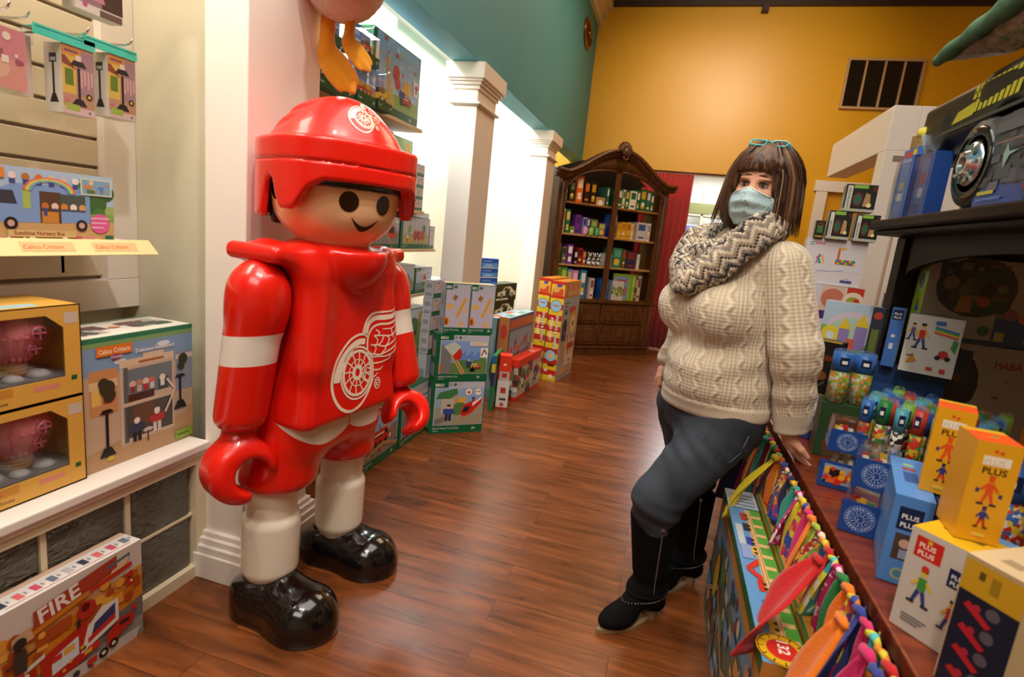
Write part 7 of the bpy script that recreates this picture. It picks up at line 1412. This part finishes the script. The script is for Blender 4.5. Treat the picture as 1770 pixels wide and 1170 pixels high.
    def body(P):
        f=head(P)
        f=smin(f,s_cone(P,(0.272,2.135,1.40),HC+HM@V3(-0.012,0,-0.05),0.062,0.056),0.03)
        f=smin(f,section(P,[(z,a-0.05,b-0.05,c,d) if z<1.35 else (z,a-0.02,b-0.03,c,d) for z,a,b,c,d in PROF],*C0),0.03)
        f=smin(f,s_cone(P,LS,LE,0.055,0.045),0.04); f=smin(f,s_cone(P,LE,LW,0.045,0.029),0.02)
        f=smin(f,s_cone(P,RS,RE,0.055,0.045),0.04); f=smin(f,s_cone(P,RE,RW,0.045,0.027),0.02)
        f=smin(f,s_cone(P,(0.285,2.09,0.82),(0.10,1.955,0.50),0.085,0.06),0.04); f=smin(f,s_cone(P,(0.10,1.955,0.50),(0.10,2.005,0.10),0.055,0.035),0.03)
        f=smin(f,s_cone(P,(0.16,2.27,0.82),(0.225,2.30,0.48),0.085,0.06),0.04); f=smin(f,s_cone(P,(0.225,2.30,0.48),(0.25,2.32,0.10),0.055,0.035),0.03)
        return f
    def hands(P):
        f=hand(P,(0.484,2.028,0.825),(0.498,2.055,0.765),(0.55,0.25,-0.75),(-0.25,0.96,0.05),None,(0.85,0.0,-0.45))
        return np.minimum(f,hand(P,(0.058,2.428,0.92),(0.040,2.41,0.85),(0.0,-0.1,-1),(0.6,0.75,0),None,(0.65,-0.4,-0.5)))
    full=lambda P: smin(body(P),hands(P),0.012)
    bo=blob('body',wf(full),lo(-0.08,1.82,0.03),lo(0.60,2.50,1.78),0.0062,SKN,W)
    # ---- eyes, brows ----
    EW=mat('eye_white','#d8cec6',0.2,coat=0.8); IR=mat('eye_iris','#2e1c12',0.15,coat=1); LID=mat('eye_lash','#2a1812',0.7); BROW=mat('eyebrow_brown','#6a4530',0.9)
    hp=lambda *a: tuple((HM@V3(*a))+HC-ROOT)
    for s in (-1,1):
        q=MB(); c=hp(0.0825,s*0.031,0.009)
        n=16; q.rings([[ (c[0]+0.0115*math.sin(t)*math.cos(2*PI*k/n),c[1]+0.0115*math.sin(t)*math.sin(2*PI*k/n),c[2]+0.0115*math.cos(t)) for k in range(n)] for t in [0.02+ (PI-0.04)*j/10 for j in range(11)]],EW)
        fw=HM@V3(1,s*-0.10,0.02); ce=V3(*c); q.cyl(tuple(ce+fw*0.0098),tuple(ce+fw*0.0122),0.0056,IR,16); q.build('eye',W)
        q=MB(); P_=[hp(0.0955-0.006*abs(t)**2,s*(0.031+0.0175*t),0.0165-0.0065*t*t-0.001*t) for t in [-1+2*i/8 for i in range(9)]]; q.tube(P_,[0.0012+0.0014*math.sin(PI*i/8) for i in range(9)],LID,6)
        P_=[hp(0.0950-0.006*abs(t)**2,s*(0.031+0.0165*t),0.0025+0.005*t*t) for t in [-1+2*i/8 for i in range(9)]]; q.tube(P_,0.0010,LID,6); q.build('eyelashes',W)
        q=MB(); P_=[hp(0.0985-0.009*max(0,t)**2-0.002*abs(t),s*(0.032+0.022*t),0.037+0.003*(1-t*t)) for t in [-1+2*i/8 for i in range(9)]]; q.tube(P_,[0.0015+0.002*math.sin(PI*(i+0.6)/9) for i in range(9)],BROW,6,flat=0.6); q.build('eyebrow',W)
    # ---- mask ----
    MK=mat('mask_blue','#b9d6df',0.75,bump=(260,0.08)); MW=mat('mask_white','#dfe4e2',0.7)
    def mask(P):
        q=hl(P); x,y,z=q.T; base=s_ell(q,(0.022,0,-0.050),(0.094,0.079,0.088)); base=smin(base,s_cone(q,(0.070,0,0.004),(0.106,0,-0.036),0.020,0.020),0.035)
        pl=0.0022*np.sin(z*170+np.abs(y)*25)*np.clip((0.075-np.abs(y))*25,0,1)+0.004*np.exp(-(y/0.004)**2)*0
        sh=np.abs(base-0.004+pl)-0.0022
        top=z-(0.000-0.40*np.abs(y)+ -2.0*y*y*0); bot=-(z+0.126-0.25*np.abs(y)*0)
        return smax(smax(smax(sh,top,0.003),bot,0.004),-(x-0.022),0.004)
    blob('face_mask',wf(mask),tuple(HC-ROOT-0.14),tuple(HC-ROOT+0.14),0.0035,MK,W)
    q=MB(); 
    P_=[]
    for i in range(13):
        t=-1+2*i/12; y=0.062*t; P_.append((y,-0.002-0.40*abs(y)))
    qq=np.array([HC+HM@V3(0.3,y,z) for y,z in P_]); dd=np.tile(HM@V3(-1,0,0),(len(P_),1)); pr_=project(mask,qq,dd)-ROOT
    q.tube([tuple(p) for p in pr_],0.0028,MW,6)
    for s in (-1,1):
        q.tube([hp(0.045,s*0.074,-0.018),hp(0.02,s*0.083,0.0),hp(-0.012,s*0.088,0.008),hp(-0.022,s*0.088,-0.01),hp(0.02,s*0.083,-0.05),hp(0.045,s*0.068,-0.07)],0.0016,MW,6)
    q.build('mask_straps',W)
    # ---- hair ----
    HR=bpy.data.materials.new('brown_hair'); n,l=nodes(HR); b=n['Principled BSDF']; b.inputs['Roughness'].default_value=0.38; b.inputs['Sheen Weight'].default_value=0.15
    c=n.new('ShaderNodeTexCoord'); mp=n.new('ShaderNodeMapping'); mp.inputs['Scale'].default_value=(90,90,5); l.new(c.outputs['Object'],mp.inputs[0]); t=n.new('ShaderNodeTexNoise'); t.inputs['Scale'].default_value=1; t.inputs['Detail'].default_value=3; t.inputs['Distortion'].default_value=0.6; l.new(mp.outputs[0],t.inputs['Vector'])
    r=n.new('ShaderNodeValToRGB'); e=r.color_ramp.elements; e[0].position=0.35; e[0].color=lin('#2e1a11'); e[1].position=0.72; e[1].color=lin('#9a7352'); k=e.new(0.55); k.color=lin('#52331f'); k=e.new(0.64); k.color=lin('#6e4a32')
    l.new(t.outputs['Fac'],r.inputs[0]); l.new(r.outputs[0],b.inputs['Base Color']); bp=n.new('ShaderNodeBump'); bp.inputs['Strength'].default_value=0.7; bp.inputs['Distance'].default_value=0.012; l.new(t.outputs['Fac'],bp.inputs['Height']); l.new(bp.outputs['Normal'],b.inputs['Normal'])
    def hair(P):
        q=hl(P); x,y,z=q.T
        f=s_ell(q,(-0.012,0,0.045),(0.117,0.100,0.112))
        sk=s_ell(q*V3(1,1,1),(-0.025,0,-0.045),(0.115,0.132,0.150)); sk=smax(sk,-(z+0.128+0.01*np.sin(np.arctan2(y,x)*9)),0.01); f=smin(f,sk,0.05)
        # opening for the face
        cut=smax(smax(np.abs(y+0.006)-0.060+np.clip(z-0.02,0,1)*0.25,-(x-0.015),0.03),z-0.056-0.25*y*0.6,0.02)
        f=smax(f,-cut,0.012)
        f=smax(f,-s_ell(q,(0.05,0,-0.05),(0.10,0.066,0.10)),0.01)
        f=smin(f,s_ell(q,(0.072,0.015,0.078),(0.036,0.066,0.030)),0.02)
        return f+0.0018*np.sin(np.arctan2(y,x+0.02)*34+z*30)
    blob('hair',wf(hair),tuple(HC-ROOT+V3(-0.17,-0.17,-0.17)),tuple(HC-ROOT+V3(0.17,0.17,0.19)),0.0048,HR,W)
    q=MB(); rr=random.Random(5); HS=[mat('hair_strand_'+nme,cl,0.4) for nme,cl in (('dark','#38211a'),('mid','#553521'),('light','#7d5638'),('grey','#94795c'))]
    for i in range(230):
        th=rr.uniform(-PI,PI); 
        if abs(th)<0.62: continue
        sg=1; pts=[]; a0=th*0.55 if abs(th)<2 else th; top=0.10+0.05*rr.random(); endz=-0.115-0.03*rr.random(); flare=rr.uniform(-0.004,0.012)
        for k in range(9):
            t=k/8; ph=0.25+1.3*min(1,t*1.6); z_=0.045+0.118*math.cos(min(ph,PI/2)) if t<0.62 else None
            if z_ is None: z_=0.045+0.118*math.cos(PI/2*1.0)-(t-0.62)/0.38*(0.045-endz)
            rad=math.sin(min(ph,PI/2)); aa=a0+(th-a0)*min(1,t*1.5); w=1.03+0.22*max(0,(t-0.5))*1.2
            pts.append(hp(-0.015+ (0.120*rad*w+flare*t)*math.cos(aa),(0.106*rad*w+0.02*max(0,t-0.4)+flare*t)*math.sin(aa),z_))
        m=HS[rr.choice([0,0,1,1,1,2,2,3])]; q.tube(pts,[0.0010]+[0.0022]*6+[0.0016,0.0005],m,5)
    for i in range(34):   # fringe swept to one side
        u=i/33; y0=-0.01+0.02*rr.random(); y1=-0.062+0.128*u
        pts=[hp(0.03+0.0*u,0.02+y0*0.3,0.152),hp(0.078,0.012+y1*0.35,0.128),hp(0.103,0.006+y1*0.7,0.088),hp(0.110-abs(y1)*0.35,y1*1.0,0.062-0.004*rr.random()),hp(0.108-abs(y1)*0.5,y1*1.12,0.047+0.012*rr.random()-0.25*max(0,-y1)+0.0*u)]
        q.tube(pts,[0.001,0.0028,0.0032,0.0024,0.0006],HS[rr.choice([0,1,1,2])],5)
    q.build('hair_strands',W)
    # ---- glasses resting on the hair (own thing) ----
    GL=empty('eyeglasses',tuple(HC+HM@V3(0.045,0,0.145)),0,'turquoise framed reading glasses pushed up on top of the brown hair','glasses')
    TQ=mat('turquoise_frame','#3fb8bd',0.25,coat=0.6); LN=mat('lens_glass','#e8f0f0',0.03,trans=1,alpha=0.35,coat=1)
    G0=HC+HM@V3(0.045,0,0.145); gR=HM@np.array(Matrix.Rotation(math.radians(-52),3,'Y')); gp=lambda *a: tuple(gR@V3(*a))
    q=MB()
    def rim(s,r=1.0): return [(0.0,s*(0.034+0.025*r*np.sign(math.cos(a))*abs(math.cos(a))**0.6),0.016*r*np.sign(math.sin(a))*abs(math.sin(a))**0.6) for a in [2*PI*i/24 for i in range(25)]]
    for s in (-1,1): q.tube([gp(*p) for p in rim(s)],0.0026,TQ,6)
    q.tube([gp(0,-0.010,0.004),gp(0.003,0,0.007),gp(0,0.010,0.004)],0.0026,TQ,6); q.build('frame',GL)
    for s in (-1,1):
        q=MB(); q.add([gp(*p) for p in rim(s,0.97)[:-1]],[list(range(24))],LN); q.build('lens',GL)
        q=MB(); q.tube([gp(0,s*0.060,0.008),gp(-0.012,s*0.066,0.008),gp(-0.06,s*0.078,-0.008),gp(-0.11,s*0.080,-0.03)],[0.003,0.0028,0.0022,0.002],TQ,6); q.build('temple',GL)
    # ---- sweater ----
    def knit(name,centre,axes,freq,bw=0.45):
        m=bpy.data.materials.new(name); n,l=nodes(m); b=n['Principled BSDF']; b.inputs['Roughness'].default_value=0.9; b.inputs['Sheen Weight'].default_value=0.35
        c=n.new('ShaderNodeTexCoord'); s=n.new('ShaderNodeVectorMath'); s.operation='SUBTRACT'; s.inputs[1].default_value=centre; l.new(c.outputs['Object'],s.inputs[0])
        def dot(v): d=n.new('ShaderNodeVectorMath'); d.operation='DOT_PRODUCT'; l.new(s.outputs[0],d.inputs[0]); d.inputs[1].default_value=v; return d.outputs['Value']
        def M(op,a,b_=None,c_=None):
            d=n.new('ShaderNodeMath'); d.operation=op
            for i,v in enumerate((a,b_,c_)):
                if v is None: continue
                if isinstance(v,(int,float)): d.inputs[i].default_value=v
                else: l.new(v,d.inputs[i])
            return d.outputs[0]
        A=M('ARCTAN2',dot(axes[1]),dot(axes[0])); z=dot(axes[2])
        u=M('MULTIPLY',A,freq); 
        col=M('ABSOLUTE',M('SINE',u)); tw=M('SINE',M('ADD',M('MULTIPLY',u,2.0),M('MULTIPLY',M('SINE',M('MULTIPLY',z,105.0)),1.5)))
        rib=M('SINE',M('MULTIPLY',u,5.0)); mask=M('GREATER_THAN',M('SINE',M('MULTIPLY',u,1.0)),0.0)
        purl=M('MULTIPLY',M('SINE',M('MULTIPLY',z,520.0)),0.12)
        H=M('ADD',M('ADD',M('MULTIPLY',M('MULTIPLY',tw,col),mask),M('MULTIPLY',M('MULTIPLY',rib,M('SUBTRACT',1.0,mask)),0.55)),purl)
        band=M('LESS_THAN',z,axes[3]); H2=M('ADD',M('MULTIPLY',H,M('SUBTRACT',1.0,band)),M('MULTIPLY',M('MULTIPLY',M('SINE',M('MULTIPLY',u,9.0)),band),0.7))
        bp=n.new('ShaderNodeBump'); bp.inputs['Strength'].default_value=bw; bp.inputs['Distance'].default_value=0.006; l.new(H2,bp.inputs['Height']); l.new(bp.outputs['Normal'],b.inputs['Normal'])
        mr=n.new('ShaderNodeMapRange'); mr.inputs[1].default_value=-1; mr.inputs[2].default_value=1; l.new(H2,mr.inputs[0]); r=n.new('ShaderNodeValToRGB'); r.color_ramp.elements[0].color=lin('#b9a68c'); r.color_ramp.elements[1].color=lin('#e0d2bb'); l.new(mr.outputs[0],r.inputs[0]); l.new(r.outputs[0],b.inputs['Base Color'])
        return m
    KT=knit('cable_knit_body',(C0[0]-ROOT[0],C0[1]-ROOT[1],0),(tuple(F),tuple(L),(0,0,1),0.885),19)
    ad=V3(*LW)-V3(*LS); ad/=np.linalg.norm(ad); ax1=np.cross(ad,V3(0,1,0)); ax1/=np.linalg.norm(ax1); ax2=np.cross(ad,ax1)
    mid=(V3(*LS)+V3(*LW))/2-ROOT; KA=knit('cable_knit_sleeve',tuple(mid),(tuple(ax1),tuple(ax2),tuple(-ad),-0.215),8)
    def sweater(P):
        f=section(P,PROF,*C0)
        for l_ in (-0.085,0.085): f=smin(f,s_ell(P,pt(0.135,l_,1.205),(0.098,0.095,0.10)),0.06)
        f=smin(f,s_ell(P,pt(0.06,0.0,0.98),(0.13,0.17,0.12)),0.06)
        f=smin(f,s_cone(P,RS,RE,0.088,0.072),0.05); f=smin(f,s_cone(P,RE,RW,0.070,0.052),0.03); f=smin(f,s_cone(P,LS,pt(0,0.05,1.40),0.085,0.08),0.05)
        hemz=P[:,2]-0.90; f=f+0.004*np.sin(P[:,2]*55+(P@F)*14)*np.exp(-((P[:,2]-1.0)/0.15)**2)
        f=smax(f,0.828-P[:,2],0.012); f=f-0.006*(P[:,2]<0.885)*np.clip((P[:,2]-0.828)*60,0,1)
        f=smax(f,-s_cone(P,(0.272,2.135,1.46),(0.268,2.12,1.6),0.075,0.09),0.01)
        return smax(f,-s_cone(P,RW,V3(*RW)+(V3(*RW)-V3(*RE))*0.5,0.035,0.035),0.01)
    blob('sweater',wf(sweater),lo(-0.1,1.85,0.79),lo(0.56,2.52,1.55),0.0075,KT,W)
    def sleeve(P):
        f=s_cone(P,LS,LE,0.090,0.077); e=s_cone(P,LE,V3(*LW)+V3(-0.002,-0.002,0.05),0.077,0.060); f=smin(f,e,0.03)
        t=((P-V3(*LS))@ad); f=f+0.0035*np.sin(t*70)*np.clip((t-0.2)*8,0,1)*np.clip((0.50-t)*20,0,1)
        cuff=s_cone(P,V3(*LW)-ad*0.075,V3(*LW)+ad*0.0,0.052,0.056); f=smin(f,cuff,0.012)
        f=smax(f,t-0.560,0.008)
        return smax(f,-s_cone(P,V3(*LW)-ad*0.02,V3(*LW)+ad*0.1,0.040,0.046),0.008)
    blob('sweater_sleeve',wf(sleeve),lo(0.22,1.86,0.78),lo(0.58,2.18,1.50),0.0065,KA,W)
    # ---- scarf: two thick knitted loops with a chevron pattern ----
    SC_=[mat('yarn_'+nm,cl,0.95,sheen=0.3,bump=(350,0.4)) for nm,cl in (('cream','#d8c8b0'),('taupe','#a8957f'),('charcoal','#3c3634'),('grey','#8a817a'),('dark','#262224'))]
    q=MB()
    def loop(cf,rf,rl,z0,droop,rad,ph,flat=1.0,tilt=0.0):
        n,mn=420,45; R=[]
        for i in range(n):
            t=2*PI*i/n; f=rf*math.cos(t)+cf; l_=rl*math.sin(t); fr=max(0,math.cos(t))**1.3
            z_=z0-droop*fr+0.02*math.cos(t)*-1+tilt*math.sin(t); c=np.array(pt(f+0.02,l_*(1-0.25*fr),z_))-ROOT
            t2=t+0.01; f2=rf*math.cos(t2)+cf; fr2=max(0,math.cos(t2))**1.3; c2=np.array(pt(f2+0.02,rl*math.sin(t2)*(1-0.25*fr2),z0-droop*fr2-0.02*math.cos(t2)+tilt*math.sin(t2)))-ROOT
            T=c2-c; T/=np.linalg.norm(T); U=V3(0,0,1)-T*T[2]; U/=np.linalg.norm(U); N=np.cross(T,U); ring=[]
            for j in range(mn):
                a=2*PI*j/mn; rr_=rad*(1+0.10*math.sin(a*3+t*4+ph)+0.07*math.sin(t*9+ph))+0.0025*math.sin(i*0.9+3*abs((j%15)-7)*0.25)
                ring.append(tuple(c+U*math.cos(a)*rr_*1.15+N*math.sin(a)*rr_*0.85*flat))
            R.append(ring)
        k=len(q.v); q.v+=[p for r_ in R for p in r_]
        for i in range(n):
            for j in range(mn):
                i2=(i+1)%n; j2=(j+1)%mn; zig=abs((i%18)-9); s_=int((j+zig*0.5+ph*3)%15); cidx=[0,0,1,1,2,0,0,3,3,4,2,0,1,3,3][s_]
                q.f.append([k+i*mn+j,k+i*mn+j2,k+i2*mn+j2,k+i2*mn+j]); q.m.append(q.mi(SC_[cidx])); q.smooth.append(True)
    loop(0.015,0.115,0.135,1.475,0.07,0.044,0.0,tilt=0.02); loop(0.055,0.150,0.150,1.465,0.145,0.046,1.7,tilt=0.03)
    q.build('scarf',W)
    # ---- jeans ----
    DN=bpy.data.materials.new('dark_denim'); n,l=nodes(DN); b=n['Principled BSDF']; b.inputs['Roughness'].default_value=0.8
    c=n.new('ShaderNodeTexCoord'); t=n.new('ShaderNodeTexNoise'); t.inputs['Scale'].default_value=5; t.inputs['Detail'].default_value=5; l.new(c.outputs['Object'],t.inputs['Vector']); r=n.new('ShaderNodeValToRGB'); r.color_ramp.elements[0].position=0.35; r.color_ramp.elements[1].position=0.75; r.color_ramp.elements[0].color=lin('#151a22'); r.color_ramp.elements[1].color=lin('#404956'); l.new(t.outputs['Fac'],r.inputs[0]); l.new(r.outputs[0],b.inputs['Base Color'])
    wv=n.new('ShaderNodeTexWave'); wv.inputs['Scale'].default_value=160; wv.bands_direction='DIAGONAL'; l.new(c.outputs['Object'],wv.inputs['Vector']); bp=n.new('ShaderNodeBump'); bp.inputs['Strength'].default_value=0.15; bp.inputs['Distance'].default_value=0.003; l.new(wv.outputs['Fac'],bp.inputs['Height']); l.new(bp.outputs['Normal'],b.inputs['Normal'])
    LK=(0.085,1.955,0.515); RK=(0.222,2.30,0.49)
    def jeans(P):
        f=section(P,[(0.72,0.14,0.175,0,0),(0.80,0.155,0.195,0,0),(0.88,0.158,0.198,0,0),(0.93,0.15,0.19,0,0)],*C0)
        a=s_cone(P,(0.285,2.08,0.80),LK,0.120,0.087); f=smin(f,a,0.04)
        b_=s_cone(P,(0.155,2.275,0.80),RK,0.125,0.085); f=smin(f,b_,0.02)
        f=smin(f,s_cone(P,LK,(0.09,1.985,0.36),0.086,0.072),0.03); f=smin(f,s_cone(P,RK,(0.235,2.305,0.36),0.084,0.070),0.03)
        w=0.0035*np.sin(P[:,2]*95+P[:,0]*30)*np.exp(-((P[:,2]-0.47)/0.06)**2)+0.003*np.sin((P[:,0]+P[:,2])*80)*np.exp(-((P[:,2]-0.72)/0.06)**2)
        return smax(f+w,0.34-P[:,2],0.01)
    blob('jeans',wf(jeans),lo(-0.1,1.80,0.32),lo(0.52,2.50,0.95),0.0075,DN,W)
    q=MB(); ST=mat('denim_stitch','#5a6474',0.8)
    A_=[(0.345,1.95,0.80),(0.33,1.95,0.735),(0.30,1.93,0.70),(0.26,1.92,0.715),(0.20,1.90,0.775)]
    qq=project(jeans,np.array([V3(*a)+V3(0.02,-0.1,0) for a in A_]),np.tile(V3(-0.15,0.98,0)/np.linalg.norm(V3(-0.15,0.98,0)),(len(A_),1)))-ROOT; q.tube([tuple(p) for p in qq],0.0018,ST,5); q.build('pocket_stitching',W)
    # ---- boots ----
    BL=mat('black_suede','#070606',0.9,spec=0.15,bump=(120,0.1)); SO=mat('boot_sole','#8a6f50',0.7); CHN=mat('chain_silver','#a8a29a',0.3,metal=0.9)
    def boot(shaft,ank,heel,toe,name):
        heel=V3(*heel); toe=V3(*toe); d=toe-heel; d[2]=0; d/=np.linalg.norm(d); s_=V3(-d[1],d[0],0); ball=heel+(toe-heel)*0.70
        def f(P):
            g=s_cone(P,shaft,ank,0.090,0.058); g=smin(g,s_cone(P,ank,heel+V3(0,0,0.062),0.056,0.044),0.03)
            g=smin(g,s_cone(P,V3(*ank)+d*0.02-V3(0,0,0.02),ball+V3(0,0,0.045),0.045,0.040),0.04); q_=P-(ball+V3(0,0,0.038)); u=np.stack([q_@d,q_@s_,q_[:,2]],-1)
            g=smin(g,s_ell(u,(0.0,0,0),(0.085,0.047,0.034)),0.03)
            g=g+0.003*np.sin(P[:,2]*80)*np.exp(-((P[:,2]-0.16)/0.04)**2)
            top=P[:,2]-(0.455+0.35*((P-V3(*shaft))@d)); g=smax(g,top,0.006)
            g=smax(g,-s_cone(P,V3(*shaft)+V3(0,0,-0.03),V3(*shaft)+V3(0,0,0.1),0.074,0.080),0.008) 
            return smax(g,0.014-P[:,2],0.004)
        o=blob('boot',wf(f),tuple(np.minimum(np.minimum(V3(*shaft),toe),heel)-ROOT-V3(0.13,0.13,0.02)-V3(0,0,0)+V3(0,0,-min(heel[2],0))),tuple(np.maximum(np.maximum(V3(*shaft),toe),heel)-ROOT+0.13),0.0065,BL,W)
        q=MB(); out=[]
        for i in range(32):
            a=2*PI*i/32; u=math.cos(a); v=math.sin(a); along=0.5+0.5*u; wd=0.022+0.020*math.sin(PI*min(1,max(0,along))**0.9)+0.004*along; c=heel+(toe-heel)*(along*1.10-0.03)+s_*v*wd
            out.append(c)
        lowz=[(p[0]-ROOT[0],p[1]-ROOT[1],0.001) for p in out]; hiz=[(p[0]-ROOT[0],p[1]-ROOT[1],0.016) for p in out]; q.rings([lowz,hiz],SO,smooth=False) if False else q.rings([lowz,hiz],SO,True,False); 
        hb=[heel+d*0.02+d*0.032*math.cos(2*PI*k/16)+s_*0.030*math.sin(2*PI*k/16) for k in range(16)]; q.rings([[(p[0]-ROOT[0],p[1]-ROOT[1],z_) for p in hb] for z_ in (0.0,0.035)],SO,True,False); q.build('sole',o)
        q=MB(); a0=V3(*ank); 
        for zz,tl in ((0.005,0.25),(-0.012,0.32)):
            P_=[]
            for i in range(37):
                a=2*PI*i/36; dr=d*math.cos(a)+s_*math.sin(a); st=a0+V3(0,0,zz)+dr*0.25-V3(0,0,1)*tl*0.05*math.cos(a); P_.append(st)
            dirs=np.array([-(d*math.cos(2*PI*i/36)+s_*math.sin(2*PI*i/36)) for i in range(37)]); pr2=project(f,np.array(P_),dirs)-dirs*0.003-ROOT
            if zz>0: q.tube([tuple(p) for p in pr2],0.0055,BL,6)
            else:
                for i in range(36): 
                    for t in (0,0.5): p=pr2[i]*(1-t)+pr2[i+1]*t; q.lathe([(0.0005,-0.003),(0.0032,0),(0.0005,0.003)],CHN,tuple(p),6)
        q.build('ankle_chain',o)
        q=MB(); zp=[]
        for i in range(12): zp.append(V3(*ank)+(V3(*shaft)-V3(*ank))*(i/11*1.0)+(-s_*0.0))
        sd=(-s_*0.9-d*0.45) if True else s_; sd=sd if sd[1]<0 else -sd; pz=project(f,np.array([p+sd*0.2 for p in zp]),np.tile(-sd/np.linalg.norm(sd),(12,1)))-ROOT
        q.tube([tuple(p) for p in pz],0.0022,CHN,6); q.box(tuple(pz[-1]-0.006),tuple(pz[-1]+0.006),CHN); q.build('zipper',o)
    boot((0.088,1.985,0.43),(0.105,2.015,0.13),(0.135,2.045,0.0),(-0.045,1.862,0.0),'left')
    boot((0.235,2.31,0.43),(0.262,2.325,0.13),(0.29,2.345,0.0),(0.10,2.17,0.0),'right')
woman()
